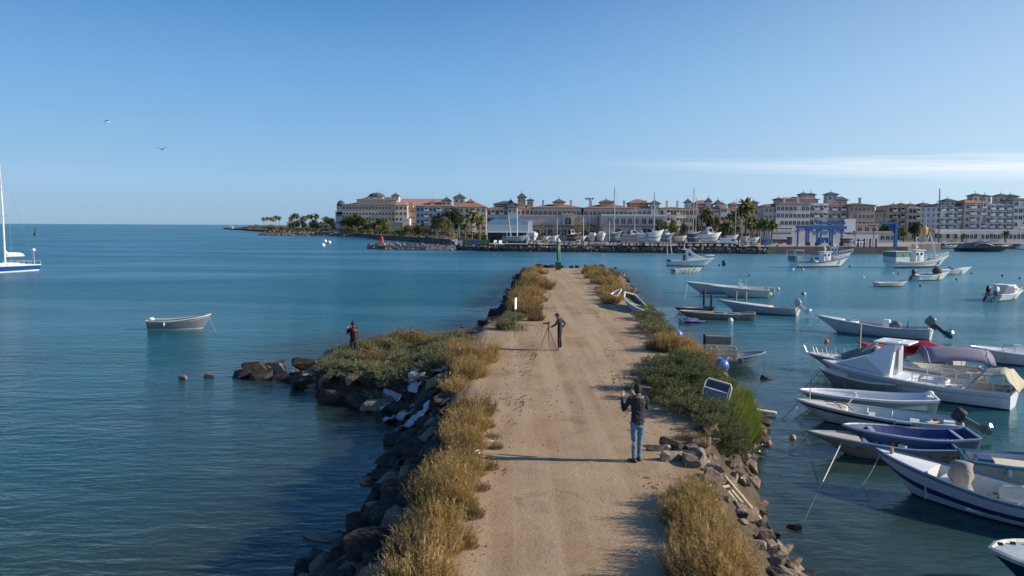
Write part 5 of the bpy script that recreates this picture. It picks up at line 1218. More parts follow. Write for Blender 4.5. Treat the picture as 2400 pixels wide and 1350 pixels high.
Lb.line(.95, -.5, wat(1860,782), .3); Lb.line(.88, -.9, wat(2060,790)+Vector((0,-.6,.1)), .25)
# --- M, N1, N2, O and friends
Mb = Boat('fishing_boat', 'long low white boat with plain flat foredeck and small outboard', (1868,740), (1708,728), B=1.7, fs=.62, fm=.6, fb=.9, rake=1.1, hull=mat('hull_mauve', (.42,.42,.46), .4, .05), inner=whited, rail=whited, deck=.62, deckm=mat('deck_cream', (.62,.57,.53), .6, .05), full=.3)
Mb.boot(dark, .04); outboard(Mb, -.1, 0, .7, R(48), 1.15, mat('motor_grey2', (.35,.35,.37), .4, .1), steel); Mb.thwart(.2, whited)
N1 = Boat('fishing_boat', 'white open boat behind the piles whose bow points left', (1812,690), (1628,687), B=1.9, fs=.7, fm=.7, fb=1.25, rake=1.1, hull=mat('hull_mauve', None), inner=whited, rail=white, full=.35)
N1.boot(dark, .03)
N2 = Boat('fishing_boat', 'white boat with central console overlapping the one behind the piles', (1800,698), (1700,696), B=1.9, fs=.8, fm=.85, fb=1.15, rake=1.5, hull=mat('hull_greenish', (.42,.44,.42), .4, .05), inner=whited, rail=white, deck=.4, deckm=white, full=.35)
N2.boot(dark, .04); N2.box('console', white, N2.xs(.62, 1), 0, .4, (.5, .7, 1.0), taper=.8); MB().add([(N2.xs(.66,1),-.4,1.4),(N2.xs(.66,1),.4,1.4),(N2.xs(.62,1),.35,1.85),(N2.xs(.62,1),-.35,1.85)], [(0,1,2,3),(3,2,1,0)]).build('windscreen', white, N2.o)
MB().tube([(N2.xs(.52,1),-.4,1.0),(N2.xs(.51,1),-.4,1.9),(N2.xs(.51,1),.4,1.9),(N2.xs(.52,1),.4,1.0)], .03, 5).build('arch', steel, N2.o); MB().add([(.1,-.3,.8),(.5,-.3,.8),(.15,-.3,1.5),(.1,.3,.8),(.5,.3,.8),(.15,.3,1.5)], [(0,1,2),(5,4,3),(0,3,4,1),(1,4,5,2),(2,5,3,0)]).build('motor_cover', creamc, N2.o); MB().ball((-.25, -.3, .35), (.2, .18, .2)).build('fender', mat('yellow_white', (.6,.52,.3), .5, .1), N2.o, smooth=True)
O = Boat('skiff', 'weathered grey wooden skiff with littered thwarts nearest the bank under the piles', (1766,750), (1606,746), B=1.4, fs=.55, fm=.45, fb=.6, rake=.5, hull=mat('weathered_hull', (.20,.19,.16), .85, .3, 3, .3), inner=mat('brown_inside', (.10,.08,.06), .9, .3, 4), rail=whited, tw=.8, full=.9)
O.boot(mat('tan_boot', (.28,.2,.12), .8, .1), .05)
for t_ in (.2, .4, .6, .8): O.thwart(t_, whited, .2, .06)
MB().box((O.xs(.72,1), .1, .5), (1.6, .12, .04), R(8)).build('oar', palew, O.o); MB().box((O.xs(.35,1), -.1, .5), (1.3, .2, .05), R(-10)).build('plank', bluegrey, O.o)
O2 = Boat('dinghy', 'low black dinghy hull behind the weathered skiff', (1668,727), (1590,731), B=1.1, fs=.25, fm=.25, fb=.38, rake=.4, hull=dark, inner=black, rail=black); O.line(.0, .3, wat(1783,758), .15); O.line(.98, 0, wat(1588,758), .15)
# crates boat
Pb = Boat('rowing_boat', 'blue grey clinker dinghy with a stepped hull floating below the wooden crates', (1662,859), (1765,858), B=1.25, fs=.55, fm=.48, fb=.72, rake=.65, hull=bluegrey, inner=mat('pinkish_inside', None), rail=bluegrey, floor=.12, full=1.2, tw=.9)
Pb.band(.60, .66, mat('darkline', (.10,.14,.19), .5, .1)); Pb.band(.36, .41, mat('darkline', None)); Pb.thwart(.5, whited)
# far boats
Qb = Boat('cabin_cruiser', 'white cabin cruiser with sharply raked windscreen and two stern poles', (1562,623), (1658,624), B=2.6, fs=1.05, fm=.95, fb=1.5, draft=.4, rake=1.2, cat='motor cruiser', hull=white, inner=whited, rail=white, deck=.55, deckm=white, floor=.4)
Qb.boot(dark, .12); Qb.band(.72, .78, mat('soft_grey', None)); Qb.hull.data.materials[0] = white
wedge(Qb.o, 'cabin', white, Qb.xs(.48,1), Qb.xs(.56,1), Qb.xs(.93,1), 1.05, .75, 1.0, 3.0, 2.0, Qb.xs(.46,1))
MB().box((Qb.xs(.47,1), 0, 3.05), (1.6, 1.7, .12)).build('cabin_roof', white, Qb.o)
for k in (0, 1): MB().add([(Qb.xs(.52,1)+.55*k,-1.0+.06*k,1.9-.1*k),(Qb.xs(.52,1)+.45+.55*k,-.97+.06*k,1.85-.1*k),(Qb.xs(.52,1)+.35+.55*k,-.86+.04*k,2.45-.3*k),(Qb.xs(.52,1)+.55*k,-.88+.04*k,2.55-.2*k)], [(0,1,2,3),(3,2,1,0)]).build('window', glass, Qb.o)
MB().box((Qb.xs(.42,1), 0, 1.5), (.3, 1.5, 1.1)).build('bulkhead', glass, Qb.o)
MB().bar((.2, .6, 1), (.1, .7, 3.9), .07).bar((1.1, -.6, 1), (.6, -.7, 4.0), .09).build('outrigger_pole', white, Qb.o); MB().tube([(Qb.xs(.44,1),-.5,3.1),(Qb.xs(.42,1),-.2,3.9),(Qb.xs(.42,1),.2,3.9),(Qb.xs(.44,1),.5,3.1)], .05, 5).build('antenna_arch', white, Qb.o)
MB().box((.35, 0, 1.0), (.7, 2.2, .35)).build('stern_board', navy, Qb.o); MB().ball((Qb.xs(.93,1), .3, 2.0), (.9, .5, .12)).build('lifeboat', white, Qb.o)
R1 = Boat('inflatable_boat', 'small mottled black and white workboat floating just in front of the cabin cruiser', (1577,640), (1640,638), B=1.6, fs=.6, fm=.55, fb=.75, rake=.4, hull=mat('mottled', (.03,.04,.05), .6, .1, 2.2, c2=(.65,.66,.66), detail=2), inner=mat('mottled', None), rail=mat('mottled', None)); R1.thwart(.3); R1.thwart(.7)
def trawler(label, stern, bow, fb, B=3.2, sc=1.0, wh=.62, face=0, mirror=False, green=False):
    T = Boat('fishing_trawler', label, stern, bow, B=B, fs=1.3*sc, fm=1.0*sc, fb=fb, draft=.6, rake=1.8*sc, cat='trawler', hull=white, inner=whited, rail=navy if not green else whited, floor=.5, full=.8, deck=.2, deckm=whited, railw=.08, tw=.85)
    T.boot(navy, .28*sc); T.band(.80, .86, mat('soft_grey', None)); xw = T.xs(wh, 1); z0 = .5
    o = MB().box((xw, 0, z0+1.3*sc), (2.0*sc, 1.7*sc, 2.6*sc), taper=.92).build('wheelhouse', white, T.o); bev(o, .06)
    MB().box((xw+.05, 0, z0+2.68*sc), (2.3*sc, 2.0*sc, .12)).build('wheelhouse_roof', white, T.o)
    for k in (-.6, 0, .6): MB().box((xw+.97*sc, k*.8*sc, z0+2.1*sc), (.06, .36*sc, .5*sc)).build('window', glass, T.o)
    for k in (-.55, .35): MB().box((xw+k*sc, -.83*sc, z0+2.0*sc), (.42*sc, .06, .46*sc)).build('window', glass, T.o)
    MB().box((xw-.2*sc, -.87*sc, z0+1.0*sc), (.5*sc, .05, 1.5*sc)).build('door', mat('soft_grey', None), T.o)
    MB().bar((xw, 0, z0+2.6*sc), (xw-.2, 0, z0+5.0*sc), .12, 6).bar((xw-.9*sc, -.5, z0+3.6*sc), (xw+.7*sc, .5, z0+3.6*sc), .07).build('mast', white, T.o)
    MB().ball((xw+.3, .3, z0+3.2*sc), .22*sc, 8, 6).build('radar_dome', white, T.o, smooth=True)
    railing(T, .72, .985, .7*sc, 5, white, (1, -1), .035, True, .9)
    return T
S1 = trawler('white trawler with dark rimmed sheer and stern gear frame, wheelhouse forward', (1859,627), (1975,625), 1.9, B=3.0, sc=.85)
MB().box((.4, 0, 1.7), (1.2, 2.4, .9)).build('net_bin', mat('teal_net', (.10,.20,.24), .8, .2), S1.o)
q_ = MB()
for y in (-1.2, 1.2): q_.bar((-.5, y, 1.2), (-.5, y, 3.2), .1).bar((1.2, y, 1.2), (1.2, y, 3.1), .08).bar((-.5, y, 3.15), (1.2, y, 3.1), .08)
q_.bar((-.5, -1.2, 3.15), (-.5, 1.2, 3.15), .1); q_.build('stern_gantry', white, S1.o); MB().ball((S1.xs(.38,1), 0, 1.3), (.4, .4, .5), 8, 6).build('winch', mat('teal_net', None), S1.o)
S2 = trawler('second white trawler partly hidden behind the first, only its wheelhouse and bow showing', (1900,606), (1985,607), 1.8, B=2.8, sc=.8)
T1 = trawler('broad white trawler with glazed aft shelter, leaning foremast and anchor rope', (2086,628), (2205,626), 2.1, B=3.6, sc=1.0, wh=.5, green=True)
T1.box('aft_shelter', mat('shelter_pale', (.42,.48,.52), .4, .05), 1.3, 0, 1.0, (3.2, 3.0, 1.0), bw=.03); MB().box((1.4, 0, 2.95), (3.6, 3.2, .1)).build('shelter_roof', whited, T1.o)
q_ = MB()
for x in (-.2, 1.4, 3.0):
    for y in (-1.5, 1.5): q_.bar((x, y, 1.9), (x, y, 2.95), .08)
q_.build('shelter_post', white, T1.o); MB().box((1.4, 0, 2.45), (3.3, 2.95, .8)).build('shelter_netting', mat('green_mesh', (.10,.20,.17), .8, .15), T1.o)
xf = T1.xs(.82, 1); MB().bar((xf, .1, 1.8), (xf-1.6, .1, 6.2), .14, 6).bar((xf+.1, -.2, 1.8), (xf-1.5, -.2, 5.8), .09, 5).build('foremast', whited, T1.o)
T1.band(.66, .72, mat('rust_line', (.30,.26,.24), .6, .1)); T1.line(.985, 0, wat(2226,630), .1, .03)
U = Boat('motorboat', 'white motorboat with brown humped cover and black outboard near the trawler', (2143,658), (2212,656), B=2.0, fs=.75, fm=.72, fb=1.15, rake=1.1, hull=white, inner=whited, rail=whited, deck=.35, deckm=whited); U.boot(dark, .1)
outboard(U, -.15, 0, .8, R(35), 1.3, black, black); MB().ball((U.xs(.72,1), 0, 1.25), (.75, .6, .55), 8, 6).build('humped_cover', mat('brown_cover', (.09,.06,.07), .8, .1), U.o, smooth=True)
V = Boat('motorboat', 'small white boat just behind the one with the brown humped cover, bow right', (2195,643), (2265,642), B=1.8, fs=.7, fm=.65, fb=1.1, rake=.9, hull=white, inner=whited, rail=white, deck=.3, deckm=white); V.boot(dark, .05); V.box('console', bluegrey, V.xs(.55,1), 0, .4, (.6, .6, .6))
Wb = Boat('rowing_boat', 'small weathered white rowing boat alone in the open basin', (2053,672), (2117,671), B=1.5, fs=.5, fm=.45, fb=.62, rake=.5, hull=whited, inner=mat('mauve_grey', None), rail=whited); Wb.boot(mat('olive_boot', (.10,.10,.06), .8, .1), .12); Wb.thwart(.3); Wb.thwart(.65)
X = Boat('cabin_boat', 'small white cabin boat with two outboards and dark side glazing at the right edge', (2325,706), (2385,700), B=2.0, fs=.7, fm=.66, fb=.95, rake=.8, cat='cabin boat', hull=white, inner=whited, rail=white, deck=.5, deckm=white, tw=.9)
X.boot(navy, .08); wedge(X.o, 'cabin', white, X.xs(.32,1), X.xs(.60,1), X.xs(.88,1), .85, .7, .6, 1.5, 1.15, X.xs(.30,1)); MB().box((X.xs(.42,1), 0, 1.55), (1.6, 1.6, .08)).build('cabin_roof', white, X.o)
MB().add([(X.xs(.08,1),-.88,.75),(X.xs(.52,1),-.86,.8),(X.xs(.50,1),-.74,1.42),(X.xs(.22,1),-.76,1.42)], [(0,1,2,3),(3,2,1,0)]).build('side_window', mat('mauve_glass', (.08,.07,.14), .15, .1), X.o)
outboard(X, -.1, .35, .75, R(40), 1.25, black, black); outboard(X, -.1, -.4, .75, R(40), 1.25, whited, black); railing(X, .6, .97, .35, 3, steel); MB().bar((X.xs(.35,1), 0, 1.55), (X.xs(.37,1), 0, 2.7), .04).build('flag_pole', white, X.o); MB().add([(X.xs(.37,1),0,2.2),(X.xs(.37,1),0,2.7),(X.xs(.37,1)-.3,.1,2.5)], [(0,1,2),(2,1,0)]).build('flag', navy, X.o)
# corner boat
Yb = Boat('dinghy', 'navy hulled dinghy with scuffed grey gunwale in the bottom right corner', (2720,1425), (2392,1392), B=1.9, fs=.7, fm=.66, fb=.85, rake=.6, hull=navy, inner=mat('scuffed_inside', (.34,.38,.42), .6, .15, 8, dirt=((.15,.15,.14), 9, .58)), rail=mat('scuffed_rim', (.36,.40,.38), .6, .2, 6), deck=.5, deckm=mat('scuffed_inside', None), full=1.3, railw=.06)
for k, t_ in enumerate((.93, .86, .78)): MB().box(tuple(Yb.Q(t_, -.75, .04)), (.09, .06, .05)).build('cleat', black, Yb.o)
# stranded boat on the right verge
a = at_z(1472, 711, .1); c = at_z(1497, 729, .1)
St = Boat('rowing_boat', 'stranded white rowing boat filled with dry weeds lying on the right verge', (a.x, a.y, .15), (c.x, c.y, .15), B=1.35, fs=.42, fm=.36, fb=.5, draft=.2, rake=.5, hull=mat('stranded_white', (.50,.50,.50), .6, .1, 3), inner=mat('weedy_inside', (.09,.10,.05), .9, .3, 4), rail=white, z=.38, tip=(R(-16), R(7)), full=1.1, tw=.6, railw=.06)
St.thwart(.5, whited)
w2 = Boat('boat_wreck', 'broken white hull piece sticking out of the verge behind the stranded boat', (at_z(1436,706,0).x, at_z(1436,706,0).y, .2), (at_z(1449,705,0).x, at_z(1449,705,0).y, .5), B=.45, fs=.3, fm=.3, fb=.5, rake=.3, cat='wreck', hull=white, inner=whited, z=.2, tip=(R(20), R(-15)))
# left rowing boat
Zb = Boat('rowing_boat', 'lone grey rowing boat with white waterline band floating on the left', (350,773), (484,770), B=1.6, fs=.66, fm=.60, fb=.98, draft=.3, rake=.3, tw=.75, hull=mat('rowgrey', (.16,.19,.22), .5, .1, 2), inner=mat('rowinside', (.10,.12,.13), .6, .1, 3), rail=mat('rail_palegrey', (.45,.47,.47), .5, .05), full=1.6, floor=.15, railw=.05, sect=.3)
Zb.band(-.02, .10, mat('rail_palegrey', None), 'waterline_band', water=True); Zb.band(.86, .9, mat('rail_palegrey', None)); Zb.thwart(.3, bluegrey); Zb.thwart(.62, bluegrey); MB().ball((.15, 0, .74), (.22, .2, .12)).build('fender', white, Zb.o, smooth=True)
# sailing boat at the left edge
Sl = Boat('sailing_boat', 'white sailing yacht with blue hull and furled sail cut by the left edge', (84,634), (-95,645), B=2.9, fs=.95, fm=1.0, fb=1.25, draft=.5, rake=.9, cat='sailboat', hull=mat('yacht_blue', (.018,.075,.30), .25, .1), inner=None, rail=white, open_=False, deckm=white, full=.9, tw=.7, ns=22)
Sl.band(-.05, .22, white, 'boot_stripe', water=True); Sl.band(.93, .995, white, 'sheer_stripe')
rows = []
for i in range(9):
    t_ = .16+.5*i/8; x = Sl.xs(t_, 1); k = math.sin(math.pi*min(1, (i+.6)/8.6))**.6; z = Sl.zs(t_); rows.append([(x, .85*k, z), (x, .7*k, z+.35*k), (x, 0, z+.45*k), (x, -.7*k, z+.35*k), (x, -.85*k, z)])
MB().grid(rows).build('coachroof', white, Sl.o, smooth=True)
for k in (.25, .35, .45, .55): MB().ball((Sl.xs(k,1), .76, Sl.zs(k)+.2), (.14, .03, .06), 8, 5).build('porthole', glass, Sl.o)
xm = Sl.xs(.42, 1); mh = at_y(6, 388, Sl.o.location.y).z-WZ
MB().tube([(xm, 0, 1.2), (xm, 0, mh*.6), (xm+.15, 0, mh)], [.13, .12, .07], 8).build('mast', white, Sl.o)
MB().bar((xm-.1, 0, 2.4), (xm-3.2, 0, 2.35), .16, 6).build('boom', white, Sl.o)
MB().tube([(xm-.1, 0, 3.2), (xm-.35, 0, 2.75), (xm-1.2, 0, 2.68), (xm-2.4, .03, 2.66), (xm-3.1, 0, 2.55)], [.12, .22, .26, .2, .06], 8).build('furled_sail', mat('sailcloth', (.68,.70,.74), .7, .06, 3, .2), Sl.o, smooth=True)
MB().bar((xm, -1.3, mh*.52), (xm, 1.3, mh*.52), .05).bar((xm, -.9, mh*.77), (xm, .9, mh*.77), .05).build('spreader', steel, Sl.o)
q_ = MB(); 
for y in (-1.35, 1.35): q_.tube([(xm, y, 1.0), (xm, y*.95, mh*.52), (xm+.1, 0, mh*.97)], .018, 4)
q_.tube([(Sl.xs(.98,1), 0, 1.4), (xm+.15, 0, mh*.97)], .03, 4).tube([(0, 0, 1.1), (xm, 0, mh*.99)], .016, 4); q_.build('rigging', steel, Sl.o)
railing(Sl, .0, .35, .6, 4, steel, (1, -1), .02, False, .95); MB().bar((.2, 0, 1.0), (.2, 0, 3.0), .05).build('antenna_pole', white, Sl.o); MB().ball((.2, 0, 3.2), .25, 8, 6).build('radar_dome', white, Sl.o)

# everyday gear lying in the open boats
def clutter(b, seed, n, t0=.15, t1=.7, z=.16):
    r = random.Random(seed); ms = [rope, ropeg, mat('gear_red', (.35,.05,.03), .6, .1), mat('gear_blue', (.04,.12,.35), .6, .1), whited, creamc, mat('gear_green', (.05,.16,.09), .6, .1), canvas]
    for i in range(n):
        t_ = r.uniform(t0, t1); x = b.xs(t_, .8); y = b.hb(t_)*r.uniform(-.55, .55); m = r.choice(ms); k = r.random()
        if k < .3: MB().lathe([(.11, 0), (.14, .26), (.125, .26), (.10, .03)], (x, y, z), 10).build('bucket', m, b.o)
        elif k < .6:
            q_ = MB(); rr = r.uniform(.13, .22)
            for j in range(3): q_.tube([(x+rr*(1-.2*j)*math.cos(a_), y+rr*(1-.2*j)*math.sin(a_), z+.03+.035*j) for a_ in [h_*math.pi/5 for h_ in range(11)]], .02, 4, False)
            q_.build('rope_coil', r.choice((rope, ropeg)), b.o)
        elif k < .8: bev(MB().box((x, y, z+.1), (r.uniform(.3, .5), r.uniform(.22, .35), r.uniform(.15, .28)), r.uniform(0, 3)).build('gear_box', m, b.o), .02)
        else: MB().ball((x, y, z+.12), (.13, .13, .16), 8, 6).build('float', r.choice((mat('gear_orange', (.6,.14,.03), .5, .1), whited)), b.o, smooth=True)
    for t_ in (.3, .62):
        if r.random() < .7: p = b.Q(t_, -1.03, -.16); MB().tube([p+Vector((0, 0, .18)), p+Vector((0, 0, .14))], .008, 4).ball(p, (.07, .07, .15), 8, 6).build('fender', r.choice((whited, bluegrey, ropeg)), b.o, smooth=True)
for i, (b, n) in enumerate(((A, 5), (B_, 6), (C, 4), (E, 6), (Fb, 2), (I, 3), (Lb, 6), (N1, 4), (O, 7), (U, 2), (V, 3), (Pb, 2), (K, 3), (D, 2), (Mb, 2), (Zb, 2))): clutter(b, 60+i, n)
for b_, tgt, s_ in ((A, wat(1990,1135), .3), (C, wat(1935,1020), .25), (Fb, wat(1830,985), .35), (I, wat(1960,850), .3), (G, wat(1880,925), .2), (N1, wat(1600,705), .3), (Mb, wat(1650,735), .3), (Pb, wat(1795,875), .2), (U, wat(2240,664), .2), (Zb, wat(520,790), .3)): b_.line(.97, .1, tgt+Vector((0, 0, -.2)), s_, .012, rope if s_ > .25 else ropeg)
# ------------------------------------------------------------ people
skin_m = mat('skin', (.42,.24,.16), .55, .06, 5); skin_d = mat('skin_dark', (.34,.19,.13), .55, .06, 5)  # second skin tone is slightly darker
hair_m = mat('dark_hair', (.016,.012,.010), .75, .2, 30, .4)
def skinned(name, V, E, Rr, m, par, lv=2, flat=None):
    """surface grown over a skeleton of connected edges"""
    me = bpy.data.meshes.new(name); me.from_pydata([tuple(v) for v in V], E, []); o = bpy.data.objects.new(name, me); COL.objects.link(o)
    md = o.modifiers.new('s', 'SKIN'); md.use_smooth_shade = True; md.branch_smoothing = .6
    for i, r in enumerate(Rr): me.skin_vertices[0].data[i].radius = r if isinstance(r, tuple) else (r, r)
    me.skin_vertices[0].data[0].use_root = True
    o.modifiers.new('u', 'SUBSURF').levels = lv; bpy.context.view_layer.update()
    new = bpy.data.meshes.new_from_object(o.evaluated_get(bpy.context.evaluated_depsgraph_get())); bpy.data.objects.remove(o)
    new.materials.clear(); new.materials.append(m); return link(name, new, par)
def remesh(name, mb_, m, par, vox=.012, wob=0):
    o = mb_.build(name, m); fixn(o)
    md = o.modifiers.new('r', 'REMESH'); md.mode = 'VOXEL'; md.voxel_size = vox; md.use_smooth_shade = True
    sm = o.modifiers.new('s', 'SMOOTH'); sm.iterations = 5; sm.factor = .5; bpy.context.view_layer.update()
    me = bpy.data.meshes.new_from_object(o.evaluated_get(bpy.context.evaluated_depsgraph_get())); bpy.data.objects.remove(o)
    for v in me.vertices:     # cloth folds
        p = v.co; f = noise.noise(Vector((p.x*9, p.y*9, p.z*17+p.x*8)))+.5*noise.noise(p*28); v.co = p+v.normal*f*wob
    me.materials.clear(); me.materials.append(m); me.polygons.foreach_set('use_smooth', [True]*len(me.polygons)); return link(name, me, par)
def hand(b_, wrist, d, nrm, sg, curl=.8, s=1.0):
    """palm with four bent fingers and a thumb, drawn into mesh builder b_"""
    wrist = Vector(wrist); d = Vector(d).normalized(); nrm = Vector(nrm).normalized(); side = d.cross(nrm).normalized()*sg
    rows = []
    for k, (t_, w_, th) in enumerate(((-.02, .026, .022), (.02, .034, .018), (.06, .043, .016), (.088, .043, .013))):
        c = wrist+d*t_*s; rows.append([c+side*w_*s*math.cos(a)+nrm*th*s*math.sin(a) for a in [i*math.pi/4 for i in range(8)]])
    b_.grid(rows, True); n0 = len(b_.v); b_.f.append(tuple(range(n0-8, n0))); b_.mi.append(0); b_.f.append(tuple(range(n0-32, n0-24))[::-1]); b_.mi.append(0)
    for i, (off, ln) in enumerate(((-.031, .062), (-.011, .076), (.011, .071), (.031, .055))):
        p = wrist+d*.078*s+side*off*s; dd = d.copy(); pts = [p]
        for k in range(3):
            dd = (dd*math.cos(curl*.55)-nrm*math.sin(curl*.55)).normalized() if k else dd
            p = p+dd*ln*s*(.45, .32, .25)[k]; pts.append(p)
        b_.tube(pts, [.0095*s, .0092*s, .0082*s, .0055*s], 6)
    p = wrist+d*.015*s-side*.026*s; b_.tube([p, p+(d*.6-side*.7)*.036*s-nrm*.006, p+(d*1.0-side*.75)*.055*s-nrm*.02*s, p+(d*1.3-side*.65)*.068*s-nrm*.032*s], [.013*s, .0115*s, .0095*s, .006*s], 6)
def person(label, loc, rz, J, top, legs, shoes, skin, hair, h=1.78, sleeves=True, bare_neck=.0, jacket_len=.80, face_down=0, hair_len=0):
    """J: joints of the pose, facing +Y, feet at z=0"""
    k = h/1.78; V = {n_: Vector(p)*k for n_, p in J.items()}
    root = thing('person', loc, rz, label, 'person')
    # head
    hd = V['head']; b_ = MB(); m_ = Matrix.Translation(hd) @ Matrix.Rotation(-face_down, 4, 'X') @ Matrix.Rotation(J.get('turn', (0,0,0))[2] if 'turn' in J else 0, 4, 'Z')
    prof = [(-.125, .030, .036, .025), (-.105, .052, .060, .022), (-.07, .066, .080, .014), (-.03, .072, .090, .008), (.01, .076, .096, 0), (.05, .076, .098, -.004), (.085, .064, .084, -.006), (.108, .040, .054, -.008), (.118, .012, .016, -.008)]
    rows = [[m_ @ (Vector((wx*math.cos(a), cy+wy*math.sin(a), z))*k) for a in [i*math.pi/6 for i in range(12)]] for z, wx, wy, cy in prof]
    b_.grid(rows, True); b_.f.append(tuple(range(12))[::-1]); b_.mi.append(0); b_.f.append(tuple(range(96, 108))); b_.mi.append(0)
    f1 = MB(); f1.add([(-.012, .088, .02), (.012, .088, .02), (.017, .088, -.022), (-.017, .088, -.022), (0, .116, -.018), (0, .094, .022)], [(0,4,3),(0,5,4),(5,1,4),(1,2,4),(3,4,2)])
    for sg in (-1, 1): f1.ball((sg*.077, -.004, -.008), (.010, .018, .030), 6, 5)
    f1.tube([(-.024, .085, -.052), (0, .094, -.052), (.024, .085, -.052)], .006, 5)
    b_.add([m_ @ (Vector(v)*k) for v in f1.v], f1.f)
    b_.tube([V['neck']-Vector((0,0,.05)), (V['neck']+hd)/2, hd-Vector((0, 0, .06))], [.062*k, .056*k, .055*k], 10)
    for s_, sg in (('L', 1), ('R', -1)):
        d = V['hand'+s_]-V['wr'+s_]; el = V['wr'+s_]-V['el'+s_]
        b_.tube([V['el'+s_].lerp(V['wr'+s_], .55), V['wr'+s_], V['wr'+s_]+d.normalized()*.01], [.036*k, .027*k, .026*k], 8)
        hand(b_, V['wr'+s_], d, J.get('n'+s_, (0, 0, 1)), sg, .9, k)
    body = b_.build('body', skin, root, smooth=True)
    e_ = MB()
    for sg in (-1, 1): e_.ball((sg*.030, .090, .014), (.011, .006, .007), 6, 5)
    e_.v = [tuple(m_ @ (Vector(v)*k)) for v in e_.v]; e_.build('eyes', mat('eye_dark', (.03,.02,.02), .3), body)
    # hair cap
    b_ = MB(); rows = []
    for z, wx, wy, cy in ((-.075-hair_len, .070, .060, -.034), (-.03, .080, .080, -.026), (.01, .083, .088, -.018), (.05, .084, .098, -.010), (.088, .073, .092, -.008), (.115, .046, .060, -.008), (.130, .012, .018, -.008)):
        rows.append([m_ @ (Vector((wx*math.cos(a), cy+wy*math.sin(a)*(1 if math.sin(a) < 0 or z > .06 else .35), z))*k*1.02) for a in [i*math.pi/6 for i in range(12)]])
    b_.grid(rows, True); b_.f.append(tuple(range(72, 84))); b_.mi.append(0); b_.build('hair', hair, root, smooth=True)
    # jacket
    P_ = lambda a, c, t_: V[a].lerp(V[c], t_)
    def et(mb_, pts, rs, n=12):    # elliptical rings lying flat: torso and hips
        rows = [[Vector(p)+Vector((rx*k*math.cos(q_*2*math.pi/n), ry*k*math.sin(q_*2*math.pi/n), 0)) for q_ in range(n)] for p, (rx, ry) in zip(pts, rs)]
        mb_.grid(rows, True); o_ = len(mb_.v)-len(rows)*n; mb_.f += [tuple(range(o_, o_+n))[::-1], tuple(range(len(mb_.v)-n, len(mb_.v)))]; mb_.mi += [0, 0]
    pe, sp, ch, nk = V['pelvis'], V['spine'], V['chest'], V['neck']; dz = lambda z: Vector((0, 0, z*k))
    j_ = MB(); et(j_, [pe-dz(.10), pe-dz(.02), sp-dz(.04), sp+dz(.08), ch-dz(.04), ch+dz(.06), nk-dz(.03), nk+dz(.015)], [(.170,.120),(.168,.120),(.152,.108),(.160,.112),(.178,.122),(.165,.112),(.095,.080),(.066,.064)])
    for s_ in 'LR':
        a, e_, w_ = V['sh'+s_], V['el'+s_], V['wr'+s_]; ia = a.lerp(ch+dz(.05), .45)
        j_.tube([ia, a, a.lerp(e_, .15), a.lerp(e_, .5), e_, e_.lerp(w_, .3), e_.lerp(w_, .93)], [x*k for x in (.070, .072, .070, .056, .050, .050, .037)], 10)
    remesh('jacket', j_, top, root, .013, .011)
    j_ = MB(); et(j_, [V['knL'].lerp(V['knR'], .5)*0+pe-dz(.17), pe-dz(.08), pe+dz(.04)], [(.150,.105),(.172,.120),(.155,.108)])
    for s_ in 'LR':
        a, e_, w_ = V['hip'+s_], V['kn'+s_], V['an'+s_]
        j_.tube([a+dz(.03), a-dz(.03), a.lerp(e_, .35), a.lerp(e_, .75), e_, e_.lerp(w_, .3), e_.lerp(w_, .7), e_.lerp(w_, 1.02)], [x*k for x in (.085, .098, .088, .070, .062, .062, .050, .050)], 10)
    remesh('trousers', j_, legs, root, .013, .009)
    for s_ in 'LR':
        a = V['an'+s_]; t_ = V['toe'+s_]; d = (t_-a); d.z = 0; d.normalize(); w_ = Vector((-d.y, d.x, 0)); rows = []
        for f_, hw_, hh_ in ((-.085, .030, .055), (-.05, .038, .085), (.0, .040, .095), (.06, .044, .065), (.12, .048, .048), (.17, .040, .038), (.195, .018, .026)):
            c = Vector((a.x, a.y, min(a.z-.08*k, 0)*0))+d*f_*k; rows.append([c-w_*hw_*k, c-w_*hw_*k*.95+Vector((0, 0, hh_*.7*k)), c+Vector((0, 0, hh_*k)), c+w_*hw_*k*.95+Vector((0, 0, hh_*.7*k)), c+w_*hw_*k])
        b_ = MB(); b_.grid(rows, True); b_.f.append((0,1,2,3,4)); b_.mi.append(0); b_.f.append((34,33,32,31,30)); b_.mi.append(0)
        fixn(b_.build('shoe', shoes, root, smooth=True))
    return root
base = dict(pelvis=(0,0,.95), spine=(0,.005,1.14), chest=(0,-.005,1.36), neck=(0,-.01,1.52), head=(0,.025,1.645),
    hipL=(-.09,0,.90), knL=(-.10,.02,.50), anL=(-.10,0,.09), toeL=(-.12,.15,.03), hipR=(.09,0,.90), knR=(.10,.02,.50), anR=(.10,0,.09), toeR=(.12,.15,.03),
    shL=(-.185,0,1.44), elL=(-.24,-.03,1.16), wrL=(-.24,.03,.92), handL=(-.24,.05,.82), shR=(.185,0,1.44), elR=(.24,-.03,1.16), wrR=(.24,.03,.92), handR=(.24,.05,.82))
navyj = mat('navy_jacket', (.010,.013,.024), .8, .25, 6, .5); jean = mat('blue_jeans', (.085,.17,.26), .8, .2, 7, .4, dirt=((.14,.26,.38), 5, .55))
blk = mat('black_cloth', (.012,.012,.015), .85, .25, 8, .4); tee = mat('dark_blue_tee', (.012,.022,.050), .85, .2, 8, .4); shoe_d = mat('shoe_dark', (.03,.035,.05), .6, .2); shoe_w = mat('shoe_pale', (.5,.46,.42), .6, .1)
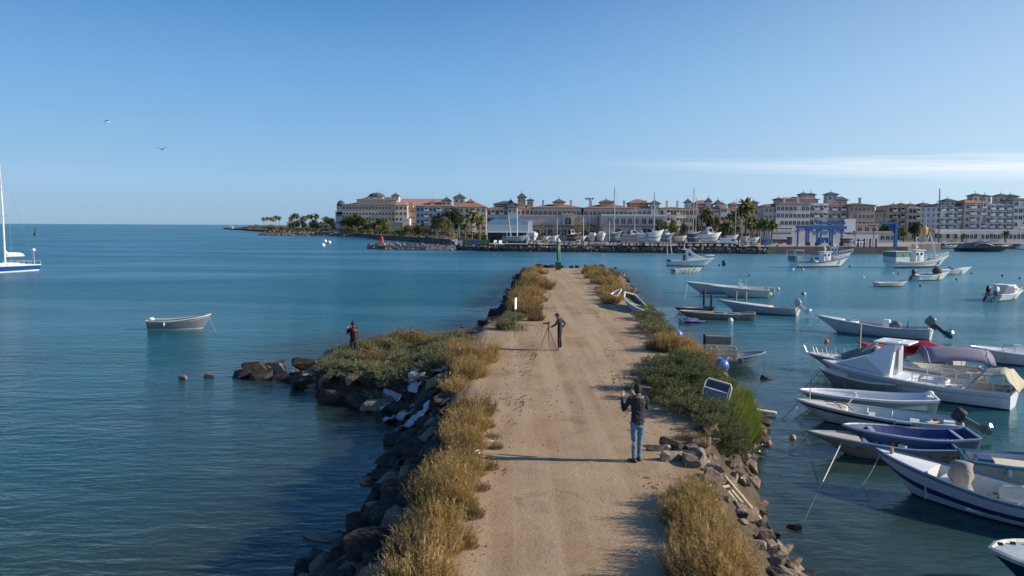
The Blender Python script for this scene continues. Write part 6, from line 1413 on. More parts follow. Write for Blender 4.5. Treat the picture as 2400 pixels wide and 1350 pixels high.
p1 = dict(base, elL=(-.30,.12,1.16), wrL=(-.27,.30,1.44), handL=(-.22,.33,1.54), nL=(.2,-1,.2), elR=(.27,.14,1.18), wrR=(.03,.34,1.46), handR=(-.04,.36,1.55), nR=(-.2,-1,.2),
    anL=(-.09,-.03,.09), toeL=(-.15,.12,.03), anR=(.07,.05,.09), toeR=(.08,.20,.03), knL=(-.085,.01,.5), knR=(.075,.05,.5), head=(-.01,.03,1.645), hipL=(-.085,0,.9), hipR=(.085,0,.9))
g = at_z(1493, 1083)
m1 = person('person in dark jacket and blue jeans seen from behind, filming with a raised phone', (g.x, g.y, .02), R(12), p1, navyj, jean, shoe_d, skin_m, hair_m, h=1.84)
bev(MB().box((-.12, .36, 1.60), (.155, .012, .075), R(-6)).build('phone', black, None), .005)
ph = bpy.data.objects['phone']; ph.location = m1.location; ph.rotation_euler = (0, 0, R(12)); ph.scale = (1.03,)*3; tag(ph, 'black phone held level in both hands of the man in jeans', 'phone')
skinned('collar', [Vector((-.11,-.06,1.50))*1.03, Vector((0,-.105,1.485))*1.03, Vector((.11,-.06,1.50))*1.03], [(0,1),(1,2)], [.035,.045,.035], mat('grey_hood', (.16,.15,.15), .8, .1), m1, 1)
p2 = dict(base, neck=(0,.05,1.50), head=(0,.13,1.60), chest=(0,.02,1.35), shL=(-.18,.03,1.42), shR=(.18,.0,1.42), elL=(-.20,.20,1.18), wrL=(-.12,.38,1.08), handL=(-.10,.48,1.07), nL=(0,0,1),
    elR=(.34,-.22,1.20), wrR=(.20,-.08,1.0), handR=(.14,.02,.98), nR=(1,0,.2), anL=(-.12,.02,.09), anR=(.13,-.04,.09), toeL=(-.14,.18,.03), toeR=(.18,.10,.03), knL=(-.115,.03,.5), knR=(.12,.0,.5))
g = at_z(1309, 820)
m2 = person('person in dark blue top and black trousers bending over a camera on a tripod', (g.x+.05, g.y, .02), R(78), p2, tee, blk, shoe_w, skin_d, hair_m, h=1.68, face_down=R(28))
fm = MB(); fm.ball((0, .215*.94, 1.50), (.052, .045, .05), 8, 6); fm.build('face_mask', mat('pale_mask', (.55,.57,.6), .8), m2, smooth=True).location = (0, -.03, -.005)
# tripod with camera
tp = thing('camera_tripod', (m2.location.x-.52, m2.location.y-.02, 0), 0, 'thin black photo tripod standing in front of the bending person', 'tripod')
for a in (R(200), R(275), R(20)):
    MB().tube([(0, 0, 1.03), (.20*math.cos(a), .20*math.sin(a), .55), (.40*math.cos(a), .40*math.sin(a), .02)], [.012, .010, .007], 6).build('leg', blk, tp)
MB().tube([(0, 0, .8), (0, 0, 1.12)], .016, 6).ball((0, 0, 1.12), .03, 6, 5).bar((0, 0, 1.1), (.22, -.04, .98), .018, 5).build('tripod_head', blk, tp)
ca = thing('camera', (tp.location.x, tp.location.y, 1.14), R(92), 'black camera with long lens mounted on the tripod', 'camera')
bev(MB().box((0, -.02, .06), (.13, .07, .10)).box((0, -.03, .12), (.06, .05, .04)).build('camera_body', black, ca), .008); MB().tube([(0, .0, .055), (0, .12, .055), (0, .2, .05), (0, .24, .05)], [.036, .036, .032, .044], 10).build('lens', black, ca)
hx, hy = at_z(829, 840, HZ+.05).x, at_z(829, 840, HZ+.05).y
p3 = dict(base, elL=(-.24,.14,1.22), wrL=(-.10,.30,1.38), handL=(-.06,.32,1.47), nL=(.2,-1,.2), elR=(.24,.12,1.22), wrR=(.06,.30,1.36), handR=(.02,.32,1.46), nR=(-.2,-1,.2), head=(-.01,.03,1.64))
hz = gh(hx, hy); m3h = (at_y(822, 752, hy).z-hz)
m3 = person('person in black carrying a maroon backpack on the bushy headland, looking out to sea', (hx, hy, hz), R(42), p3, blk, blk, shoe_d, skin_d, hair_m, h=min(1.95, max(1.6, m3h)))
bk = thing('backpack', m3.location, R(42), 'maroon and black backpack worn on the headland watcher', 'backpack')
bev(MB().box((0, -.21, 1.22), (.34, .20, .46), taper=.8).build('bag', mat('bag_black', (.03,.015,.02), .8, .2, 6, .4), bk), .06, 3); bev(MB().box((0, -.17, 1.43), (.30, .17, .15), taper=.75).build('bag_top', mat('maroon', (.25,.012,.05), .75, .15, 6), bk), .04, 3)
for sg in (-1, 1): MB().tube([(sg*.10, -.14, 1.5), (sg*.12, -.02, 1.56), (sg*.13, .12, 1.42), (sg*.15, .1, 1.2), (sg*.14, -.12, 1.08)], .02, 5).build('strap', mat('maroon', None), bk)

# ------------------------------------------------------------ beacons, sign, buoys, birds
green = mat('beacon_green', (.02,.20,.10), .45, .1, 2); greend = mat('beacon_dark_green', (.012,.07,.05), .5, .1); redm = mat('beacon_red', (.50,.03,.02), .45, .1, 2)
g = at_y(1308, 625, 96); gz = 0
gb = thing('harbour_beacon', (g.x, g.y, 0), 0, 'tall slim green light beacon at the end of the pier', 'beacon')
ht = at_y(1308, 558, g.y).z
bev(MB().box((0, 0, .5), (.70, .70, .95)).build('base', greend, gb), .04)
MB().tube([(0, 0, 1.1), (0, 0, ht-.45)], [.21, .19], 12).build('column', green, gb, smooth=True); MB().lathe([(.30, ht-.45), (.30, ht-.38), (.20, ht-.36), (.17, ht-.1), (.08, ht)], n=10).build('lantern', mat('lamp_pale', (.4,.42,.4), .4), gb)
MB().bar((.25, -.12, 1.1), (.25, -.12, ht-.5), .04).bar((.05, -.30, 1.1), (.05, -.30, ht-.5), .04).build('ladder', mat('pale_green', (.25,.4,.3), .5, .1), gb)
p = at_y(895, 577, bwl[1][1]+2); rb = thing('harbour_beacon', (p.x, p.y, LZ-.8), 0, 'short red light tower on the left tip of the breakwater', 'beacon'); ht = at_y(895, 553.5, p.y).z-(LZ-.8)
MB().lathe([(.75, 0), (.72, .3), (.55, .35), (.50, ht*.72), (.62, ht*.74), (.62, ht*.8), (.35, ht*.81), (.33, ht*.95), (.1, ht)], n=12).build('tower', redm, rb, smooth=False); MB().box((0, 0, .3), (2, 1.8, .9)).build('base', concrete, rb)
g = at_z(1207, 792); sg_ = thing('signpost', (g.x, g.y, gh(g.x, g.y)), 0, 'thin post carrying a narrow white sign seen nearly edge on', 'sign'); hz_ = at_y(1207, 698, g.y).z-sg_.location.z
MB().bar((0, 0, -.2), (0, 0, hz_), .05, 6).build('post', mat('post_brown', (.13,.12,.10), .7, .1), sg_); MB().box((.02, -.05, hz_-.27), (.24, .03, .56), R(68)).build('sign_plate', white, sg_)
def buoy(px_, py_, r, m, label, cat='buoy', group=None, shape=None, up=.35):
    p = wat(px_, py_); o = MB()
    if shape == 'can': o.lathe([(r*.6, -r*.8), (r, -r*.4), (r, r*1.6), (r*.75, r*2.1), (r*.3, r*2.2)], n=12)
    elif shape == 'cone': o.lathe([(r*1.3, -.2), (r*1.3, .1), (r*.5, r*1.2), (r*.2, r*3), (r*.35, r*3.3), (r*.1, r*3.8)], n=10)
    else: o.ball((0, 0, r*up), (r, r, r*1.05), 14, 10)
    ob = o.build('buoy', m, None, (p.x, p.y, WZ), smooth=True); tag(ob, label, cat, group); return ob
bb = mat('buoy_blue', (.06,.17,.62), .35, .1, 3); bo = mat('buoy_orange', (.75,.12,.03), .4, .1); bw_ = mat('buoy_white', (.7,.7,.68), .4, .1); bd = mat('buoy_dark', (.03,.05,.07), .5, .1)
for (x, y, dd, lb) in ((1578,783,0,'large round blue buoy lying behind the right thicket beyond the orange shrubs'), (1683,858,0,'large round blue buoy beside the grey dinghy and wooden crates')):
    p = at_z(x, y+(14 if x < 1600 else 8), -1.5); o = MB().ball((0, 0, .42 if x < 1600 else .30), (.36, .36, .38), 16, 12).lathe([(.05, .6), (.06, .72), (.02, .74)], n=8).build('buoy', bb, None, (p.x, p.y, -1.55), smooth=True); o.rotation_euler = (.3, .5, 0); tag(o, lb, 'buoy')
buoy(1697, 622, .42, navy, 'tall blue can buoy floating right of the cabin cruiser', shape='can')
buoy(1937, 803, .13, bo, 'small orange ball buoy near the bow rail boat', up=.6); buoy(1858, 1028, .11, mat('buoy_tan', (.45,.30,.14), .7, .2, 8), 'small tan float between the grass tuft and the moored boats', up=.3)
buoy(1712, 753, .20, bw_, 'white drum buoy just in front of the weathered skiff')
for i, (x, y) in enumerate(((757,577),(762,567),(772,570))): buoy(x, y, .75, bw_, ('nearest of the three white buoys off the breakwater', 'left rear one of the three white buoys off the breakwater', 'right rear one of the three white buoys off the breakwater')[i])
for x, y, m_, lb in ((1756,647,bd,'small dark float between the cruiser and the first trawler'),(1824,678,bw_,'small white float right of the console boat stern'),(1882,690,bd,'small grey float above the slender flat boat'),(1858,633,bw_,'tiny white float under the stern of the first trawler'),(1881,633,mat('buoy_pink', (.6,.3,.3), .5),'tiny pink float under the first trawler'),(2023,651,bw_,'small white float between trawler and rowing boat'),(2092,641,bw_,'white float under the glazed shelter trawler, left one'),(2105,642,bd,'dark float under the glazed shelter trawler, right one'),(2242,656,bd,'dark float right of the brown covered boat'),(2277,642,bd,'dark float beside the small boat bow at the far right'),(2157,671,bd,'dark float between the rowing boat and the brown covered boat'),(2226,629,bd,'dark float below the leaning anchor rope of the glazed trawler'),(1992,626,mat('teal_net', None),'teal float at the bow of the first trawler'),(1686,623,bd,'tiny dark float left of the blue can buoy'),(2390,653,bd,'tiny dark float near the right edge above the twin outboard boat'),(1885,690,bw_,'small white float above the slender flat boat')):
    buoy(x, y, .17 if y > 640 else .24, m_, lb)
buoy(84, 551, 1.3, greend, 'small green cone buoy far out on the left horizon', shape='cone')
for i, (x, y, lb) in enumerate(((250,286,'white gull gliding higher in the left sky'),(379,350,'dark bird lower in the left sky'))):
    p = at_y(x, y, 60); o = thing('bird', p, R(40+i*50), lb, 'bird')
    mm = bw_ if i == 0 else bd
    MB().tube([(-.19, 0, -.02), (-.08, 0, 0), (.08, 0, .01), (.17, 0, .03), (.23, 0, .02)], [.012, .045, .05, .03, .006], 6).add([(-.17,-.03,-.02),(-.17,.03,-.02),(-.30,.05,-.03),(-.30,-.05,-.03)], [(0,1,2,3),(3,2,1,0)]).build('body', mm, o, smooth=True)
    for sg in (-1, 1): MB().add([(.09,sg*.03,.02),(-.05,sg*.03,.02),(-.04,sg*.28,.14),(.11,sg*.25,.13),(-.10,sg*.60,.10)], [(0,1,2,3),(3,2,4),(3,2,1,0),(4,2,3)]).build('wing', bd if i == 0 and sg > 0 else mm, o)
p = wat(252, 527.6); sm = MB().add([(-3,0,0),(3,0,0),(4,0,2),(-3.5,0,2),(-3,2,0),(3,2,0),(4,2,2),(-3.5,2,2)], [(0,1,2,3),(4,7,6,5),(3,2,6,7),(0,4,5,1),(1,5,6,2),(3,7,4,0)]).box((-.5, 1, 3.4), (3.2, 1.6, 2.8)).build('distant_boat', white, None, (p.x, 4200 if p.y > 4200 else p.y, WZ)); tag(sm, 'tiny white boat far out on the horizon', 'boat')
# seagull-like white bird swimming left edge skipped: nothing there in the photo

# ------------------------------------------------------------ piles, crates, litter on the right bank
pile_m = mat('dark_pile', (.035,.04,.045), .9, .3, 6, .3)
for (xb, yb, yt, r_, lb) in ((1650,716,680,.13,'leftmost dark mooring pile'),(1667,724,691,.12,'second dark mooring pile from the left, in front of the long low boat'),):
    p = wat(xb, yb); h_ = at_y(xb, yt, p.y).z-WZ; tag(MB().tube([(0,0,-1),(0,0,h_)], [r_, r_*.9], 8).build('mooring_pile', pile_m, None, (p.x, p.y, WZ)), lb, 'pile')
for (xb, yb, yt, lb) in ((1725,706,683,'pale mooring pile against the side of the console boat, left one'),(1748,708,684,'pale mooring pile against the side of the console boat, right one')):
    p = wat(xb, yb); h_ = at_y(xb, yt, p.y).z-WZ; tag(MB().tube([(0,0,-1),(0,0,h_)], .10, 8).build('mooring_pile', mat('pale_pile', (.22,.24,.25), .8, .2), None, (p.x, p.y, WZ)), lb, 'pile')
tarp = mat('blue_tarp', (.08,.10,.24), .6, .2, 3)
p = wat(1592, 756); c_ = wat(1655, 753)
rt = cloth('tarpaulin', tarp, [[(0,-.35,.02),(.8,-.4,.15),(1.8,-.3,.05)],[(0,.1,.22),(.9,.15,.35),(1.9,.1,.12)],[(.1,.6,.02),(.9,.6,.1),(1.9,.4,.02)]], None, 21, .12, 6, (p.x, p.y, WZ+.02)); tag(rt, 'crumpled blue tarpaulin floating beside the weathered skiff', 'tarpaulin')
# crates: slatted boxes on the bank
def crate(loc, d, rz, label, nsl=5, group=None):
    o = thing('crate', loc, rz, label, 'crate', group); L_, W_, H_ = d
    for sx_ in (-1, 1):
        for sy in (-1, 1): MB().box((sx_*(L_/2-.03), sy*(W_/2-.03), H_/2), (.05, .05, H_)).build('corner_post', palew, o)
    for sy in (-1, 1):
        for k in range(3): MB().box((0, sy*(W_/2+.004), H_*(.12+.38*k)), (L_, .018, H_*.16)).build('slat', palew, o)
        for k in range(nsl): MB().box((-L_/2+L_*(k+.5)/nsl, sy*(W_/2+.026), H_/2), (.06, .018, H_*.98)).build('slat', palew, o)
    for sx_ in (-1, 1):
        for k in range(3): MB().box((sx_*(L_/2+.004), 0, H_*(.12+.38*k)), (.018, W_, H_*.16)).build('slat', palew, o)
    MB().box((0, 0, .03), (L_-.06, W_-.06, .02)).build('bottom', wood, o); return o
g = at_z(1655, 838, -1.1); crate((g.x, g.y, -1.15), (1.05, 1.1, .62), R(-12), 'pale slatted wooden crate at the left end of the pair above the blue ball', 4)
g = at_z(1697, 838, -1.1); crate((g.x, g.y+.1, -1.2), (1.25, 1.1, .60), R(-12), 'pale slatted wooden crate at the right end of the pair beside the grey dinghy', 6)
g = at_z(1690, 826, -1.1); fr_ = thing('bench_frame', (g.x, g.y+.7, -1.42), R(-14), 'upright board on white posts standing behind the wooden crates', 'bench')
MB().box((0, 0, .85), (1.35, .05, .42)).build('backboard', mat('brown_board', (.22,.18,.14), .8, .2, 4), fr_); MB().box((-.7, 0, .62), (.12, .1, 1.1)).build('post', blk, fr_); MB().box((.72, 0, .6), (.09, .09, 1.2)).build('post', white, fr_); MB().box((0, .0, 1.08), (1.4, .07, .05)).build('top_rail', whited, fr_)
# dumped panel with rounded frame
g = at_z(1662, 940, .1); pn = thing('dumped_panel', (g.x, g.y-.3, -.12), R(-14), 'dented blue grey metal cabinet with pale rim dumped in the green thicket', 'cabinet'); pn.rotation_euler = (R(-24), R(14), R(-16))
pm = mat('panel_blue', (.13,.17,.23), .35, .15, 3, metal=.3)
bev(MB().box((0, 0, .42), (.78, .22, .92)).build('cabinet_body', pm, pn), .06, 3)
rim = [(-.40, -.13, .04), (-.40, -.13, .80), (-.34, -.13, .92), (.34, -.13, .92), (.40, -.13, .80), (.40, -.13, .04)]
MB().tube(rim, .028, 6).bar((-.40, -.13, .62), (.40, -.13, .62), .045).build('rim', whited, pn); MB().box((0, -.118, .76), (.66, .02, .22)).build('recess', mat('panel_dark', (.04,.055,.08), .3, .2), pn)
# pale board at the water
g = at_z(1790, 965, -1.6); bd_ = tag(bev(MB().box((0, 0, .12), (.95, .28, .09)).build('foam_board', creamc, None, (g.x, g.y, WZ)), .03), 'cream foam board washed up at the grassy point', 'board'); bd_.rotation_euler = (0, R(4), R(-22))
g = wat(1800, 888); dk = tag(fixn(MB().add([(-.4,0,0),(0,-.12,.03),(.45,0,0),(-.1,.2,.02),(-.3,.05,.22),(.1,.02,.12)], [(0,1,4),(1,5,4),(1,2,5),(2,3,5),(3,4,5),(3,0,4),(0,3,2,1)]).build('driftwood', dark, None, (g.x, g.y, WZ-.02))), 'dark driftwood tip poking out of the water near the thicket', 'driftwood')
# broken ladder-like timber frame
lm = mat('bleached_timber', (.50,.41,.27), .8, .2, 8, .3)
a = at_z(1692, 1130, -.55); c = at_z(1775, 1230, -1.2); ld = thing('timber_frame', a, math.atan2(c.y-a.y, c.x-a.x), 'broken pale timber pallet sliding down the bank beside the near right shrubs', 'pallet'); ln = (c-a).length; pit = math.asin((a.z-c.z)/ln); ld.rotation_euler = (0, pit, ld.rotation_euler[2])
for y in (0, -.14, -.26): MB().box((ln*(.5 if y == 0 else .62), y, .20), (ln*(1.0 if y == 0 else .6), .05, .035)).build('slat', lm, ld)
for x in (.2, .45, .7, .9): MB().box((ln*x, -.15, .165), (.07, .46, .03), R(random.uniform(-8, 8))).build('crosspiece', lm, ld)
g = at_z(1768, 1282, -1.3); c = at_z(1826, 1280, -1.3); pk = tag(MB().box(((c-g).length/2, 0, 0), ((c-g).length, .05, .035)).build('plank', lm, None, (g.x, g.y, -1.25), (0, R(2), math.atan2(c.y-g.y, c.x-g.x))), 'single pale plank jutting out over the water from the near right bank', 'plank')
g = at_z(1778, 1335, -1.1); cl2 = cloth('rag', mat('blue_rag', (.10,.33,.55), .7, .2, 5), [[(-.1,.25,.10),(0,.3,.22),(.08,.28,.1)],[(-.06,0,.06),(.05,.02,.26),(.14,0,.08)],[(.05,-.3,0),(.14,-.28,.12),(.22,-.3,.02)]], None, 31, .05, 4, (g.x, g.y, -1.1)); tag(cl2, 'light blue rag caught among the stones at the bottom right', 'rag')
g = wat(1862, 1238); o = rock('d', (g.x, g.y, WZ+.02), .42, random.Random(4), None); o.name = 'rock'; tag(o, 'angular dark rock alone in the shallows near the taut rope', 'rock')
# headland tip: boulders in the water
rr_ = random.Random(77)
for i, (x, y, s_, kd, lb) in enumerate(((572,885,.9,'d','flat dark boulder at the left end of the boulder group'),(607,888,1.15,'d','broad dark boulder nearest the viewer in the boulder group'),(598,866,1.1,'d','pale capped boulder at the back left of the boulder group'),(655,874,1.15,'b','brown rectangular boulder on the right of the boulder group'),(640,862,.9,'b','small brown boulder on top of the boulder group'),(668,890,.9,'d','low boulder awash at the right of the boulder group'),(428,888,.42,'b','outermost lone boulder, far left'),(492,884,.45,'d','lone boulder between the outermost one and the group'),(725,866,1.5,'d','large rounded dark boulder at the headland tip'),(705,888,1.2,'d','dark boulder linking the group with the headland'),(722,905,1.5,'d','biggest dark boulder at the foot of the headland tip'),(648,858,.8,'d','small peaked boulder at the back of the boulder group'))):
    p = wat(x, y); o = rock(kd, (p.x, p.y, WZ+s_*.10), s_, rr_, None, 1.25, rz=rr_.uniform(-.3, .3), tilt=.12); tag(o, lb, 'boulder')
for x, y, s_, kd in ((775,918,1.2,'d'),(835,925,1.2,'d'),(900,905,1.2,'d'),(880,935,1.1,'g'),(940,940,1.3,'d'),(960,905,1.2,'d'),(1000,925,1.2,'d'),(1030,950,1.3,'g'),(1035,910,1.0,'b'),(1060,925,1.0,'d'),(985,965,1.1,'d')):
    p = at_z(x, y, -1.3); rock(kd, (p.x, p.y, max(gh(p.x, p.y)+.1, WZ+.1)), s_, rr_, stretch=1.2, tilt=.2)
# white sheets of plastic on the stones by the headland
pls = mat('white_plastic', (.36,.39,.41), .6, .1, 4, .4, dirt=((.25,.27,.28), 5, .56))
for i, (x, y, w_, h_, lb) in enumerate(((945,890,1.9,1.0,'largest white plastic sheet spread over the rocks by the headland'),(975,942,1.0,.9,'lowest white plastic sheet hanging towards the water'),(1010,885,1.5,.5,'bright crumpled white sheet under the sage bushes'),(1042,862,.5,.6,'small white sheet beside the golden shrubs of the headland'),(935,918,1.1,.5,'narrow white sheet between the lowest and the largest one'))):
    p = at_z(x, y, -.6); z_ = gh(p.x, p.y); r2 = []
    for a in range(3): r2.append([(w_*(b2/3-.5)*1.0, h_*(a/2-.5)*1.3, 0) for b2 in range(4)])
    rows = [[Vector((q[0], q[1], gh(p.x+q[0], p.y+q[1])+.30+.25*noise.noise(Vector((q[0]*2, q[1]*2, i))))) for q in row] for row in r2]
    o = cloth('plastic_sheet', pls, rows, None, 40+i, .22, 8, (p.x, p.y, 0)); tag(o, lb, 'plastic sheet')
# long slabs at the near left waterline
for x0, y0, x1, y1, wd, zz in ((735,1330,885,1262,.28,-1.5),(868,1238,960,1186,.32,-1.1),(845,1300,935,1240,.40,-1.3),(790,1345,890,1300,.35,-1.35),(905,1190,985,1150,.3,-1.0)):
    a = at_z(x0, y0, zz); c = at_z(x1, y1, zz+.5); d_ = c-a
    o = MB().box((d_.length/2, 0, 0), (d_.length, wd, .14)).build('rock', rk_d, pier, a); bev(o, .03, 1); o.rotation_euler = (R(15), -math.asin(.5/d_.length), math.atan2(d_.y, d_.x))
# litter on both verges
lit = mat('litter', (.75,.72,.68), .6, .2); lr_ = random.Random(9)
for x, y, n_, z_, sp in ((1148,1035,5,.05,14),(1122,1060,3,.5,8),(1160,960,2,.03,10),(1085,818,3,.5,8),(1790,1045,9,-1.5,22),(1733,1010,2,-.6,4),(1020,1012,2,-1.2,8),(1640,1095,2,-.4,6),(1720,1125,5,-.8,25),(1765,1200,4,-1.3,15)):
    for j in range(n_):
        p = at_z(x+lr_.uniform(-sp, sp), y+lr_.uniform(-sp*.6, sp*.6), z_); s_ = lr_.uniform(.018, .042)
        o = MB().add([(-s_,-s_*.6,0),(s_,-s_*.5,.01),(s_*.8,s_*.7,.0),(-s_*.7,s_*.6,.02),(0,0,s_*.9)], [(0,1,4),(1,2,4),(2,3,4),(3,0,4)]).build('litter', lit, None, (p.x, p.y, max(z_, gh(p.x, p.y)+.01) if z_ < .2 else z_), (0,0,lr_.uniform(0,6)))
        tag(o, {1148:'white paper scrap at the left verge beside the man\'s shadow',1122:'white scrap caught in the near left golden shrubs',1160:'pale scrap on the left verge above the shadow',1085:'white blossom like scrap on the headland shrubs',1790:'scrap of flotsam washed up below the bright grass',1733:'white scrap hanging in the right thicket',1020:'white scrap on the dark left rocks',1640:'scrap among the rubble on the right bank',1720:'bleached cane piece above the timber pallet',1765:'scrap beside the timber pallet at the water'}[x], 'litter', 'litter scraps near '+{1148:'the shadow',1122:'the left shrubs',1160:'the left verge',1085:'the headland shrubs',1790:'the bright grass',1733:'the thicket',1020:'the left rocks',1640:'the rubble',1720:'the pallet top',1765:'the pallet foot'}[x])
# ------------------------------------------------------------ boatyard, cranes, masts
yr = random.Random(21)
stand = mat('stand_steel', (.05,.05,.06), .7, .2); hullr = mat('hull_maroon', (.13,.04,.05), .5, .1); hteal = mat('hull_teal', (.10,.18,.19), .5, .1); hblue = mat('hull_blue_dark', (.05,.08,.16), .5, .1)
def stored(x0, x1, yb, dist, label, hull=white, cabin=None, flip=False, fb=1.0, B=2.4, end_on=False, top=None, name='stored_boat'):
    p0, p1 = at_y(x0, yb, dist), at_y(x1, yb, dist); L_ = p1.x-p0.x; zb = LZ+.9
    if end_on: a, c = Vector(((p0.x+p1.x)/2, dist+6, 0)), Vector(((p0.x+p1.x)/2+.3, dist+.8, 0)); B = L_
    else: a, c = (Vector((p0.x, dist, 0)), Vector((p1.x-.8, dist, 0))) if not flip else (Vector((p1.x, dist, 0)), Vector((p0.x+.8, dist, 0)))
    b_ = Boat(name, label, tuple(a), tuple(c), B=B, fs=fb, fm=fb*.95, fb=fb*1.35, draft=.7, rake=.9, cat='boat', hull=hull, inner=whited, rail=whited, deck=.35, open_=cabin is None, deckm=white, z=zb+.6, full=.8, floor=.2, ns=10)
    b_.band(.45, .52, navy if hull is white else whited)
    if cabin:
        w_ = b_.B*.36; lx = b_.Lw; wedge(b_.o, 'cabin', white, lx*.35, lx*.55, lx*.85, w_, w_*.75, fb*.9, fb*.9+cabin, fb*.9+cabin*.5, lx*.33)
        MB().add([(lx*.42,-w_*.95,fb+cabin*.35),(lx*.6,-w_*.95,fb+cabin*.35),(lx*.56,-w_*.84,fb+cabin*.72),(lx*.42,-w_*.84,fb+cabin*.72)], [(0,1,2,3),(3,2,1,0)]).build('window', glass, b_.o)
    q_ = MB(); Lw = b_.Lw
    for u in (.15, .5, .82):
        for sg in (-1, 1): q_.bar((Lw*u, sg*b_.B*.45, -1.5), (Lw*u, sg*b_.B*.25, -.2), .12)
        q_.box((Lw*u, 0, -1.4), (.2, b_.B*.95, .15))
    q_.box((Lw*.5, 0, -.95), (Lw*.8, .15, .15)); q_.build('cradle', stand, b_.o)
    return b_
stored(1185, 1238, 572, 214, 'grey sailing hull on low cradle in front of the white shed', mat('soft_grey', None), fb=.8)
stored(1237, 1261, 572, 214, 'white boat with black band and radar arch standing bow on beside the white shed', white, .8, end_on=True, fb=1.5)
stored(1274, 1290, 558, 232, 'small white dinghy on trailer left of the green beacon', white, fb=.5); stored(1291, 1310, 568, 216, 'white boat hull on trailer directly left of the green beacon', white, fb=.9, B=2)
stored(1328, 1362, 566, 222, 'maroon bottomed workboat with pale wheelhouse behind the green beacon', hullr, 1.6, fb=1.4); stored(1361, 1376, 562, 226, 'small white boat beside the maroon workboat', white, fb=.7)
stored(1380, 1399, 568, 214, 'left one of two white motorboats parked bow on by the lamp mast', white, .7, end_on=True, fb=1.4); stored(1400, 1421, 568, 214, 'right one of two white motorboats parked bow on by the lamp mast', white, .9, end_on=True, fb=1.5)
stored(1425, 1458, 568, 218, 'dark keeled sailing hull under the tallest bare mast', hteal, .8, fb=1.8); stored(1459, 1520, 568, 216, 'long grey covered hull right of the tallest bare mast', grey, 1.4, fb=1.5)
stored(1496, 1520, 568, 211, 'white flybridge boat on cradle, bow to the right', white, 1.2, fb=1.6); stored(1519, 1555, 569, 210, 'big white round bilged yacht parked stern on near the yard centre', white, 1.0, fb=2.2)
stored(1551, 1580, 566, 216, 'white and blue workboat beside the round bilged yacht', mat('mid_blue', (.12,.20,.34), .5, .1), 1.6, fb=1.5); stored(1584, 1612, 556, 228, 'white boat with long pointed bow behind the blue workboat', white, fb=.9)
stored(1611, 1642, 567, 220, 'dark blue hull wrapped in tarpaulin below the two thin masts', hblue, .9, fb=1.8)
stored(1643, 1690, 566, 213, 'high sided cream cabin cruiser with square dark windows on cradles', creamc if False else white, 2.2, fb=1.7, B=3)
stored(1703, 1731, 556, 226, 'white sailing hull behind the white van', white, fb=1.1); stored(1737, 1757, 560, 222, 'small grey boat shell right of the van', grey, fb=.8); stored(1757, 1781, 574, 206, 'low white boat hull lying at the quay edge under the palms', white, fb=.8, B=2)
stored(1972, 2002, 570, 212, 'upturned brown boat hull right of the blue boat hoist', mat('brown_hull', (.10,.06,.05), .7, .2), fb=.7)
# dark trestles and trailers along the quay
for x0, x1, y in ((1285,1335,571),(1455,1550,574),(1590,1640,571),(1640,1720,574)):
    a, c = at_y(x0, y, 207), at_y(x1, y, 207); L_ = c.x-a.x; o = thing('boat_trailer', (a.x, 207, LZ), 0, 'low dark steel trailer frame at the quay edge near photo column %d' % x0 if False else {1285:'low dark trailer below the hull by the green beacon',1455:'long dark trestle row below the big yachts',1590:'dark trailer left of the cream cruiser',1640:'dark cradle base below the cream cruiser'}[x0], 'trailer')
    MB().box((L_/2, 0, .75), (L_, .25, .2)).box((L_/2, 1.6, .75), (L_, .25, .2)).build('frame', stand, o)
    for k in range(int(L_/2)+1): MB().box((k*2+.4, .8, .38), (.2, 1.9, .75)).build('leg', stand, o)
for i, (x, y, w_, h_, lb, m_) in enumerate(((1335,569,8,9,'dark tarpaulin heap left of the lamp mast',hteal),(1372,570,6,5,'small white heap beside the lamp mast foot',whited),(1452,571,10,6,'dark pile of gear under the teal hull',stand),(1528,571,7,7,'grey covered pile between the trestles',grey),(1600,572,9,6,'dark pile of gear below the blue tarpaulin hull',hblue),(1672,573,6,4,'rusty barrel group below the cream cruiser',hullr),(1730,574,8,5,'dark gear heap right of the van',stand),(1742,572,5,8,'upright grey drum by the palms',grey),(1796,573,6,4,'small white crate stack by the blue containers',whited),(1822,574,7,4,'brown pallet stack before the restaurant',hullr),(1870,574,6,6,'grey generator left of the boat hoist',grey),(2010,575,8,5,'white tender on the quay right of the boat hoist',whited))):
    d_ = 205+(i*7 % 4); p = at_y(x, y, d_); r4 = random.Random(i); W_, H_ = w_*d_/FPX, h_*d_/FPX
    b_ = MB()
    for k in range(4): b_.box((r4.uniform(-.35, .35)*W_, r4.uniform(-.5, .5), H_*r4.uniform(.25, .5)), (W_*r4.uniform(.35, .6), r4.uniform(.5, 1), H_*r4.uniform(.5, 1)), r4.uniform(-.4, .4), 0, 0, r4.uniform(.6, 1))
    tag(b_.build('gear_pile', m_, None, (p.x, d_, LZ)), lb, 'gear')
# van
vp = at_y(1708, 575, 212); vn = thing('van', (vp.x, 212, LZ), R(-8), 'white panel van with dark windscreen parked among the boats', 'van')
bev(MB().yprism([(-2.3,.35),(2.3,.35),(2.35,1.1),(1.9,1.3),(1.35,2.05),(-2.3,2.1)], -.95, .95).build('body', white, vn), .06)
MB().box((1.0, -.96, 1.6), (.7, .03, .5)).box((1.66, 0, 1.66), (.06, 1.5, .6), 0, 0, R(-37)).build('window', glass, vn)
for x in (-1.5, 1.5):
    for y in (-.9, .9): fixn(MB().tube([(x, y-.1, .34), (x, y+.1, .34)], .34, 12).build('wheel', black, vn))
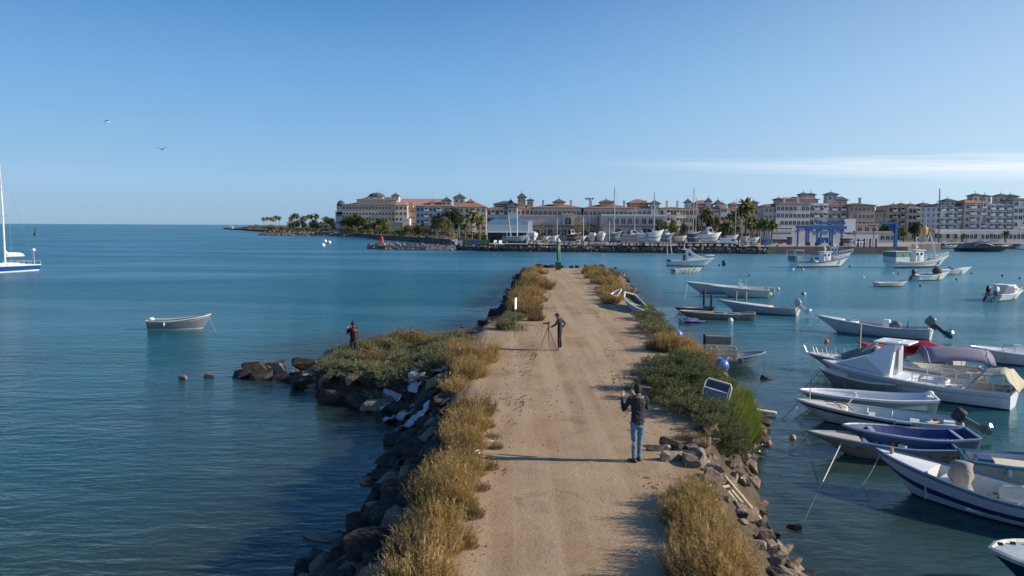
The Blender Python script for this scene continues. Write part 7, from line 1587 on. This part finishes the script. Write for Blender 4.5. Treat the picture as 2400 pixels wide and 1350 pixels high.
# more site clutter
for x, y, w_, h_, d_, m_, lb, nm in ((1790,565,10,12,222,mat('bin_blue',(.05,.12,.26),.6),'left blue waste container by the restaurant','container'),(1800,566,10,13,222,mat('bin_teal',(.10,.20,.26),.6),'pale blue waste container by the restaurant','container'),(1850,566,8,18,226,hblue,'dark blue cabinet at the gate right of the restaurant','cabinet')):
    p = at_y(x, y, d_); o = tag(bev(MB().box((0,0,h_*d_/FPX/2), (w_*d_/FPX, 1.5, h_*d_/FPX)).box((0,0,h_*d_/FPX+.05), (w_*d_/FPX+.2, 1.7, .12)).build(nm, m_, None, (p.x, d_, LZ)), .04), lb, nm)
p = at_y(1858, 575, 208); tag(MB().box((0,0,1.5), (34, .25, 3.0)).build('site_wall', W['white'], None, (at_y(1935, 570, 245).x, 245, LZ)), 'white site wall behind the blue boat hoist', 'wall')
# green fence and kiosk left of the shed
p0, p1 = at_y(1084, 572, 212), at_y(1147, 572, 212); fn = thing('site_fence', (p0.x, 212, LZ), 0, 'green windbreak fence with blue container behind at the left end of the yard', 'fence'); FL = p1.x-p0.x; gnet = mat('green_net', (.09,.22,.06), .8, .15, 2)
for k in range(8):
    MB().bar((FL*k/7, 0, 0), (FL*k/7, 0, 1.6), .08).build('post', stand, fn)
    if k < 7: MB().box((FL*(k+.5)/7, .03, .85), (FL/7-.08, .03, 1.3)).build('panel', gnet, fn)
tag(MB().box((0,0,.6), (3.2,.6,1.2)).build('container', hblue, None, (at_y(1110,575,210.5).x, 210.5, LZ)), 'blue skip standing before the green fence', 'container'); tag(bev(MB().box((0,0,.75), (.65,.5,1.5)).build('cabinet', white, None, (at_y(1069,573,209).x, 209, LZ)), .03), 'white electric cabinet at the left corner of the yard', 'cabinet')
for x in (1162, 1174): 
    o = thing('plastic_chair', (at_y(x,573,208).x, 208, LZ), R(20), 'white plastic chair before the shed, %s one' % ('left' if x == 1162 else 'right'), 'chair')
    MB().box((0,0,.45), (.9,.8,.08)).build('seat', white, o); MB().box((0,.4,.9), (.9,.08,.9)).build('backrest', white, o)
    for a_ in (-.38,.38):
        for b2 in (-.33,.33): MB().bar((a_,b2,0),(a_,b2,.45),.08).build('leg', white, o)
# cars parked between the boats and the buildings
cars = [mat('car_white',(.7,.7,.7),.25,.03), mat('car_grey',(.2,.21,.22),.25,.03), mat('car_dark',(.03,.035,.05),.25,.03), mat('car_red',(.35,.03,.03),.3,.03)]
cm = None
def car(x, dist, rz, m_, label, group=None):
    o = thing('parked_car', (at_y(x, 560, dist).x, dist, LZ), rz, label, 'car', group)
    bev(MB().yprism([(-2.1,.3),(2.1,.3),(2.15,.7),(1.3,.9),(.7,1.4),(-1.0,1.42),(-1.7,.95),(-2.15,.85)], -.85, .85).build('body', m_, o), .05)
    MB().yprism([(-1.5,.95),(1.1,.95),(.62,1.35),(-.95,1.36)], -.865, .865).build('window', glass, o)
    for a_ in (-1.3,1.3):
        for b2 in (-.78,.78): fixn(MB().tube([(a_,b2-.09,.32),(a_,b2+.09,.32)], .32, 10).build('wheel', black, o))
for i, (x, mi, lb) in enumerate(((1262,1,'grey parked car at the right corner of the shed'),(1345,0,'white parked car behind the maroon workboat'),(1440,2,'dark parked car behind the tallest mast'),(1590,1,'grey parked car by the yellow green tree'),(1725,0,'white parked car under the palms'),(1820,2,'dark parked car by the restaurant'),(1838,3,'red parked car by the restaurant'),(2015,0,'white parked car by the steel stairs building'),(1300,0,'white parked car under the arcade awning'))): car(x, 243+yr.uniform(-3,3), yr.choice((0, R(180), R(15))), cars[mi], lb)
# bare masts and poles
def mast(x, yb, yt, dist, r0, label, m_=None, z0=None, spr=(), lean=0):
    p = at_y(x, yb, dist); zt = at_y(x, yt, dist).z; z0 = LZ+1.2 if z0 is None else z0
    o = thing('boat_mast', (p.x, dist, z0), 0, label, 'mast'); h_ = zt-z0
    MB().tube([(0,0,0),(lean*h_,0,h_)], [r0,r0*.7], 6).build('pole', m_ or steel, o)
    for k in spr: MB().bar((-1.2,0,h_*k),(1.2,0,h_*k),.07).build('spreader', m_ or steel, o)
    q_ = MB().tube([(-2.6,0,0),(lean*h_,0,h_*.98)], .025, 3).tube([(2.4,0,0),(lean*h_,0,h_*.98)], .025, 3); q_.build('rigging', steel, o)
mast(1439, 566, 436, 218, .17, 'tallest bare mast in the yard centre', mat('mast_grey',(.42,.43,.45),.4,.05), spr=(.55,))
mast(1532, 566, 451, 216, .15, 'bare mast just left of the pavilion tower', mat('mast_grey',None)); mast(1487, 560, 482, 216, .12, 'shorter mast over the long grey hull', mat('mast_grey',None))
mast(1624, 564, 438, 220, .14, 'taller one of the two masts left of the big dark tree', mat('mast_grey',None), spr=(.6,)); mast(1630, 564, 464, 221, .11, 'shorter one of the two masts left of the big dark tree', mat('mast_grey',None))
mast(1723, 560, 463, 224, .11, 'thin mast left of the tallest palm', mat('mast_grey',None)); mast(1212, 570, 486, 214, .14, 'upright white mast of the grey hull before the shed', white, spr=(.5,)); mast(1199, 570, 508, 214, .12, 'mast leaning left in front of the shed', steel, lean=-.13)
mast(1367, 562, 508, 226, .10, 'short white mast beside the maroon workboat', white); mast(1306, 556, 510, 232, .08, 'short thin mast above the green beacon', white); mast(1428, 566, 515, 212, .10, 'short white mast left of the dark keeled hull', white)
mast(2200, 575, 442, 262, .24, 'tall dark mast above the white waterfront block', mat('mast_dark',(.10,.10,.11),.5,.1), z0=LZ-1.0, lean=-.03)
mast(2170, 580, 540, 250, .12, 'short leaning mast behind the glazed trawler', steel, z0=WZ+1, lean=.2); mast(2290, 580, 470, 290, .08, 'thin mast in front of the white waterfront block', steel, z0=WZ+1, lean=.1)
# light masts
for x, yt, lb in ((1380,466,'tall lamp mast with three floodlight heads in the boatyard'),):
    d_ = 222; p = at_y(x, 570, d_); o = thing('street_lamp', (p.x, d_, LZ), 0, lb, 'lamp'); h_ = at_y(x, yt, d_).z-LZ
    MB().tube([(0,0,0),(0,0,h_)], [.16,.10], 8).build('pole', mat('lamp_pole',(.12,.13,.15),.5,.1), o)
    MB().bar((-1,0,h_-.3),(1,0,h_-.3),.1).build('crossarm', stand, o)
    for k in (-1,0,1): MB().box((k*.9,-.2,h_+.05), (.7,.5,.25), 0, R(-20)).build('lamp_head', stand, o)
for x, yt in ((1320,540),(2047,528),(2003,548)):
    d_ = 226; p = at_y(x, 570, d_); o = thing('street_lamp', (p.x, d_, LZ), 0, {1320:'short lamp post before the arcade left of the green beacon',2047:'dark lamp post with flat head right of the pink harbour building',2003:'short quay lamp right of the boat hoist'}[x], 'lamp'); h_ = at_y(x, yt, d_).z-LZ
    MB().tube([(0,0,0),(0,0,h_)], .12, 6).build('pole', stand, o); MB().box((-.6,0,h_), (2.2,.5,.25)).build('lamp_head', stand, o)
# blue boat hoist: gantry on four legs
hb = mat('hoist_blue', (.03,.13,.34), .5, .1, 2); hbl = mat('hoist_pale', (.22,.34,.46), .5, .1, 2)
x0, x1 = at_y(1894, 570, 214).x, at_y(1976, 570, 214).x; ho = thing('boat_hoist', (x0, 214, LZ), 0, 'large blue travelling boat hoist with twin beams on the quay', 'hoist'); HL = x1-x0; zt = at_y(1930, 521, 214).z-LZ
for x in (0, HL*.25, HL*.68, HL*.95):
    for y in (0, 8): MB().box((x, y, zt*.42), (.42, .42, zt*.84)).build('leg', hb, ho)
MB().box((HL*.62, -.1, zt*.97), (HL*.82, .6, zt*.09)).build('beam', hb, ho); MB().box((HL*.5, 0, zt*.78), (HL*1.15, .7, .9)).build('beam', hb, ho); MB().box((HL*.5, 8, zt*.80), (HL*1.1, .6, .8)).build('beam', hb, ho)
MB().box((HL*.55, .1, zt*.60), (HL*1.0, .25, .5)).box((HL*.55, -.2, zt*.88), (HL*.9, .1, .12)).build('walkway', hbl, ho)
for k in range(9): MB().bar((HL*(.12+.1*k), -.2, zt*.80), (HL*(.12+.1*k), -.2, zt*.93), .1).build('railing_post', hbl, ho)
for k in (.2,.45,.7): MB().box((HL*k, 0, zt*.52), (1.6,.3,.8)).build('panel', hbl, ho)
for x in (0, HL*.25, HL*.68, HL*.95): fixn(MB().tube([(x,-.3,.55),(x,.3,.55)], .55, 12).build('wheel', black, ho))
MB().box((HL*.45, .6, 1.6), (2.4,1.4,1.6)).build('engine_house', hb, ho); MB().bar((-.5,-.2,zt*.74),(-4.0,-.2,zt*.60),.25).build('brace', hb, ho)
# blue jib crane
p = at_y(2098, 578, 200); zt = at_y(2098, 521, 200).z-LZ; cr = thing('jib_crane', (p.x, 200, LZ), 0, 'slim bright blue jib crane on the quay edge', 'crane'); cb = mat('crane_blue', (.03,.16,.42), .45, .08, 2)
bev(MB().box((0,0,zt/2), (.75,.75,zt)).build('column', cb, cr), .05); MB().box((-1.9,0,zt-.25), (4.6,.5,.5)).build('jib', cb, cr); MB().add([(-.4,-.1,zt-.5),(-.4,-.1,zt*.55),(-2.6,-.1,zt-.5),(-.4,.1,zt-.5),(-.4,.1,zt*.55),(-2.6,.1,zt-.5)], [(0,1,2),(5,4,3),(0,3,4,1),(1,4,5,2),(2,5,3,0)]).build('gusset', mat('crane_dark',(.03,.08,.2),.6,.1), cr)
# quay edge furniture on the right
for x in range(2004, 2060, 7):
    p = at_y(x, 574, 203); tag(MB().box((0,0,1.15), (.3,.3,2.3)).build('fuel_post', blk if x % 2 else whited, None, (p.x, 203, LZ)), 'dark or pale upright post in the row on the quay by the fuel point', 'post', 'posts of the fuel point')
# marina boats moored along the promenade
spots = [(2130,2165,254,.9,white),(2166,2200,256,1.1,white),(2150,2190,270,1.4,whited),(2205,2240,262,1.0,whited),(2243,2275,266,1.2,white),(2385,2420,258,1.0,white),(2330,2370,276,1.2,white),(2290,2325,278,1.3,white),(2200,2235,280,1.3,white),(2255,2290,284,1.2,whited),(2345,2385,286,1.0,white)]
lbs = ['white yacht moored directly right of the blue crane','white cabin yacht behind the glazed trawler','pale yacht in the second row behind the glazed trawler','grey white yacht left of the dark motor yacht stern','white yacht hidden behind the stern of the dark motor yacht','white boat hull cut by the right edge','white yacht behind the bow of the dark motor yacht','white yacht behind the middle of the dark motor yacht','white yacht at the shop row behind the glazed trawler','pale yacht under the long white awning','white yacht at the far right of the promenade']
for (a, c, d_, cb_, m_), lb in zip(spots, lbs):
    pa, pc = at_y(a, 575, d_), at_y(c, 575, d_); b_ = Boat('motor_yacht', lb, (pa.x, d_, 0), (pc.x-.5, d_-.5, 0), B=2.4, fs=1.0, fm=.95, fb=1.4, rake=.9, cat='yacht', hull=m_, inner=None, rail=whited, open_=False, deckm=white, ns=10)
    b_.boot(navy, .15); w_ = .85; wedge(b_.o, 'cabin', white, b_.Lw*.25, b_.Lw*.5, b_.Lw*.85, w_, w_*.8, .9, .9+cb_, .9+cb_*.5, b_.Lw*.23)
    MB().add([(b_.Lw*.3,-w_*.97,.95+cb_*.35),(b_.Lw*.6,-w_*.97,.95+cb_*.35),(b_.Lw*.55,-w_*.86,.95+cb_*.75),(b_.Lw*.3,-w_*.86,.95+cb_*.75)], [(0,1,2,3),(3,2,1,0)]).build('window', glass, b_.o)
    if yr.random() < .6: MB().bar((b_.Lw*.5,0,1.5),(b_.Lw*.5,0,yr.uniform(6,11)),.12,5).build('mast', steel, b_.o)
# dark motor yacht
yd = mat('yacht_dark', (.025,.03,.05), .25, .1)
pa, pc = at_y(2243, 583, 233), at_y(2372, 583, 233)
Dk = Boat('motor_yacht', 'long dark motor yacht with swept superstructure moored at the right', (pa.x, 233, 0), (pc.x-2.2, 233, 0), B=4.6, fs=1.2, fm=1.3, fb=1.75, draft=.6, rake=2.6, cat='yacht', hull=yd, inner=None, rail=None, open_=False, deckm=mat('yacht_deck', (.10,.10,.12), .4, .1), full=.9, tw=.9)
fixn(MB().yprism([(.6,1.2),(3.2,2.7),(8.2,3.0),(10.3,2.3),(13.2,1.45),(13.2,1.2)], -1.7, 1.7).build('superstructure', yd, Dk.o)); MB().tube([(4.2,-1.72,1.9),(5.6,-1.75,2.5),(7.8,-1.75,2.6),(10.0,-1.72,2.0)], .09, 5).build('window_line', steel, Dk.o); MB().yprism([(4.6,1.9),(5.8,2.38),(7.8,2.45),(9.6,1.95)], -1.73, 1.73).build('window', glass, Dk.o)
railing(Dk, .62, .97, .5, 6, steel, (1,-1), .03); MB().ball((15, .5, 1.7), (1.3,.5,.25), 8, 6).build('tender', white, Dk.o)
# beach parasol coloured sail behind the crane
p = at_y(2168, 545, 275); tag(cloth('yellow_sail', mat('yellow_cloth', (.55,.33,.07), .8, .1), [[(-1.3,0,3.4),(0,-.2,3.9),(1.2,0,3.2)],[(-.9,0,.8),(.2,-.3,.4),(1.0,0,1.0)]], None, 51, .2, 4, (p.x, 275, LZ+2.0)), 'yellow orange sail hanging before the trees right of the blue crane', 'sail')
# garden furniture umbrellas and white scraps on the hotel beach
for x, y, d_, lb in ((782,541,525,'white beach parasol roof below the palms'),(708,519,620,'pale thatched roof among the palms of the second cluster'),(543,534,1010,'white hut at the far tip of the headland')):
    p = at_y(x, y, d_); o = thing('beach_hut', (p.x, d_, LZ), 0, lb, 'hut'); s_ = {525: .55, 620: .8}.get(d_, 1.0)
    MB().box((0,0,1.3*s_), (4*s_,3*s_,2.4*s_)).build('wall', whited, o); MB().add([(-2.6*s_,-2*s_,2.5*s_),(2.6*s_,-2*s_,2.5*s_),(2.6*s_,2*s_,2.5*s_),(-2.6*s_,2*s_,2.5*s_),(0,0,3.8*s_)], [(3,2,1,0),(0,1,4),(1,2,4),(2,3,4),(3,0,4)]).build('roof', whited, o)

# ------------------------------------------------------------ tell small groups of look-alikes apart by their order in the row
gr_ = {}
for o in S.objects:
    if o.parent is None and o.get('group'): gr_.setdefault((o['group'], o['label']), []).append(o)
ORD = ['leftmost', 'second from left', 'third from left', 'fourth from left', 'fifth from left', 'sixth from left', 'seventh from left', 'eighth from left', 'ninth from left', 'tenth from left', 'eleventh from left', 'twelfth from left']
bpy.context.view_layer.update()
for (g_, l_), os_ in gr_.items():
    if 2 <= len(os_) <= 12 and len(l_.split()) <= 13:
        os_.sort(key=lambda o: o.matrix_world.translation.x/max(o.matrix_world.translation.y, 1))
        for i, o in enumerate(os_): o['label'] = l_+', '+(ORD[i] if i < len(os_)-1 else 'rightmost')
